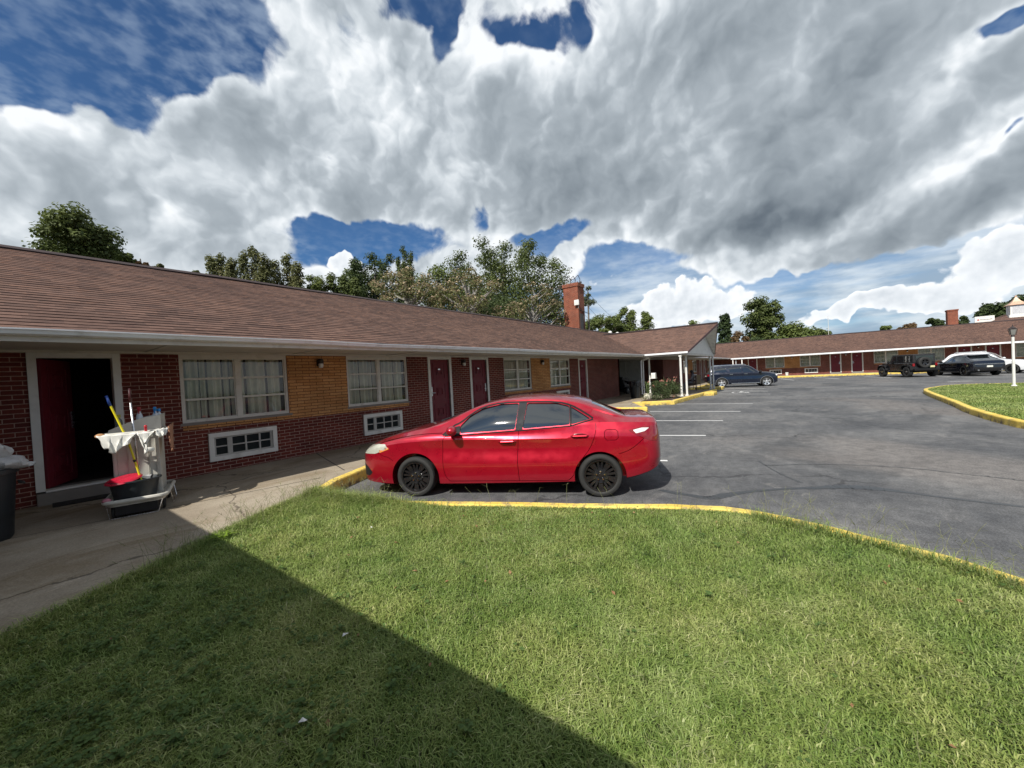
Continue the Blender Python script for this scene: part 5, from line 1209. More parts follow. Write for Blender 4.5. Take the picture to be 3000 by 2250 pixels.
b = MB(); b.lathe([(.235,-.10),(.26,-.13),(.37,-.135),(.41,-.11),(.42,-.06),(.42,.06),(.41,.11),(.37,.135),(.26,.13),(.235,.10)], n=32, ax='x'); sp = b.build('spare_wheel', MAT['rubber'], jp, loc=(3.68,-.12,1.14))
b = MB(); b.lathe([(0,.06),(.05,.06),(.06,.05),(.10,.04)], n=20, ax='x')
for k in range(5):
    a = k*2*math.pi/5+.3; ca, sa = math.cos(a), math.sin(a)
    Q = lambda r_, t_, x_: (x_, r_*ca-t_*sa, r_*sa+t_*ca)
    b.add([Q(.05,-.035,.06),Q(.05,.035,.06),Q(.235,.05,.10),Q(.235,-.05,.10),Q(.05,-.035,.02),Q(.05,.035,.02),Q(.235,.05,.06),Q(.235,-.05,.06)], [(0,1,2,3),(4,7,6,5),(0,4,5,1),(1,5,6,2),(2,6,7,3),(3,7,4,0)])
b.lathe([(.237,.11),(.225,.10),(.22,-.05)], n=28, ax='x'); b.build('rim', MAT['alloy'] if False else MAT['blackrim'], sp)
b = MB(); b.lathe([(0,-.02),(.22,-.02)], n=24, ax='x'); b.build('carrier_plate', MAT['dark2'], sp)

# ------------------------------------------------------------------ housekeeping cart and what it carries
CT = thing('housekeeping_cart', 'grey plastic housekeeping cart with a bumper frame, outside the open door', 'cart', (1.30,7.42,SW), R(-17)); CT.scale = (.87,.87,1.03)
MAT['cart'] = pm('cart_plastic', (.50,.485,.43), .62, .14, 5, dirt=(.32,.30,.25), dsc=5, bump=.15, bsc=70)
b = MB(); b.box(-.27,.27,-.17,.45,.17,1.03); 
for x in (-.10,.135): b.box(x-.006,x+.006,-.178,-.17,.22,.98)
b.box(-.27,-.22,-.180,-.17,.17,1.03); b.box(.22,.27,-.180,-.17,.17,1.03); b.box(-.20,.20,-.178,-.17,.95,.99); b.build('cabinet', MAT['cart'], CT, bevel=.012)
b = MB(); b.prism([(-.30,1.035),(.30,1.035),(.30,1.235),(.06,1.20),(-.16,1.13),(-.30,1.075)], -.17, -.155, ax='y'); b.prism([(-.30,1.035),(.30,1.035),(.30,1.235),(.06,1.20),(-.16,1.13),(-.30,1.075)], .445, .46, ax='y')
b.box(.285,.30,-.155,.445,1.035,1.235); b.box(-.30,-.285,-.155,.445,1.035,1.075); b.box(-.31,.31,-.18,.47,1.02,1.04); b.box(-.285,.285,-.155,.445,1.04,1.065); b.build('top_tray', MAT['cart'], CT, bevel=.005)
b = MB(); b.tube([(-.29,-.17,1.03),(-.32,-.30,1.03),(-.27,-.40,1.03),(.27,-.40,1.03),(.33,-.32,1.03),(.32,-.17,1.03)], .022, 8); b.tube([(-.30,-.34,1.03),(.30,-.34,1.03)], .012, 6); b.build('handle_rail', MAT['cart'], CT)
b = MB(); b.prism(rnd([(-.32,-.56),(.32,-.56),(.34,.54),(-.34,.54)],.12,5), .155, .195); b.build('deck', MAT['cart'], CT, bevel=.008)
rp_ = rnd([(-.345,-.59),(.345,-.59),(.365,.56),(-.365,.56)],.13,6)
b = MB(); b.tube([(x,y,.215) for x, y in rp_]+[(rp_[0][0],rp_[0][1],.215)], .026, 8); b.build('bumper_rail', MAT['cart'], CT)
b = MB(); b.tube([(-.31,-.58,.20),(-.27,-.64,.03),(.25,-.64,.03),(.31,-.58,.20)], .006, 6); b.tube([(.37,-.3,.2),(.40,-.25,.05),(.40,.25,.05),(.37,.3,.2)], .006, 6); b.build('wire_guard', MAT['steel'], CT)
b = MB(); b.box(-.24,.24,-.50,.44,.03,.155); b.build('lower_bin', MAT['black'], CT, bevel=.01)
for x, y in ((-.26,-.42),(.29,-.30),(-.26,.42),(.29,.42)):
    b = MB(); b.lathe([(0,-.016),(.07,-.016),(.075,-.008),(.075,.008),(.07,.016),(0,.016)], (0,0,.075), 18, ax='x'); b.box(-.022,.022,-.03,.03,.08,.16); b.build('caster', MAT['rubber'], CT, loc=(x,y,0))
def on_cart(x, y, z):
    c, s = math.cos(R(-17)), math.sin(R(-17)); x *= .87; y *= .87; return (1.30+x*c-y*s, 7.42+x*s+y*c, SW+z*1.03)
# wash basin with a red lid
b = MB(); b.lathe([(0,.0),(.155,0),(.17,.02),(.20,.235),(.222,.24),(.222,.255),(.205,.258),(.195,.245),(.165,.03),(0,.02)], n=32)
for i, v in enumerate(b.v): b.v[i] = (v[0]*1.22, v[1]*.92, v[2])
bs = b.build('wash_basin', pm('dark_slate_plastic', (.022,.028,.033), .42, .12, 6, bump=.05), loc=on_cart(-.02,-.375,.197), rotz=R(-17)); tag(bs, 'dark slate oval wash basin on the deck of the housekeeping cart', 'basin')
b = MB(); b.lathe([(0,.012),(.10,.018),(.17,.008),(.185,-.006),(.178,-.012),(.0,-.0)], n=28)
dl = b.build('red_lid', pm('red_plastic', (.42,.012,.035), .3, .1, 6), loc=on_cart(-.135,-.40,.462), rotz=R(-17)); dl.rotation_euler = (R(6), R(-10), 0); tag(dl, 'round red plastic lid lying across the dark wash basin', 'lid')
b = MB(); b.tube([on_cart(.06,-.40,.40), on_cart(-.06,-.385,.93), on_cart(-.24,-.36,1.44)], .0125, 10)
yp = b.build('pole', pm('yellow_pole', (.72,.62,.02), .35, .05, 5))
b = MB(); mid = on_cart(-.0,-.392,.66); m2 = on_cart(-.008,-.391,.69); b.cyl(mid, m2, .0165, n=10)
tm = thing('mop', 'yellow-handled mop with a blue grip, leaning in the dark wash basin', 'mop', on_cart(.06,-.40,.22))
for q in (yp,):
    q.parent = tm; q.location = [-c for c in tm.location]
q = b.build('collar', MAT['black'], tm, loc=[-c for c in tm.location])
b = MB(); b.tube([on_cart(-.225,-.362,1.39), on_cart(-.265,-.355,1.52)], .016, 10); b.build('grip', pm('blue_grip', (.02,.06,.25), .4, .1), tm, loc=[-c for c in tm.location])
b = MB(); b.ball(on_cart(.05,-.39,.27), .07, 12, 8, sc=(1.1,1,.6)); b.build('mop_head', pm('mop_yarn', (.35,.33,.29), .95, .2, 30, bump=.6), tm, loc=[-c for c in tm.location])
b = MB(); b.tube([on_cart(.03,-.27,.22), on_cart(-.02,-.30,1.50)], .0125, 10)
t2 = thing('broom', 'grey steel broom handle standing upright on the cart, beside the yellow mop', 'broom', on_cart(.03,-.27,.2)); q = b.build('pole', MAT['steel'], t2, loc=[-c for c in t2.location])
b = MB(); b.tube([on_cart(-.018,-.299,1.42), on_cart(-.022,-.301,1.60)], .015, 10); b.build('grip', pm('maroon_grip', (.08,.02,.02), .5, .1), t2, loc=[-c for c in t2.location])
b = MB(); b.box(-.10,.10,-.02,.02,.0,.09); b.build('brush', MAT['black'], t2, bevel=.01)
# towels and rags over the rail
def cloth(name, label, pts_top, drop, wid, mat, seed, folds=5, cat='towel'):
    """draped cloth: a strip along pts_top hanging down on the front, with folds and a ragged hem"""
    r = random.Random(seed); b = MB(); n, m_ = 22, 12; P = [Vector(p) for p in pts_top]; V = []
    for i in range(n+1):
        t = i/n; k = t*(len(P)-1); a = min(int(k), len(P)-2); base = P[a].lerp(P[a+1], k-a)
        dlen = drop*(.55+.45*math.sin(math.pi*(t*.9+.15))+.10*math.sin(t*11+seed)); ph = math.sin(t*folds*math.pi*2+seed)
        row = []
        for j in range(m_+1):
            s = j/m_
            if s < .22: row.append(base+Vector((0,.10*(1-s/.22),.012+.006*ph)))
            else:
                u = (s-.22)/.78; row.append(base+Vector(((t-.5)*-wid*u*.35+.012*math.sin(u*5+i), -.03-.022*u*(1+ph)-.02*abs(ph)*u, .010-u*dlen)))
        V.append(row)
    k = m_+1; b.add([v for r_ in V for v in r_], [(i*k+j, i*k+j+1, (i+1)*k+j+1, (i+1)*k+j) for i in range(n) for j in range(m_)], 0, True)
    o = b.build(name, mat, loc=on_cart(0,0,0), rotz=R(-17)); md = o.modifiers.new('th','SOLIDIFY'); md.thickness = .006; tag(o, label, cat); return o
wc = pm('white_rag', (.66,.65,.60), .9, .08, 10, bump=.3, bsc=120)
cloth('towel', 'white towel draped over the left end of the cart rail', [(-.33,-.41,1.06),(-.15,-.43,1.055),(.05,-.43,1.05)], .22, .5, wc, 3, 3)
cloth('rag', 'white rag clipped over the middle of the cart rail by a red peg', [(.04,-.425,1.05),(.13,-.43,1.055),(.22,-.43,1.055)], .26, .6, wc, 8, 2, 'rag')
cloth('rag', 'crumpled white rag over the right corner of the cart rail', [(.22,-.41,1.07),(.30,-.38,1.075),(.345,-.28,1.07)], .10, .1, wc, 5, 3, 'rag')
cloth('paper_bag', 'brown paper bag hanging open from the right side of the cart', [(.335,-.22,1.08),(.36,.0,1.10),(.36,.2,1.12)], .34, .2, pm('kraft_paper', (.30,.15,.09), .8, .1, 5), 6, 1, 'bag')
b = MB(); b.ball((0,0,0), .055, 12, 8, sc=(1.1,.5,.7)); q = b.build('rag', wc, loc=on_cart(.17,-.47,.80)); tag(q, 'small white crocheted rag hanging below the red peg', 'rag')
b = MB(); b.box(-.012,.012,-.012,.012,-.04,.04); b.ball((0,0,.045), .018, 8, 6); q = b.build('peg', pm('red_peg', (.5,.02,.03), .4, .1), loc=on_cart(.15,-.45,1.06)); tag(q, 'red clothes peg on the cart rail', 'peg')
b = MB(); b.ball((0,0,0), .045, 12, 8, sc=(1.1,.9,.7)); q = b.build('work_glove', pm('tan_leather', (.38,.20,.09), .8, .2, 12), loc=on_cart(-.345,-.42,1.03)); tag(q, 'tan glove tucked under the towel at the left end of the cart', 'glove')
def bottle(name, label, x, y, c_body, c_cap, h=.17, trig=False):
    h *= 1.15; o = thing(name, label, 'bottle', on_cart(x, y, 1.075), R(-17))
    b = MB(); b.lathe([(0,0),(.034,0),(.038,.01),(.038,h*.55),(.030,h*.75),(.014,h*.9),(.014,h)], n=18); b.build('container', c_body, o)
    b = MB()
    if trig: b.box(-.014,.014,-.055,.03,h+.012,h+.05); b.box(-.006,.006,-.045,-.025,h-.04,h+.015); b.cyl((0,0,h-.01),(0,0,h+.02),.018,n=12); b.cyl((0,-.055,h+.035),(0,-.075,h+.035),.008,n=8)
    else: b.cyl((0,0,h-.01),(0,0,h+.03),.022,n=12)
    b.build('trigger' if trig else 'cap', c_cap, o); return o
bw_ = pm('white_bottle', (.62,.64,.66), .35, .05); bc_ = pm('clear_bottle', (.16,.17,.15), .2, .1)
bottle('bottle', 'small clear bottle with a yellow cap at the low end of the cart tray', -.22, .12, bc_, pm('yellow_cap', (.5,.45,.03), .4, .05), .14)
bottle('spray_bottle', 'white spray bottle with a red trigger head in the cart tray', .035, .02, bw_, pm('red_trigger', (.35,.01,.02), .35, .05), .20, True)
bottle('spray_bottle', 'white spray bottle with a blue trigger head at the high end of the cart tray', .22, .05, bw_, pm('blue_trigger', (.02,.22,.55), .35, .05), .19, True)
bottle('spray_bottle', 'second white bottle with a blue cap behind the first in the cart tray', .255, .16, bw_, bpy.data.materials['blue_trigger'], .18)
b = MB(); b.ball((0,0,0), .045, 10, 6, sc=(1,1,.8)); q = b.build('cloth_wad', pm('pink_cloth', (.42,.16,.20), .9, .2, 20, bump=.4), loc=on_cart(-.31,-.52,.24)); tag(q, 'pink cloth wad tucked at the front left corner of the cart deck', 'cloth')
# door mat
b = MB(); b.prism([(.58,8.72),(1.16,8.66),(1.20,8.95),(.60,9.02)], SW, SW+.018); q = b.build('door_mat', pm('black_mat', (.015,.014,.013), .9, .2, 20, bump=.5), bevel=.004); tag(q, 'narrow black door mat on the pavement in front of the open door', 'mat')
# ------------------------------------------------------------------ bin with bags at the left edge
bn = thing('trash_bin', 'dark plastic rubbish bin at the left edge of the photo', 'bin', (-.02,7.42,SW))
b = MB(); b.lathe([(0,0),(.20,0),(.215,.03),(.26,.74),(.285,.745),(.285,.79),(.27,.80),(.255,.775),(.20,.05),(0,.04)], n=28); b.build('bin_body', pm('bin_charcoal', (.012,.016,.019), .5, .15, 6, bump=.08), bn)
b = MB(); b.tube([(.27,-.08,.62),(.31,-.06,.60),(.31,.06,.60),(.27,.08,.62)], .012, 6); b.build('bin_handle', MAT['black'], bn)
def bag(name, label, loc, sc_, mat, seed, cat='bag'):
    r = random.Random(seed); b = MB(); n, k = 26, 16; ph = [r.uniform(0,6) for _ in range(8)]
    vs = []
    for i in range(k+1):
        th_ = math.pi*i/k
        for j in range(n):
            a = 2*math.pi*j/n; q = 1+.13*math.sin(3*a+ph[0]+2*th_)+.09*math.sin(5*a+ph[1]-3*th_)+.07*math.sin(9*a+ph[2]+4*th_)+.05*math.sin(13*a+ph[3])
            vs.append((sc_[0]*q*math.sin(th_)*math.cos(a), sc_[1]*q*math.sin(th_)*math.sin(a), -sc_[2]*math.cos(th_)*(1+.1*math.sin(2*a+ph[4]))))
    b.add(vs, [(i*n+j, i*n+(j+1)%n, (i+1)*n+(j+1)%n, (i+1)*n+j) for i in range(k) for j in range(n)], 0, True)
    return tag(b.build(name, mat, loc=loc), label, cat)
t = NT('clear_film'); t.P(Base_Color=(.70,.70,.70,1), Roughness=.22, Alpha=.8, Coat_Weight=.5); t.bump(t.noise(t.obj(), 22, 5, .7, dist=1.2), 1.0, .03); MAT['film'] = t.m
bag('rubbish_bag', 'upper clear plastic rubbish bag heaped on the bin', (-.02,7.40,1.17), (.215,.19,.165), MAT['film'], 2)
bag('rubbish_bag', 'lower clear plastic rubbish bag slumping over the bin rim', (.13,7.36,1.03), (.20,.16,.09), MAT['film'], 4)
bag('rubbish_bag', 'flat tail of clear plastic hanging off the bin toward the door', (.27,7.36,.99), (.12,.08,.035), MAT['film'], 9)
bag('cloth_wad', 'pink cloth crushed between the clear bags on the bin', (.02,7.28,1.07), (.12,.06,.03), bpy.data.materials['pink_cloth'], 6, 'cloth')
bag('rubbish_bag', 'black plastic bag behind the clear ones on the bin', (-.06,7.60,1.26), (.17,.12,.06), MAT['black'], 8)

# ------------------------------------------------------------------ under the canopy
def chair(label, loc, rz, mat, tall=.98):
    o = thing('armchair', label, 'chair', loc, rz)
    b = MB(); b.box(-.27,.27,-.26,.27,.36,.46); b.build('seat', mat, o, bevel=.02)
    b = MB(); b.box(-.28,.28,-.33,-.25,.40,tall); b.build('backrest', mat, o, bevel=.025)
    for x in (-.24,.24):
        for y in (-.29,.22): c = MB(); c.cyl((x,y,0),(x,y,.38),.016,.02,8); c.build('leg', MAT['blacksteel'], o)
        c = MB(); c.tube([(x*1.12,-.27,.62),(x*1.12,.15,.64),(x*1.12,.2,.40)], .018, 6); c.build('armrest', MAT['blacksteel'], o)
    return o
chair('dark brown armchair under the canopy with its back to the lot, a person in it', (27.75,5.95,SW), R(100-90), pm('brown_vinyl', (.045,.022,.015), .6, .15, 6))
chair('tan armchair under the canopy beside the person in the brown armchair', (29.3,6.1,SW), R(-20), pm('tan_fabric', (.17,.12,.06), .85, .15, 6))
chair('dark maroon armchair by the brick wall under the canopy, behind the white posts', (25.1,7.0,SW), R(30), pm('maroon_vinyl', (.05,.012,.012), .6, .15, 6))
def skin(name, pts, edges, radii, mat, parent, loc, lv=2):
    me = bpy.data.meshes.new(name); me.from_pydata(pts, edges, []); o = bpy.data.objects.new(name, me); col.objects.link(o); o.location = loc
    md = o.modifiers.new('skin','SKIN'); md.use_smooth_shade = True
    for v, r_ in zip(me.skin_vertices[0].data, radii): v.radius = r_ if isinstance(r_, tuple) else (r_, r_)
    me.skin_vertices[0].data[0].use_root = True
    sb = o.modifiers.new('sub','SUBSURF'); sb.levels = lv; sb.render_levels = lv
    dg = bpy.context.evaluated_depsgraph_get(); m2 = bpy.data.meshes.new_from_object(o.evaluated_get(dg)); bpy.data.objects.remove(o)
    m2.name = name; m2.materials.clear(); m2.materials.append(mat); q = bpy.data.objects.new(name, m2); col.objects.link(q); q.location = loc
    if parent: q.parent = parent; q.location = (0,0,0)
    return q
# seated person: pelvis on the seat, leaning to one side, forearm on the arm of the chair
ps = thing('person', 'person with dark hair in a grey shirt sitting in the brown armchair, seen from behind', 'person', (27.75,5.95,SW), R(10))
V_ = [(0,-.08,.56),(0,-.13,.78),(0,-.12,1.0),(.02,-.08,1.08),(.03,-.06,1.20), (.19,-.11,1.0),(.27,-.05,.78),(.26,.18,.70),(.25,.26,.70), (-.19,-.11,1.0),(-.27,-.03,.78),(-.25,.20,.70),(-.24,.27,.70),
      (.10,-.02,.54),(.13,.38,.55),(.13,.42,.12),(.13,.54,.06),(-.10,-.02,.54),(-.13,.38,.55),(-.13,.40,.12),(-.13,.52,.06)]
E_ = [(0,1),(1,2),(2,3),(3,4),(2,5),(5,6),(6,7),(7,8),(2,9),(9,10),(10,11),(11,12),(0,13),(13,14),(14,15),(15,16),(0,17),(17,18),(18,19),(19,20)]
R__ = [(.16,.12),(.14,.11),(.15,.10),.055,.09,.065,.05,.04,.035,.065,.05,.04,.035,.09,.07,.045,.04,.09,.07,.045,.04]
skin('body', V_, E_, R__, pm('grey_shirt', (.16,.16,.18), .9, .15, 8), ps, (0,0,0))
b = MB(); b.ball((.03,-.05,1.23), .105, 16, 10, sc=(.88,1,1.12)); b.ball((.03,-.135,1.15), .06, 10, 8, sc=(1,.8,1)); b.build('hair', pm('dark_hair', (.012,.009,.008), .5, .2, 20), ps)
b = MB(); b.ball((.03,-.01,1.20), .085, 14, 10, sc=(.85,1,1.15)); b.build('face', pm('skin_tone', (.30,.16,.10), .6, .08, 8), ps)
# post box on the near post
mb_ = thing('letter_box', 'white letter box fixed to the first canopy post above the roses', 'letter box', (23.17,7.12,1.02+SW))
b = MB(); b.prism([(-.13,0),(.13,0),(.13,.2)]+[(.13*math.cos(t),.2+.13*math.sin(t)) for t in np.linspace(0,math.pi,10)]+[(-.13,.2)], -.28, -.05, ax='y'); b.build('box_body', MAT['white'], mb_, bevel=.005)
b = MB(); b.box(-.17,.17,-.30,.06,-.03,0); b.build('bracket', MAT['white'], mb_); b = MB(); b.box(-.08,.08,-.285,-.279,.02,.18); b.build('box_flap', MAT['greyplastic'], mb_)
# planter pot with stalks
pt = thing('planter_pot', 'cream ceramic pot with bare green stalks at the corner of the rose bed', 'pot', (20.25,6.40,SW))
b = MB(); b.lathe([(0,0),(.15,0),(.21,.06),(.23,.16),(.20,.28),(.215,.30),(.20,.31),(.18,.27),(0,.25)], n=24); b.build('pot', pm('cream_glaze', (.60,.57,.46), .45, .06, 5), pt)
b = MB()
for k in range(4): b.tube([(.04*math.cos(k*1.7),.04*math.sin(k*1.7),.25),(.06*math.cos(k*1.7),.07*math.sin(k*1.7),.7+.05*k),(.10*math.cos(k*1.7),.10*math.sin(k*1.7),.95-.03*k)], .012, 6)
b.build('stalks', pm('stalk_green', (.16,.22,.07), .7, .2), pt)
b2_ = thing('trash_bin', 'black rubbish bin with a black liner beside the carport opening', 'bin', (21.35,7.45,SW))
b = MB(); b.lathe([(0,0),(.22,0),(.235,.03),(.29,.86),(.31,.87),(.31,.91),(.29,.92),(0,.90)], n=28); b.build('bin_body', bpy.data.materials['bin_charcoal'], b2_)
b = MB()
for i in range(28):
    a0, a1 = 2*math.pi*i/28, 2*math.pi*(i+1)/28; r0 = .318+.02*math.sin(i*2.1); r1 = .318+.02*math.sin((i+1)*2.1); d0 = .70+.06*math.sin(i*1.3); d1 = .70+.06*math.sin((i+1)*1.3)
    b.add([(r0*math.cos(a0),r0*math.sin(a0),.93),(r1*math.cos(a1),r1*math.sin(a1),.93),(r1*1.02*math.cos(a1),r1*1.02*math.sin(a1),d1),(r0*1.02*math.cos(a0),r0*1.02*math.sin(a0),d0)], [(0,1,2,3)], 0, True)
    b.add([(0,0,.97),(r1*math.cos(a1),r1*math.sin(a1),.93),(r0*math.cos(a0),r0*math.sin(a0),.93)], [(0,1,2)], 0, True)
b.build('bin_liner', pm('black_liner', (.012,.012,.013), .18, .2, 8, bump=.6, bsc=14), b2_)
# ride-on mower with a grass-catcher chute in the carport
mw = thing('ride_on_mower', 'black ride-on mower parked in the dark carport passage behind the bin', 'mower', (25.6,9.7,SW), R(-8))
blk2 = pm('mower_black', (.018,.018,.018), .5, .2, 6)
b = MB(); b.box(-.35,.45,-.28,.28,.28,.62); b.box(.40,1.05,-.24,.24,.30,.82); b.build('chassis', blk2, mw, bevel=.05)
b = MB(); b.prism([(-.6,.95),(.9,.62),(.95,.70),(-.5,1.12)], -.25, .25, ax='y'); b.build('hood_cover', blk2, mw, bevel=.03)
b = MB(); b.box(-.30,.10,-.22,.22,.62,.72); b.build('seat', pm('mower_seat', (.03,.028,.025), .6, .2), mw, bevel=.03); b = MB(); b.prism([(-.34,.66),(-.22,.66),(-.34,1.05),(-.44,1.03)], -.22, .22, ax='y'); b.build('seat_back', bpy.data.materials['mower_seat'], mw)
b = MB(); b.tube([(.50,0,.8),(.38,0,1.0)], .02, 6); b.lathe([(.16,-.012),(.175,0),(.16,.012),(.145,0),(.16,-.012)], (.36,0,1.02), 20); b.build('steering_wheel', MAT['black'], mw)
b = MB(); b.box(-.5,.6,-.50,.50,.12,.24); b.build('mower_deck', blk2, mw, bevel=.04)
for x, y, r_ in ((-.25,-.42,.24),(-.25,.42,.24),(.85,-.36,.17),(.85,.36,.17)):
    b = MB(); b.lathe([(r_*.5,-.08),(r_*.9,-.085),(r_,-.05),(r_,.05),(r_*.9,.085),(r_*.5,.08)], (0,0,r_), 20, ax='y'); w_ = b.build('wheel', MAT['rubber'], mw, loc=(x,y,0)); b = MB(); b.lathe([(0,-.05),(r_*.5,-.05),(r_*.5,.05),(0,.05)], (0,0,r_), 16, ax='y'); b.build('rim', MAT['greyplastic'], w_)
# small bucket against the far wall
bk = thing('bucket', 'white plastic bucket standing against the far brick wall between the first two windows', 'bucket', (56.0,1.62,SW-.05))
b = MB(); b.lathe([(0,0),(.14,0),(.16,.36),(.17,.365),(.17,.39),(.155,.39),(.14,.02),(0,.02)], n=20); b.build('bucket_body', MAT['white'], bk); b = MB(); b.tube([(-.16,0,.34),(-.17,-.05,.25),(-.1,-.15,.18),(.1,-.15,.18),(.17,-.05,.25),(.16,0,.34)], .005, 5); b.build('bail', MAT['steel'], bk)
# ------------------------------------------------------------------ lamp post on the island
lp = thing('street_lamp', 'white lamp post with a dark square lantern on the grass island', 'street lamp', (26.92,-7.36,.14))
b = MB(); b.cyl((0,0,0),(0,0,2.18),.05,.046,14); b.lathe([(.09,0),(.09,.05),(.065,.08)], n=14); b.build('pole', MAT['white'], lp)
b = MB(); b.cyl((0,0,2.18),(0,0,2.26),.06,.045,10); b.prism([(-.10,-.10),(.10,-.10),(.10,.10),(-.10,.10)], 2.50, 2.53)
for x, y in ((-.09,-.09),(.09,-.09),(.09,.09),(-.09,.09)): b.tube([(x*.75,y*.75,2.25),(x*1.2,y*1.2,2.51)], .010, 5)
b.lathe([(.13,2.53),(.08,2.58),(.02,2.63),(.015,2.70),(0,2.71)], n=8); b.build('lantern_frame', MAT['blacksteel'], lp)
b = MB(); b.lathe([(.07,2.26),(.115,2.49)], n=8); b.build('lantern_glass', pm('lantern_grey_glass', (.20,.20,.19), .25, .1), lp)
# ------------------------------------------------------------------ utility poles and lines
up = thing('utility_pole', 'wooden utility pole with a grey transformer, behind the brick chimney', 'utility pole', (28.9,15.1,0))
wood = pm('weathered_wood', (.26,.23,.19), .9, .2, 6, bump=.5)
b = MB(); b.cyl((0,0,0),(-.25,0,8.95),.14,.10,12); b.build('pole', wood, up)
b = MB(); b.tube([(-1.15,.35,8.62),(1.35,-.45,9.2)], .055, 6); b.tube([(-1.1,.5,8.45),(1.4,-.30,9.0)], .045, 6); b.tube([(0,0,8.3),(.7,-.25,9.0)], .025, 6); b.build('crossarm', pm('dark_wood', (.08,.07,.055), .9, .2, 6), up)
b = MB(); b.lathe([(0,0),(.20,0),(.225,.03),(.225,.90),(.20,.95),(.05,1.08),(0,1.08)], (.30,-.42,6.35), 20); b.build('transformer', pm('transformer_grey', (.58,.60,.60), .45, .05, 4), up)
for k, q in enumerate(((1.32,-.42,9.15),(.9,-.30,9.05))):
    b = MB(); b.lathe([(.02,0),(.05,.02),(.03,.06),(.05,.08),(.03,.12),(.05,.14),(.02,.2)], q, 10); b.build('insulator', MAT['dark2'], up)
up2 = thing('utility_pole', 'distant pale utility pole with one crossarm, behind the canopy roof', 'utility pole', (58.0,21.5,0))
b = MB(); b.cyl((0,0,0),(0,0,8.3),.20,.15,10); b.build('pole', pm('pale_pole', (.55,.55,.53), .7, .08), up2); b = MB(); b.box(-.06,.06,-1.6,1.6,7.9,8.05); b.build('crossarm', wood, up2)
def wire(a, c, sag, n=26, r=.013):
    a = Vector(a); c = Vector(c); return [a.lerp(c, i/n)-Vector((0,0,4*sag*(i/n)*(1-i/n))) for i in range(n+1)]
for k, (a, c, sg, lb) in enumerate((((30.2,14.7,9.15),(58,20.1,8.0),.9,'uppermost overhead wire running right from the pole behind the chimney'),((29.6,14.9,8.4),(58,21.3,7.9),1.1,'second overhead wire running right from the pole behind the chimney'),((29.0,15.0,7.9),(58,22.9,7.8),1.2,'third overhead wire running right from the pole behind the chimney'),((28.9,15.1,7.0),(58,21.5,6.8),1.0,'lowest overhead wire running right from the pole behind the chimney'))):
    b = MB(); b.tube(wire(a, c, sg), .013, 5); q = b.build('overhead_wire', MAT['black']); tag(q, lb, 'wire', 'overhead wires beyond the roof')
b = MB(); b.cyl((0,0,0),(0,0,9.3),.06,.03,8); b.box(-.2,.2,-.02,.02,8.9,8.93); q = b.build('mast', MAT['greyplastic'], loc=(88.,-3.6,0)); tag(q, 'thin bare mast rising above the far tree line', 'mast')
# ------------------------------------------------------------------ beyond the far wing
cp = thing('cupola_building', 'neighbouring building with a white louvred cupola under a copper-coloured roof', 'building', (82,-24.2,0))
b = MB(); b.prism([(-7,0),(7,0),(7,5.0),(0,6.7),(-7,5.0)], -7, 7, ax='x') if False else b.box(-6,6,-6,6,0,4.6); b.build('wall', MAT['tan'], cp)
b = MB(); b.add([(-6.6,-6.6,4.6),(6.6,-6.6,4.6),(6.6,6.6,4.6),(-6.6,6.6,4.6),(0,-1.5,6.9),(0,1.5,6.9)], [(0,1,4),(1,2,5,4),(2,3,5),(3,0,4,5)]); b.build('roof', MAT['shingle'], cp)
cu = MB(); cu.box(-.95,.95,-.95,.95,5.4,6.5); cu.box(-.78,.78,-.78,.78,6.5,8.05)
cq = cu.build('cupola', MAT['white'], cp, bevel=.02); cq.location = (-2.0,2.0,.75); cq.scale = (.84,.84,.84)
b = MB()
for z in np.arange(6.68,7.9,.12):
    b.box(-.80,-.781,-.58,.58,z,z+.07); b.box(-.58,.58,.781,.80,z,z+.07)
b.build('louvre', pm('louvre_white', (.45,.46,.50), .6, .1), cq)
cop = pm('copper_roof', (.56,.36,.25), .4, .12, 3, metal=.25)
b = MB(); s_ = [(1.02,8.05),(.72,8.28),(.42,8.62),(.20,9.0),(.05,9.3)]
for (a,z0),(c,z1) in zip(s_[:-1], s_[1:]):
    for k in range(4):
        q = [(-1,-1),(1,-1),(1,1),(-1,1)]; p0, p1 = q[k], q[(k+1)%4]; b.quad((p0[0]*a,p0[1]*a,z0),(p1[0]*a,p1[1]*a,z0),(p1[0]*c,p1[1]*c,z1),(p0[0]*c,p0[1]*c,z1))
b.ball((0,0,9.38), .14, 10, 8); b.build('cupola_roof', cop, cq)
b = MB(); b.tube([(0,0,9.3),(0,0,9.7)], .015, 5); b.tube([(0,-.7,9.62),(0,.3,9.56)], .02, 5); b.build('weather_vane', MAT['blacksteel'], cq)
sg = thing('roadside_sign', 'white rectangular sign board with a red emblem and grey lettering, left of the cupola', 'sign', (80,-19.5,0), R(-10))
b = MB(); b.box(-.15,.15,-.85,.85,5.55,6.45); b.build('sign_board', MAT['white'], sg, bevel=.02)
b = MB(); b.cyl((0,-.5,0),(0,-.5,5.6),.08,n=8); b.cyl((0,.5,0),(0,.5,5.6),.08,n=8); b.build('sign_post', MAT['steel'], sg)
b = MB(); b.add([(-.156,.68,6.0),(-.156,.56,6.12),(-.156,.44,6.0),(-.156,.56,5.88)], [(0,1,2,3)]); b.build('emblem', bpy.data.materials['red_trigger'], sg)
b = MB(); r = random.Random(4); y = .40
while y > -.62:
    w_ = r.uniform(.035,.06); h_ = r.choice((.07,.10,.07,.11)); b.box(-.158,-.151,y-w_,y,5.96,5.96+h_); y -= w_+.018
b.build('lettering', MAT['dark2'], sg)
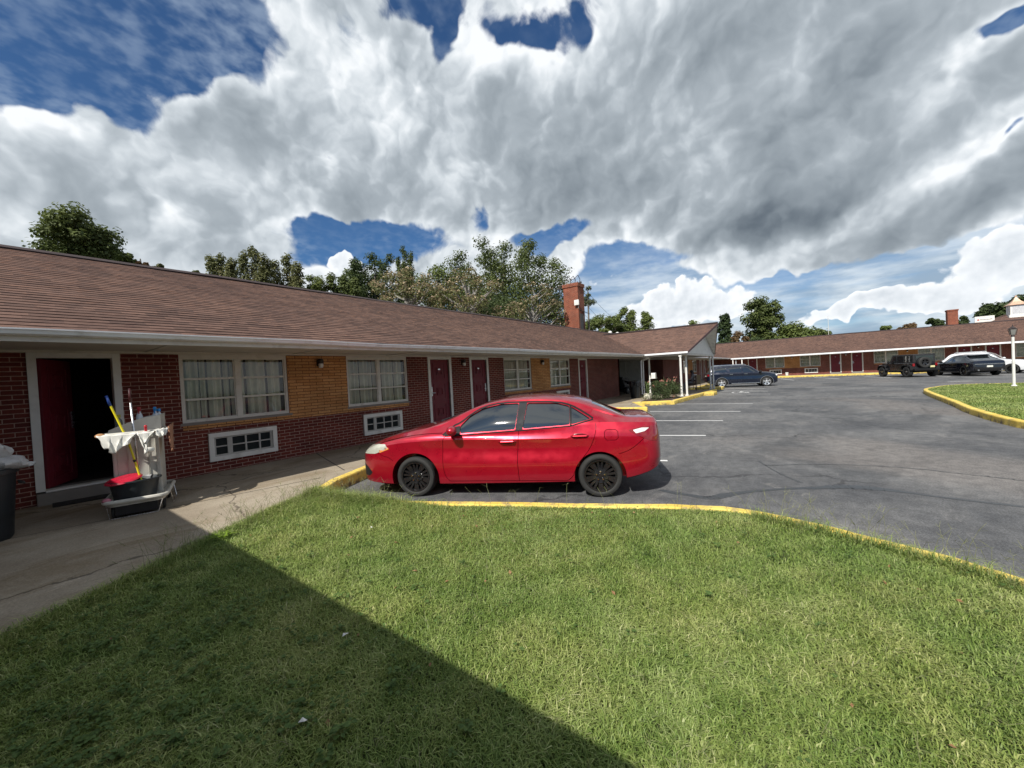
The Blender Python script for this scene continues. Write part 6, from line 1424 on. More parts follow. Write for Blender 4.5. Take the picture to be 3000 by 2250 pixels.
b = MB(); b.lathe([(0,0),(.45,0),(.50,.08),(.45,.25),(0,.28)], n=20); q = b.build('rooftop_fan', MAT['white'], loc=(79,-19.6+.0,5.35)); 
b2 = MB(); b2.box(-3,3,-2.5,2.5,0,5.33); q2 = b2.build('shed_wall', MAT['tan']); 
sh = thing('flat_roofed_building', 'flat-roofed building mostly hidden by the far wing, with a white rooftop fan', 'building', (79.5,-19.8,0)); q2.parent = sh; q2.location = (1.5,0,0); q.parent = sh; q.location = (-.4,-.4,5.33)
# bits on the ground
for i, (x, y, lb) in enumerate(((.80,1.90,'white scrap of paper in the shaded grass'),(2.42,3.72,'small white scrap in the sunlit grass near the car'),(1.25,2.30,'pale scrap at the shadow edge on the lawn'))):
    b = MB(); r = random.Random(i); b.add([(0,0,0),(.03,.006,.006),(.036,.02,.002),(.006,.022,.008),(.018,.012,.008)], [(0,1,4),(1,2,4),(2,3,4),(3,0,4)]); q = b.build('litter', MAT['white'], loc=(x,y,.205), rotz=r.uniform(0,6)); tag(q, lb, 'litter')
# ------------------------------------------------------------------ foliage
def leafmat(name, c1, c2, tr=.35, sc=.6, c3=None):
    t = NT(name); v = t.obj()
    base = t.mix(t.mr(t.noise(v, sc, 4, .6), .32, .68), c1, c2)
    base = t.mix(t.mr(t.noise(v, sc*9, 3, .7), .35, .7), lum(c1, .75), base)
    if c3: base = t.mix(t.mr(t.noise(v, sc*1.7, 4, .6), .55, .68, 0, .8), base, c3)
    t.P(Base_Color=base, Roughness=.62); t.b.inputs['Specular IOR Level'].default_value = .3
    tl = t.n('ShaderNodeBsdfTranslucent'); t.set(tl.inputs[0], base); mx = t.n('ShaderNodeMixShader'); mx.inputs[0].default_value = tr
    t.t.links.new(t.b.outputs[0], mx.inputs[1]); t.t.links.new(tl.outputs[0], mx.inputs[2]); t.t.links.new(mx.outputs[0], t.out.inputs[0]); return t.m
LM = {'oak': leafmat('oak_leaf', (.082,.112,.032), (.160,.190,.052)), 'deep': leafmat('dark_leaf', (.050,.076,.026), (.105,.140,.042)),
      'lite': leafmat('light_leaf', (.11,.15,.038), (.21,.24,.065)), 'olive': leafmat('olive_leaf', (.115,.13,.045), (.21,.205,.085), c3=(.23,.18,.09)),
      'rust': leafmat('rust_leaf', (.15,.095,.045), (.24,.155,.075)), 'willow': leafmat('willow_leaf', (.09,.11,.05), (.16,.175,.09)),
      'blossom': leafmat('cream_blossom', (.42,.33,.19), (.58,.46,.32), .3, 1.5, c3=(.55,.38,.30)), 'pine': leafmat('pine_needle', (.035,.060,.022), (.075,.110,.035))}
BARK = pm('bark', (.12,.105,.09), .95, .3, 4, bump=.7); PALEBARK = pm('pale_bark', (.24,.225,.20), .9, .25, 5, bump=.5)
def quads_mesh(name, cen, size, mat, parent, rng, up=0.4, asp=.6, normal=None, loc=(0,0,0)):
    """many small two-triangle leaves folded along the midrib"""
    n = len(cen); size = np.broadcast_to(np.asarray(size, float), (n,))
    nn = rng.normal(size=(n,3)); nn[:,2] = np.abs(nn[:,2])+up
    if normal is not None: nn = nn*.6+normal*.9
    nn /= np.linalg.norm(nn, axis=1, keepdims=True)
    a = np.cross(nn, rng.normal(size=(n,3))); a /= np.linalg.norm(a, axis=1, keepdims=True)+1e-9; c = np.cross(nn, a)
    s = size[:,None]*(.7+.6*rng.random((n,1))); fold = .22
    v = np.empty((n,4,3)); v[:,0] = cen-a*s*.5; v[:,1] = cen+c*s*.5*asp+nn*s*fold*.4; v[:,2] = cen+a*s*.5; v[:,3] = cen-c*s*.5*asp+nn*s*fold*.4
    idx = np.arange(n)[:,None]*4; tri = np.concatenate([idx+[0,1,2], idx+[0,2,3]], 1).reshape(-1)
    return np_mesh(name, v.reshape(-1,3), tri, mat, parent, loc)
def np_mesh(name, v, tri, mat, parent=None, loc=(0,0,0), mi=None, uv=None):
    me = bpy.data.meshes.new(name); me.vertices.add(len(v)); me.vertices.foreach_set('co', v.astype(np.float32).ravel())
    nt = len(tri)//3; me.loops.add(len(tri)); me.loops.foreach_set('vertex_index', tri.astype(np.int32)); me.polygons.add(nt)
    me.polygons.foreach_set('loop_start', np.arange(0, nt*3, 3, dtype=np.int32)); me.polygons.foreach_set('loop_total', np.full(nt, 3, np.int32))
    for m_ in (mat if isinstance(mat, (list,tuple)) else [mat]): me.materials.append(m_)
    if mi is not None: me.polygons.foreach_set('material_index', mi.astype(np.int32))
    if uv is not None:
        u = me.uv_layers.new(name='UVMap'); u.data.foreach_set('uv', uv[tri].astype(np.float32).ravel())
    me.update(); me.validate(); o = bpy.data.objects.new(name, me); col.objects.link(o); o.location = loc
    if parent: o.parent = parent
    return o
def tree(name, label, px, ytop, ybot, wpx, dist, style='oak', leaf='oak', nc=40, nl=220, ls=.16, seed=1, group='trees beyond the roofs', cat='tree', trunk=True, bark=None, blossom=0, lean=0):
    """crown fitted between bearings; the trunk stands on the ground at its true distance"""
    rng = np.random.default_rng(seed)
    def P(x, y):
        d = _F*CAM_F + _R*(x-1500) - _U*(y-1125); k = dist/math.hypot(d.x, d.y); return d*k
    c0 = P(px, (ytop+ybot)/2); top = P(px, ytop).z+CAM_H; bot = P(px, ybot).z+CAM_H
    if dist < 60:
        if not blossom: ls *= .78; nl = int(nl*1.75)
        wpx *= 1.75 if style == 'spire' else 1.12
    W = (P(px+wpx/2, (ytop+ybot)/2)-P(px-wpx/2, (ytop+ybot)/2)).length/2; H = (top-bot)/2; zc = (top+bot)/2
    root = thing(name, label, cat, (c0.x, c0.y, 0), 0, group)
    # clump centres
    cl = []
    if style == 'oak':
        while len(cl) < nc:
            u = rng.normal(size=3); u /= np.linalg.norm(u); r_ = rng.random()**.38
            p = u*r_*np.array([W*.86, W*.86, H*.88])
            k = .16+.12*rng.random(); cl.append((p[0], p[1], zc+p[2], W*k*1.45, (H*k*1.2 if H < W else W*k*1.15)))
    elif style == 'spire':
        k = max(4, nc//9)
        for i in range(k):
            a_ = i*2.4; r0 = (i/k)**.5*.85*W; bx, by = r0*math.cos(a_), r0*math.sin(a_); h = (1-.34*(r0/W)**1.5)*rng.uniform(.84,1.0)
            for j in range(12):
                t_ = j/11; cl.append((bx*(.8+.3*t_)+rng.normal()*W*.07, by*(.8+.3*t_)+rng.normal()*W*.07, bot+2*H*h*(.02+.95*t_), W*(.34-.24*t_)*rng.uniform(.8,1.2)+.12, H*.11+.12))
    elif style == 'pine':
        for j in range(nc):
            t_ = (j+.5)/nc; a = j*2.4; rr = W*(.95-.55*t_)*(.5+.5*rng.random()); cl.append((rr*math.cos(a), rr*math.sin(a), bot+2*H*(.1+.88*t_), W*.34, H*.09+.15))
    elif style == 'dome':
        for j in range(nc):
            a = rng.uniform(0, 2*math.pi); r_ = rng.random()**.5; h = math.sqrt(max(0,1-r_**2)); f = rng.uniform(.45,1.0)
            cl.append((W*.9*r_*math.cos(a), W*.9*r_*math.sin(a), bot+2*H*.93*h*f+H*.06*rng.normal(), W*(.12+.08*rng.random()), H*.09+.12))
    cl = np.array(cl)
    n = int(nl*len(cl)); which = rng.integers(0, len(cl), n)
    u = rng.normal(size=(n,3)); u /= np.linalg.norm(u, axis=1, keepdims=True); r_ = rng.random((n,1))**.45*(1+.25*(rng.random((n,1)) < .12))
    C_ = cl[which]; pts = C_[:,:3]+u*r_*np.stack([C_[:,3],C_[:,3],C_[:,4]],1)
    keep = pts[:,2] < top+.3
    mask = rng.random(n) < np.where(blossom > 0, .62, 1.0)
    quads_mesh('crown', pts[keep & mask], ls, LM[leaf], root, rng, .5, .62, u[keep & mask])
    if blossom:
        up = (u[:,2] > .05) & (C_[:,2] > bot+H*.25); q = pts[up & (rng.random(n) < blossom)]
        quads_mesh('blossom', q+[0,0,ls*.5], ls*.95, LM['blossom'], root, rng, 1.2, .8)
    if trunk:
        b = MB(); tr = max(.10, min(.4, W*.09)); rr = random.Random(seed)
        b.tube([(0,0,-.05),(lean*.3,.05,bot*.5),(lean*.7,0,zc-H*.5),(lean,0,zc+H*.35)], [tr*1.25,tr,tr*.7,tr*.18], 8)
        sel = cl[np.argsort(-cl[:,3])[:min(len(cl), 26)]]
        for q in sel:
            z0 = max(bot*.6, min(zc, q[2]-math.hypot(q[0],q[1])*.75)); m_ = Vector((q[0]*.45, q[1]*.45, z0+(q[2]-z0)*.42))
            b.tube([(0,0,z0), m_+Vector((rr.uniform(-.1,.1)*W,rr.uniform(-.1,.1)*W,0)), (q[0],q[1],q[2])], [tr*.45,tr*.26,.012], 5)
        b.build('trunk', bark or BARK, root, recalc=False)
    return root
G2 = 'trees behind the near wing'
tree('oak_tree', 'large dark oak crown at the far left above the near roof', 232, 604, 800, 255, 21, 'oak', 'oak', 62, 85, .17, 3, G2)
tree('oak_tree', 'low side crown just right of the large left oak', 352, 725, 800, 90, 23, 'oak', 'oak', 12, 110, .16, 4, G2)
tree('maple_tree', 'small rusty-leaved tree right of the large left oak', 412, 733, 810, 56, 23, 'oak', 'rust', 9, 120, .15, 5, G2)
tree('maple_tree', 'small yellow-green tree top between the rusty tree and the gap in the trees', 462, 772, 830, 60, 24, 'oak', 'olive', 9, 110, .15, 6, G2)
tree('shrub_tree', 'tiny green tree top alone above the roof at the gap', 592, 792, 840, 58, 24, 'oak', 'olive', 7, 100, .14, 7, G2)
tree('poplar_tree', 'leftmost of the three feathery olive trees', 655, 736, 880, 92, 26, 'spire', 'olive', 36, 75, .17, 8, G2)
tree('poplar_tree', 'tallest middle one of the three feathery olive trees', 752, 728, 900, 98, 26, 'spire', 'olive', 36, 85, .17, 9, G2)
tree('poplar_tree', 'rightmost of the three feathery olive trees', 850, 748, 910, 98, 26, 'spire', 'olive', 40, 85, .17, 10, G2)
tree('maple_tree', 'low green tree under the right feathery tree', 930, 800, 900, 100, 27, 'oak', 'lite', 20, 110, .16, 11, G2)
tree('cedar_tree', 'dark green conical tree in front of the small white cloud', 1010, 795, 930, 90, 27, 'spire', 'oak', 40, 110, .17, 12, G2)
tree('cedar_tree', 'taller dark green tree behind the left blossoming tree', 1100, 742, 930, 130, 30, 'spire', 'deep', 54, 120, .18, 13, G2)
tree('poplar_tree', 'single slender tree tip rising behind the blossoming trees', 1188, 722, 900, 44, 33, 'spire', 'oak', 24, 90, .17, 14, G2)
tree('blossom_tree', 'wide cream-flowering tree left of the tall cottonwood', 1190, 768, 975, 250, 23, 'dome', 'olive', 60, 120, .13, 15, G2, bark=PALEBARK, blossom=.42)
tree('blossom_tree', 'second cream-flowering tree directly below the tall cottonwood', 1375, 772, 985, 290, 24, 'dome', 'olive', 66, 120, .13, 16, G2, bark=PALEBARK, blossom=.42)
tree('blossom_tree', 'thin pinkish flowering tree left of the brick chimney', 1560, 812, 980, 180, 27, 'dome', 'olive', 40, 80, .13, 17, G2, bark=PALEBARK, blossom=.5)
tree('cottonwood_tree', 'tall green cottonwood with upright plumes, highest tree behind the roof', 1478, 688, 960, 215, 35, 'spire', 'oak', 110, 120, .24, 18, G2)
tree('maple_tree', 'rounded light green tree between the two dark trees left of the blossom', 1048, 775, 950, 120, 32, 'oak', 'lite', 34, 110, .2, 51, G2)
tree('maple_tree', 'round green crown filling the gap between the blossoming trees', 1290, 765, 980, 170, 33, 'oak', 'lite', 40, 110, .22, 52, G2)
tree('undergrowth', 'dark thicket under the blossoming trees behind the ridge', 1330, 860, 1000, 420, 30, 'oak', 'deep', 50, 110, .2, 19, G2)
tree('willow_tree', 'pale feathery willow just left of the brick chimney', 1625, 808, 985, 140, 38, 'oak', 'willow', 34, 110, .2, 20, G2)
tree('willow_tree', 'thin pale tree showing right of the chimney top', 1722, 825, 905, 60, 36, 'oak', 'willow', 9, 60, .2, 21, G2)
tree('maple_tree', 'bright green tree at the foot of the chimney, beside the guy wires', 1758, 912, 1000, 96, 45, 'oak', 'lite', 22, 130, .26, 22, G2)
tree('cottonwood_tree', 'twin-topped green tree between the chimney and the canopy roof', 1842, 898, 1000, 92, 48, 'spire', 'lite', 40, 120, .28, 23, G2)
tree('maple_tree', 'low dark green tree left of the twin-topped tree', 1802, 940, 1000, 56, 47, 'oak', 'oak', 14, 110, .26, 24, G2)
G3 = 'trees beyond the far wing'
tree('maple_tree', 'low green trees behind the canopy ridge and distant pole', 2025, 938, 1010, 90, 75, 'oak', 'lite', 16, 100, .4, 25, G3)
tree('pine_tree', 'dark pine just right of the canopy gable', 2124, 921, 1040, 54, 88, 'pine', 'pine', 34, 110, .42, 26, G3)
tree('maple_tree', 'reddish tree between the dark pine and the big round oak', 2160, 958, 1045, 70, 86, 'oak', 'rust', 16, 110, .42, 27, G3)
tree('pine_tree', 'low dark conifers under the pine beside the canopy gable', 2110, 985, 1050, 80, 84, 'oak', 'pine', 16, 120, .42, 28, G3)
tree('oak_tree', 'big round oak standing above the far roof', 2236, 843, 1040, 122, 92, 'oak', 'oak', 62, 150, .48, 29, G3)
tree('oak_tree', 'bushy green oak right of the big round oak', 2320, 934, 1040, 132, 92, 'oak', 'lite', 42, 140, .48, 30, G3)
tree('cedar_tree', 'low dark green tree in front of the big round oak', 2240, 985, 1045, 110, 84, 'oak', 'deep', 26, 120, .42, 31, G3)
tree('oak_tree', 'low tree line right of the bushy oak', 2410, 962, 1020, 110, 100, 'oak', 'oak', 28, 110, .5, 32, G3)
tree('maple_tree', 'small bright tree alone above the far roof', 2590, 951, 1000, 56, 95, 'oak', 'lite', 14, 110, .42, 33, G3)
tree('maple_tree', 'brownish tree top beside the small bright tree', 2662, 946, 990, 76, 105, 'oak', 'rust', 14, 100, .5, 34, G3)
tree('oak_tree', 'dark tree left of the far chimney', 2738, 921, 990, 66, 100, 'oak', 'deep', 16, 140, .46, 35, G3)
tree('oak_tree', 'dark low tree right of the far chimney', 2818, 917, 985, 74, 105, 'oak', 'deep', 20, 140, .5, 36, G3)
tree('oak_tree', 'large dark oak behind the white cupola at the right edge', 2985, 852, 980, 150, 112, 'oak', 'deep', 60, 150, .6, 37, G3)
tree('oak_tree', 'dark sloping oak crown between the roadside sign and the cupola', 2905, 885, 975, 110, 116, 'oak', 'deep', 36, 140, .6, 38, G3)
# rose bush: canes, leaves, pink flowers
rb = thing('rose_bush', 'rose bush with pink flowers in the yellow-kerbed bed under the canopy posts', 'rose bush', (20.6,5.72,SW))
rng = np.random.default_rng(5); cl = []
for k in range(46):
    cl.append((rng.uniform(-.95,.95), rng.uniform(-.38,.38), rng.uniform(.12,.95)))
cl = np.array(cl); cl[:,2] *= (1-.35*np.abs(cl[:,0])); 
dirx = np.array([.89,-.45])      # the bed runs along this line
pts = []; 
for c in cl:
    q = rng.normal(size=(85,3))*[.12,.12,.10]+[c[0]*dirx[0]-c[1]*dirx[1], c[0]*dirx[1]+c[1]*dirx[0], c[2]]; pts.append(q)
quads_mesh('foliage', np.concatenate(pts), .062, leafmat('rose_leaf', (.055,.085,.03), (.14,.17,.06)), rb, rng, .3, .65)
b = MB(); tips = []
for k in range(22):
    x, y = rng.uniform(-.8,.8), rng.uniform(-.25,.25); wx, wy = x*dirx[0]-y*dirx[1], x*dirx[1]+y*dirx[0]; h = rng.uniform(.7,1.28)*(1-.2*abs(x)); t_ = (wx*1.15+rng.normal()*.06, wy*1.15, h); tips.append(t_)
    b.tube([(wx*.4,wy*.4,0),(wx*.8,wy*.8,h*.6),t_], [.012,.008,.004], 5)
b.build('canes', pm('cane_green', (.12,.14,.06), .7, .2), rb, recalc=False)
pk = leafmat('rose_petal', (.62,.26,.20), (.75,.42,.33), .2, 6); 
for t_ in tips[:14]+[(.3,-.3,.16),(.1,-.42,.12),(.45,-.4,.14)]:
    q = rng.normal(size=(22,3))*rng.uniform(.014,.024)+np.array(t_); quads_mesh('flower', q, .036, pk, rb, rng, .6, .9)

# ------------------------------------------------------------------ lawns
def inside(poly, x, y):
    r_ = np.zeros(len(x), bool); n = len(poly)
    for i in range(n):
        x0, y0 = poly[i]; x1, y1 = poly[(i+1)%n]
        c = ((y0 > y) != (y1 > y)) & (x < (x1-x0)*(y-y0)/(y1-y0+1e-12)+x0); r_ ^= c
    return r_
def blades(x, y, z, h, w, lean, rng, curl=.5, hd=None):
    """tapered bent blades, two segments each: 5 vertices, 3 triangles"""
    n = len(x); a = rng.uniform(0, 2*math.pi, n) if hd is None else hd; ca, sa = np.cos(a), np.sin(a)
    wa = a+math.pi/2+rng.normal(size=n)*.5; wx, wy = np.cos(wa)*w/2, np.sin(wa)*w/2
    L1 = lean*h*.55; L2 = lean*h*(1.15+curl)
    z1 = h*.62*np.sqrt(np.maximum(.05, 1-(lean*.55)**2)); z2 = h*np.maximum(.10, 1-.55*lean-curl*.25*lean)
    v = np.empty((n,5,3)); base = np.stack([x,y,z],1)
    v[:,0] = base+np.stack([-wx,-wy,0*w],1); v[:,1] = base+np.stack([wx,wy,0*w],1)
    m1 = base+np.stack([ca*L1, sa*L1, z1],1); v[:,2] = m1+np.stack([wx*.85,wy*.85,0*w],1); v[:,3] = m1-np.stack([wx*.85,wy*.85,0*w],1)
    v[:,4] = base+np.stack([ca*L2, sa*L2, z2],1)
    i = np.arange(n)[:,None]*5; tri = np.concatenate([i+[0,1,2], i+[0,2,3], i+[3,2,4]],1).reshape(-1); return v.reshape(-1,3), tri
def grassmat(name, stops, tr=.32, patch=1.2):
    t = NT(name); t.uv
    u = t.n('ShaderNodeUVMap', uv_map='UVMap'); sp = t.n('ShaderNodeSeparateXYZ'); t.set(sp.inputs[0], u.outputs[0])
    rp = t.n('ShaderNodeValToRGB'); e = rp.color_ramp.elements; e[0].position = 0; e[0].color = (*stops[0],1); e[1].position = 1; e[1].color = (*stops[-1],1)
    for i, s_ in enumerate(stops[1:-1]): q = e.new((i+1)/(len(stops)-1)); q.color = (*s_,1)
    t.set(rp.inputs[0], sp.outputs[0]); v = t.obj()
    c = t.mix(1.0, rp.outputs[0], t.mix(t.mr(t.noise(v, patch, 5, .6), .3, .7), (.84,.93,.82), (1.14,1.07,1.03)), 'MULTIPLY')
    c = t.mix(t.mr(t.noise(v, patch*.8, 5, .6), .58, .74, 0, .28), c, (.21,.21,.075))
    t.P(Base_Color=c, Roughness=.5); t.b.inputs['Specular IOR Level'].default_value = .35
    tl = t.n('ShaderNodeBsdfTranslucent'); t.set(tl.inputs[0], c); mx = t.n('ShaderNodeMixShader'); mx.inputs[0].default_value = tr
    t.t.links.new(t.b.outputs[0], mx.inputs[1]); t.t.links.new(tl.outputs[0], mx.inputs[2]); t.t.links.new(mx.outputs[0], t.out.inputs[0]); return t.m
GM = grassmat('lawn_grass', [(.070,.125,.022),(.160,.235,.050),(.265,.330,.095),(.41,.44,.19),(.60,.58,.35)])
rng = np.random.default_rng(21)
def scatter(poly, dens_fn, box, nmax, rng):
    x = rng.uniform(box[0], box[1], nmax); y = rng.uniform(box[2], box[3], nmax); ok = inside(poly, x, y)
    x, y = x[ok], y[ok]; keep = rng.random(len(x)) < dens_fn(x, y); return x[keep], y[keep]
def lump(x, y, s=1.0, k=0):
    return .5+.25*np.sin(x*2.3*s+1.3+k+1.7*np.sin(y*1.9*s))+.25*np.sin(y*3.1*s+.7*k+1.3*np.sin(x*2.7*s+k))
def viewable(x, y, z=.2, m_=120):
    """ground that this or a slightly moved camera can see"""
    d = np.stack([x, y, np.full_like(x, z-CAM_H)],1); F_ = np.array(_F); a = d@F_; r_ = d@np.array(_R); u_ = d@np.array(_U)
    return (a > .15) & (np.abs(r_/a*CAM_F) < 1500+m_*3.2) & (u_/a*CAM_F > -1125-m_*3)
def off_path(P, d):
    out = []
    for i in range(len(P)):
        a = Vector(P[max(i-1,0)]); c = Vector(P[min(i+1,len(P)-1)]); t_ = (c-a).normalized(); out.append((P[i][0]+t_.y*d, P[i][1]-t_.x*d))
    return out
KIN = off_path(LAWN_K, .135)
def dist_path(P, x, y):
    P = np.array(P); d = np.full(len(x), 9.)
    for a, c in zip(P[:-1], P[1:]):
        v_ = c-a; t_ = np.clip(((x-a[0])*v_[0]+(y-a[1])*v_[1])/(v_@v_), 0, 1); d = np.minimum(d, np.hypot(x-a[0]-t_*v_[0], y-a[1]-t_*v_[1]))
    return d
kerbpoly = [(-2.1,-6),(1.0,-4.0)]+KIN[::-1]+[(2.88,5.86),(2.1,5.53),(1.36,5.13),(.55,4.63),(.02,4.34),(-1.15,3.2),(-2.1,-2)]
def dens_lawn(x, y):
    r_ = np.hypot(x, y); return np.clip(1.25-.17*r_, .42, 1.0)
x, y = scatter(kerbpoly, dens_lawn, (-2.2,5.0,-4.2,6.0), 1250000, rng); ok = viewable(x, y, .2, 420); x, y = x[ok], y[ok]
n = len(x); lp_ = lump(x, y); l2 = lump(x, y, 4.3, 2)*.6+.4*rng.random(n)
h = (.030+.022*lp_+.014*l2)*(.55+.9*rng.random(n)); lean = np.clip(.35+.5*rng.random(n)+.2*(l2-.5), .1, .98)
w = .0034+.0034*rng.random(n); dk = dist_path(KIN, x, y); h *= np.clip(.45+dk*1.6, .45, 1)
v, tri = blades(x, y, np.full(n, .150), h, w, lean, rng)
cv = np.clip(.35*rng.random(n)**1.0+.35*l2+.15*lp_+.25*(rng.random(n) < .06), 0, 1)
uvv = np.repeat(np.stack([cv, np.zeros(n)],1), 5, axis=0)
print('LAWN blades', n)
q = np_mesh('lawn_grass', v, tri, GM, uv=uvv); tag(q, 'short lawn grass in front of the red sedan', 'grass', kind='stuff')
# longer unmown tufts along the kerb and pavement edges
def along(path, n, spread, rng):
    P = np.array(path); seg = np.linalg.norm(np.diff(P, axis=0), axis=1); cum = np.concatenate([[0], np.cumsum(seg)]); t_ = rng.uniform(0, cum[-1], n)
    i = np.clip(np.searchsorted(cum, t_)-1, 0, len(seg)-1); f = ((t_-cum[i])/seg[i])[:,None]; p = P[i]*(1-f)+P[i+1]*f; return p+rng.normal(size=(n,2))*spread, t_/cum[-1]
kp = off_path(LAWN_K, .20)
p1, t1 = along(kp, 9000, .035, rng); hk = .35+.9*((t1 > .52) & (t1 < .80))+1.3*(t1 < .16); p2_, _ = along([(2.85,5.78),(2.1,5.45),(1.36,5.05),(.55,4.55),(.02,4.26),(-.6,3.7)], 11000, .055, rng)
p3, _ = along([(2.2,5.35),(2.75,5.3),(2.85,4.8),(3.2,3.9)], 20000, .20, rng)
k3, _ = along([(2.80,5.75),(2.86,5.4),(2.84,5.0),(2.95,4.7),(3.05,4.4)], 9000, .06, rng); p3 = np.concatenate([p3, k3])
pp = np.concatenate([p1, p2_, p3]); hk = np.concatenate([hk, np.ones(len(p2_)+len(p3)-9000), np.full(9000, 1.7)]); ok = inside(kerbpoly, pp[:,0], pp[:,1]); pp = pp[ok]; hk = hk[ok]; n = len(pp)
h = .05+.10*rng.random(n)**2.2; lean = np.clip(.3+.6*rng.random(n), 0, .95); lo = (pp[:,1] > 4.2)
h = h*hk
v, tri = blades(pp[:,0], pp[:,1], np.full(n,.150), h, .003+.003*rng.random(n), lean, rng, .8)
cv = np.clip(.15+.6*rng.random(n), 0, 1); q = np_mesh('edge_grass', v, tri, GM, uv=np.repeat(np.stack([cv,cv*0],1),5,axis=0)); tag(q, 'longer rough grass along the kerb and the pavement edge', 'grass', kind='stuff')
# seed stalks: a thin stem ending in three or four spreading fingers
def stalks(P, rng, hmin=.14, hmax=.34):
    V, T = [], []; k = 0
    for (x, y) in P:
        H_ = rng.uniform(hmin, hmax); a = rng.uniform(0, 6.28); ln = rng.uniform(.15,.7); q0 = np.array([x,y,.15]); q1 = q0+[math.cos(a)*ln*H_*.4, math.sin(a)*ln*H_*.4, H_*.6]; q2 = q0+[math.cos(a)*ln*H_, math.sin(a)*ln*H_, H_*(1-.25*ln)]
        segs = [(q0,q1,.0018),(q1,q2,.0015)]
        if rng.random() < .75:
            for j in range(rng.integers(2,5)):
                b_ = a+rng.normal()*1.1; L_ = rng.uniform(.035,.085); segs.append((q2, q2+np.array([math.cos(b_)*L_*.8, math.sin(b_)*L_*.8, rng.uniform(-.2,.9)*L_]), .0016))
        for p_, q_, w_ in segs:
            s_ = np.array([_R.x, _R.y, 0])*w_; s2 = np.array([-_R.y, _R.x, 0.])*w_
            for ss in (s_, s2):
                V += [p_-ss, p_+ss, q_+ss*.6, q_-ss*.6]; T += [k,k+1,k+2,k,k+2,k+3]; k += 4
    return np.array(V), np.array(T)
pa, t1 = along(kp, 420, .07, rng); w1_ = (t1 > .52) & (t1 < .82); pa = pa[w1_ | (rng.random(len(pa)) < .12)]
pb, _ = along([(3.0,5.6),(2.85,5.70),(2.1,5.40),(1.36,5.02),(.8,4.7)], 200, .07, rng); pc, _ = along([(2.4,5.3),(2.9,5.0),(3.0,4.4)], 110, .16, rng)
SM = leafmat('seed_stalk', (.22,.24,.10), (.36,.36,.20), .3, 4)
V, T = stalks(np.concatenate([pa, pb, pc]), rng); q = np_mesh('grass_seed_stalks', V, T, SM); tag(q, 'pale crabgrass seed stalks leaning over the kerb', 'grass', kind='stuff')
pd = np.stack(scatter(kerbpoly, lambda x, y: np.full(len(x), 1.0), (-1,4.6,-3,5.5), 900, rng),1)
V, T = stalks(pd, rng, .06, .11); q = np_mesh('grass_seed_stalks', V, T, SM); tag(q, 'thin pale stalks scattered through the lawn', 'grass', kind='stuff')
# broad-leaved weeds in the shaded corner
def weeds(n_pl, poly_box, rng, dens_fn, lf=(6,14), s=(.022,.05)):
    x, y = scatter(kerbpoly, dens_fn, poly_box, n_pl, rng); V, T = [], []; k = 0
    for px_, py_ in zip(x, y):
        m_ = rng.integers(*lf); L_ = rng.uniform(*s); hh = rng.uniform(.015,.055)
        for j in range(m_):
            a = rng.uniform(0,6.28); d_ = np.array([math.cos(a), math.sin(a), 0]); pr = np.array([-d_[1], d_[0], 0]); el = rng.uniform(.0,.6); R0 = rng.uniform(.2,1.0)*L_*1.6
            c = np.array([px_, py_, .15+hh])+d_*R0*.5+[0,0,rng.uniform(0,.03)]; l_ = L_*rng.uniform(.7,1.2); wd = l_*rng.uniform(.38,.5)
            up = np.array([0,0,1.0])
            ring = []
            for f_, ww in ((0,.15),(.25,.85),(.55,1.0),(.8,.7),(1.0,.08)):
                ce = c+d_*l_*f_+up*(l_*(el*f_-.35*f_*f_)); ring.append((ce-pr*wd*ww+up*wd*ww*.25, ce, ce+pr*wd*ww+up*wd*ww*.25))
            for i in range(4):
                a0, b0, c0_ = ring[i]; a1, b1, c1_ = ring[i+1]; V += [a0,b0,c0_,a1,b1,c1_]; T += [k,k+1,k+4, k,k+4,k+3, k+1,k+2,k+5, k+1,k+5,k+4]; k += 6
    return np.array(V), np.array(T)
WM = leafmat('weed_leaf', (.085,.15,.035), (.15,.23,.06), .3, 7)
V, T = weeds(5200, (-1.5,2.4,.3,5.4), rng, lambda x, y: np.clip(1.05-.75*np.hypot(x-.3,(y-2.9)*.55), .02, 1)*np.clip(lump(x,y,1.6,4)*1.2+.1,0,1), (5,11), (.012,.030))
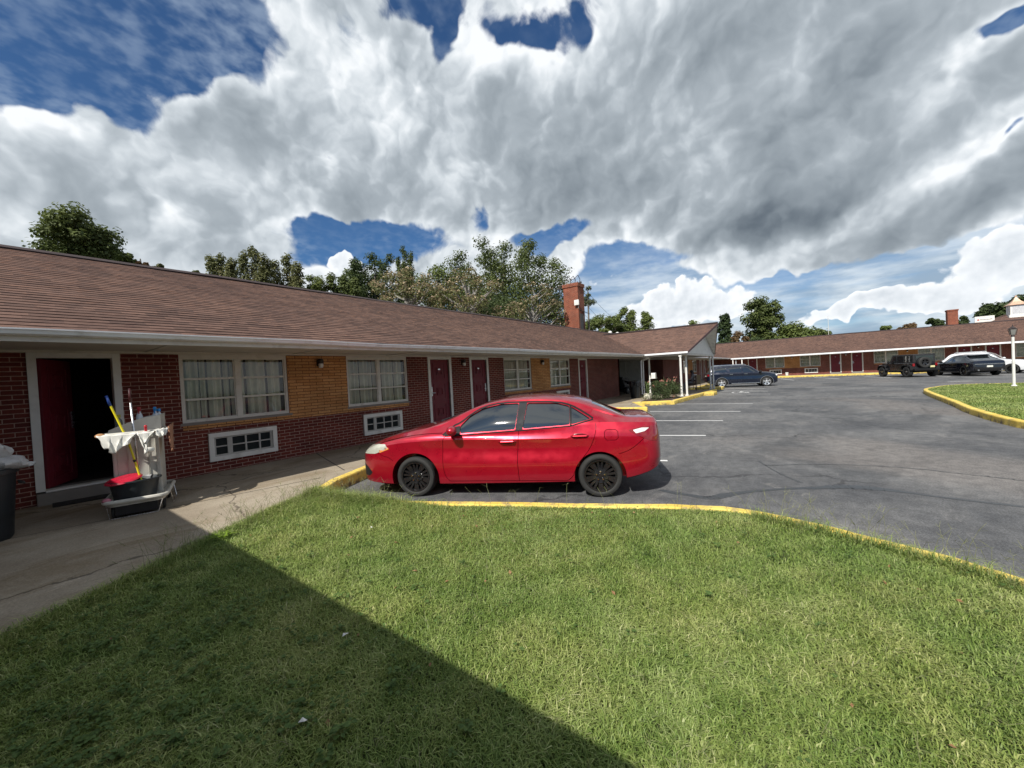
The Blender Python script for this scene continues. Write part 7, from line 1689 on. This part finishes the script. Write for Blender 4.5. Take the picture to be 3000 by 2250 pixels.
q = np_mesh('weeds', V, T, WM); tag(q, 'broad-leaved weeds in the shaded part of the lawn', 'weeds', kind='stuff')
V, T = weeds(420, (-1.0,4.6,-2.5,5.6), rng, lambda x, y: np.full(len(x), .5), (3,7), (.014,.028)); q = np_mesh('clover', V, T, WM); tag(q, 'small clover leaves scattered in the lawn', 'clover', kind='stuff')
V, T = [], []
wk = thing('dandelion_plant', 'bright lime-green leafy weed at the tip of the shadow beside the pavement', 'weed', (1.47,5.0,.15))
b = MB()
for k in range(9):
    a = k*.7; L_ = .10+.03*(k%3); d_ = Vector((math.cos(a), math.sin(a), 0)); p_ = Vector((-d_.y, d_.x, 0)); 
    b.add([d_*.01, d_*L_*.5+p_*.022+Vector((0,0,.07)), d_*L_+Vector((0,0,.075)), d_*L_*.5-p_*.022+Vector((0,0,.07))], [(0,1,2,3)])
b.build('leaf_rosette', leafmat('lime_leaf', (.22,.36,.03), (.32,.46,.06), .4, 6), wk, recalc=False)
# fallen leaves
V = []; n = 70; x, y = scatter(kerbpoly, lambda x, y: np.ones(len(x)), (-1,4.6,-2.5,5.5), 130, rng)
q = quads_mesh('fallen_leaves', np.stack([x,y,np.full(len(x),.19)],1), .035, leafmat('dry_leaf', (.22,.12,.05), (.40,.25,.13), .1, 9), None, rng, 1.5, .6); tag(q, 'few dry brown leaves lying on the lawn', 'leaves', kind='stuff')
# grass island across the lot
x, y = scatter(isl_poly, lambda x, y: np.clip(1.25-.022*np.hypot(x,y), .3, 1), (10.5,30,-24,-3.6), 700000, rng); ok = viewable(x, y, .15, 260); x, y = x[ok], y[ok]; n = len(x); l2 = lump(x, y, .8, 1)
v, tri = blades(x, y, np.full(n,.14), .03+.04*rng.random(n), .010+.010*rng.random(n), .2+.6*rng.random(n), rng)
cv = np.clip(.30+.35*rng.random(n)+.25*(l2-.5), 0, 1); q = np_mesh('island_grass', v, tri, GM, uv=np.repeat(np.stack([cv,cv*0],1),5,axis=0)); tag(q, 'mown grass on the far traffic island', 'grass', kind='stuff'); print('ISL', n)
# (end)
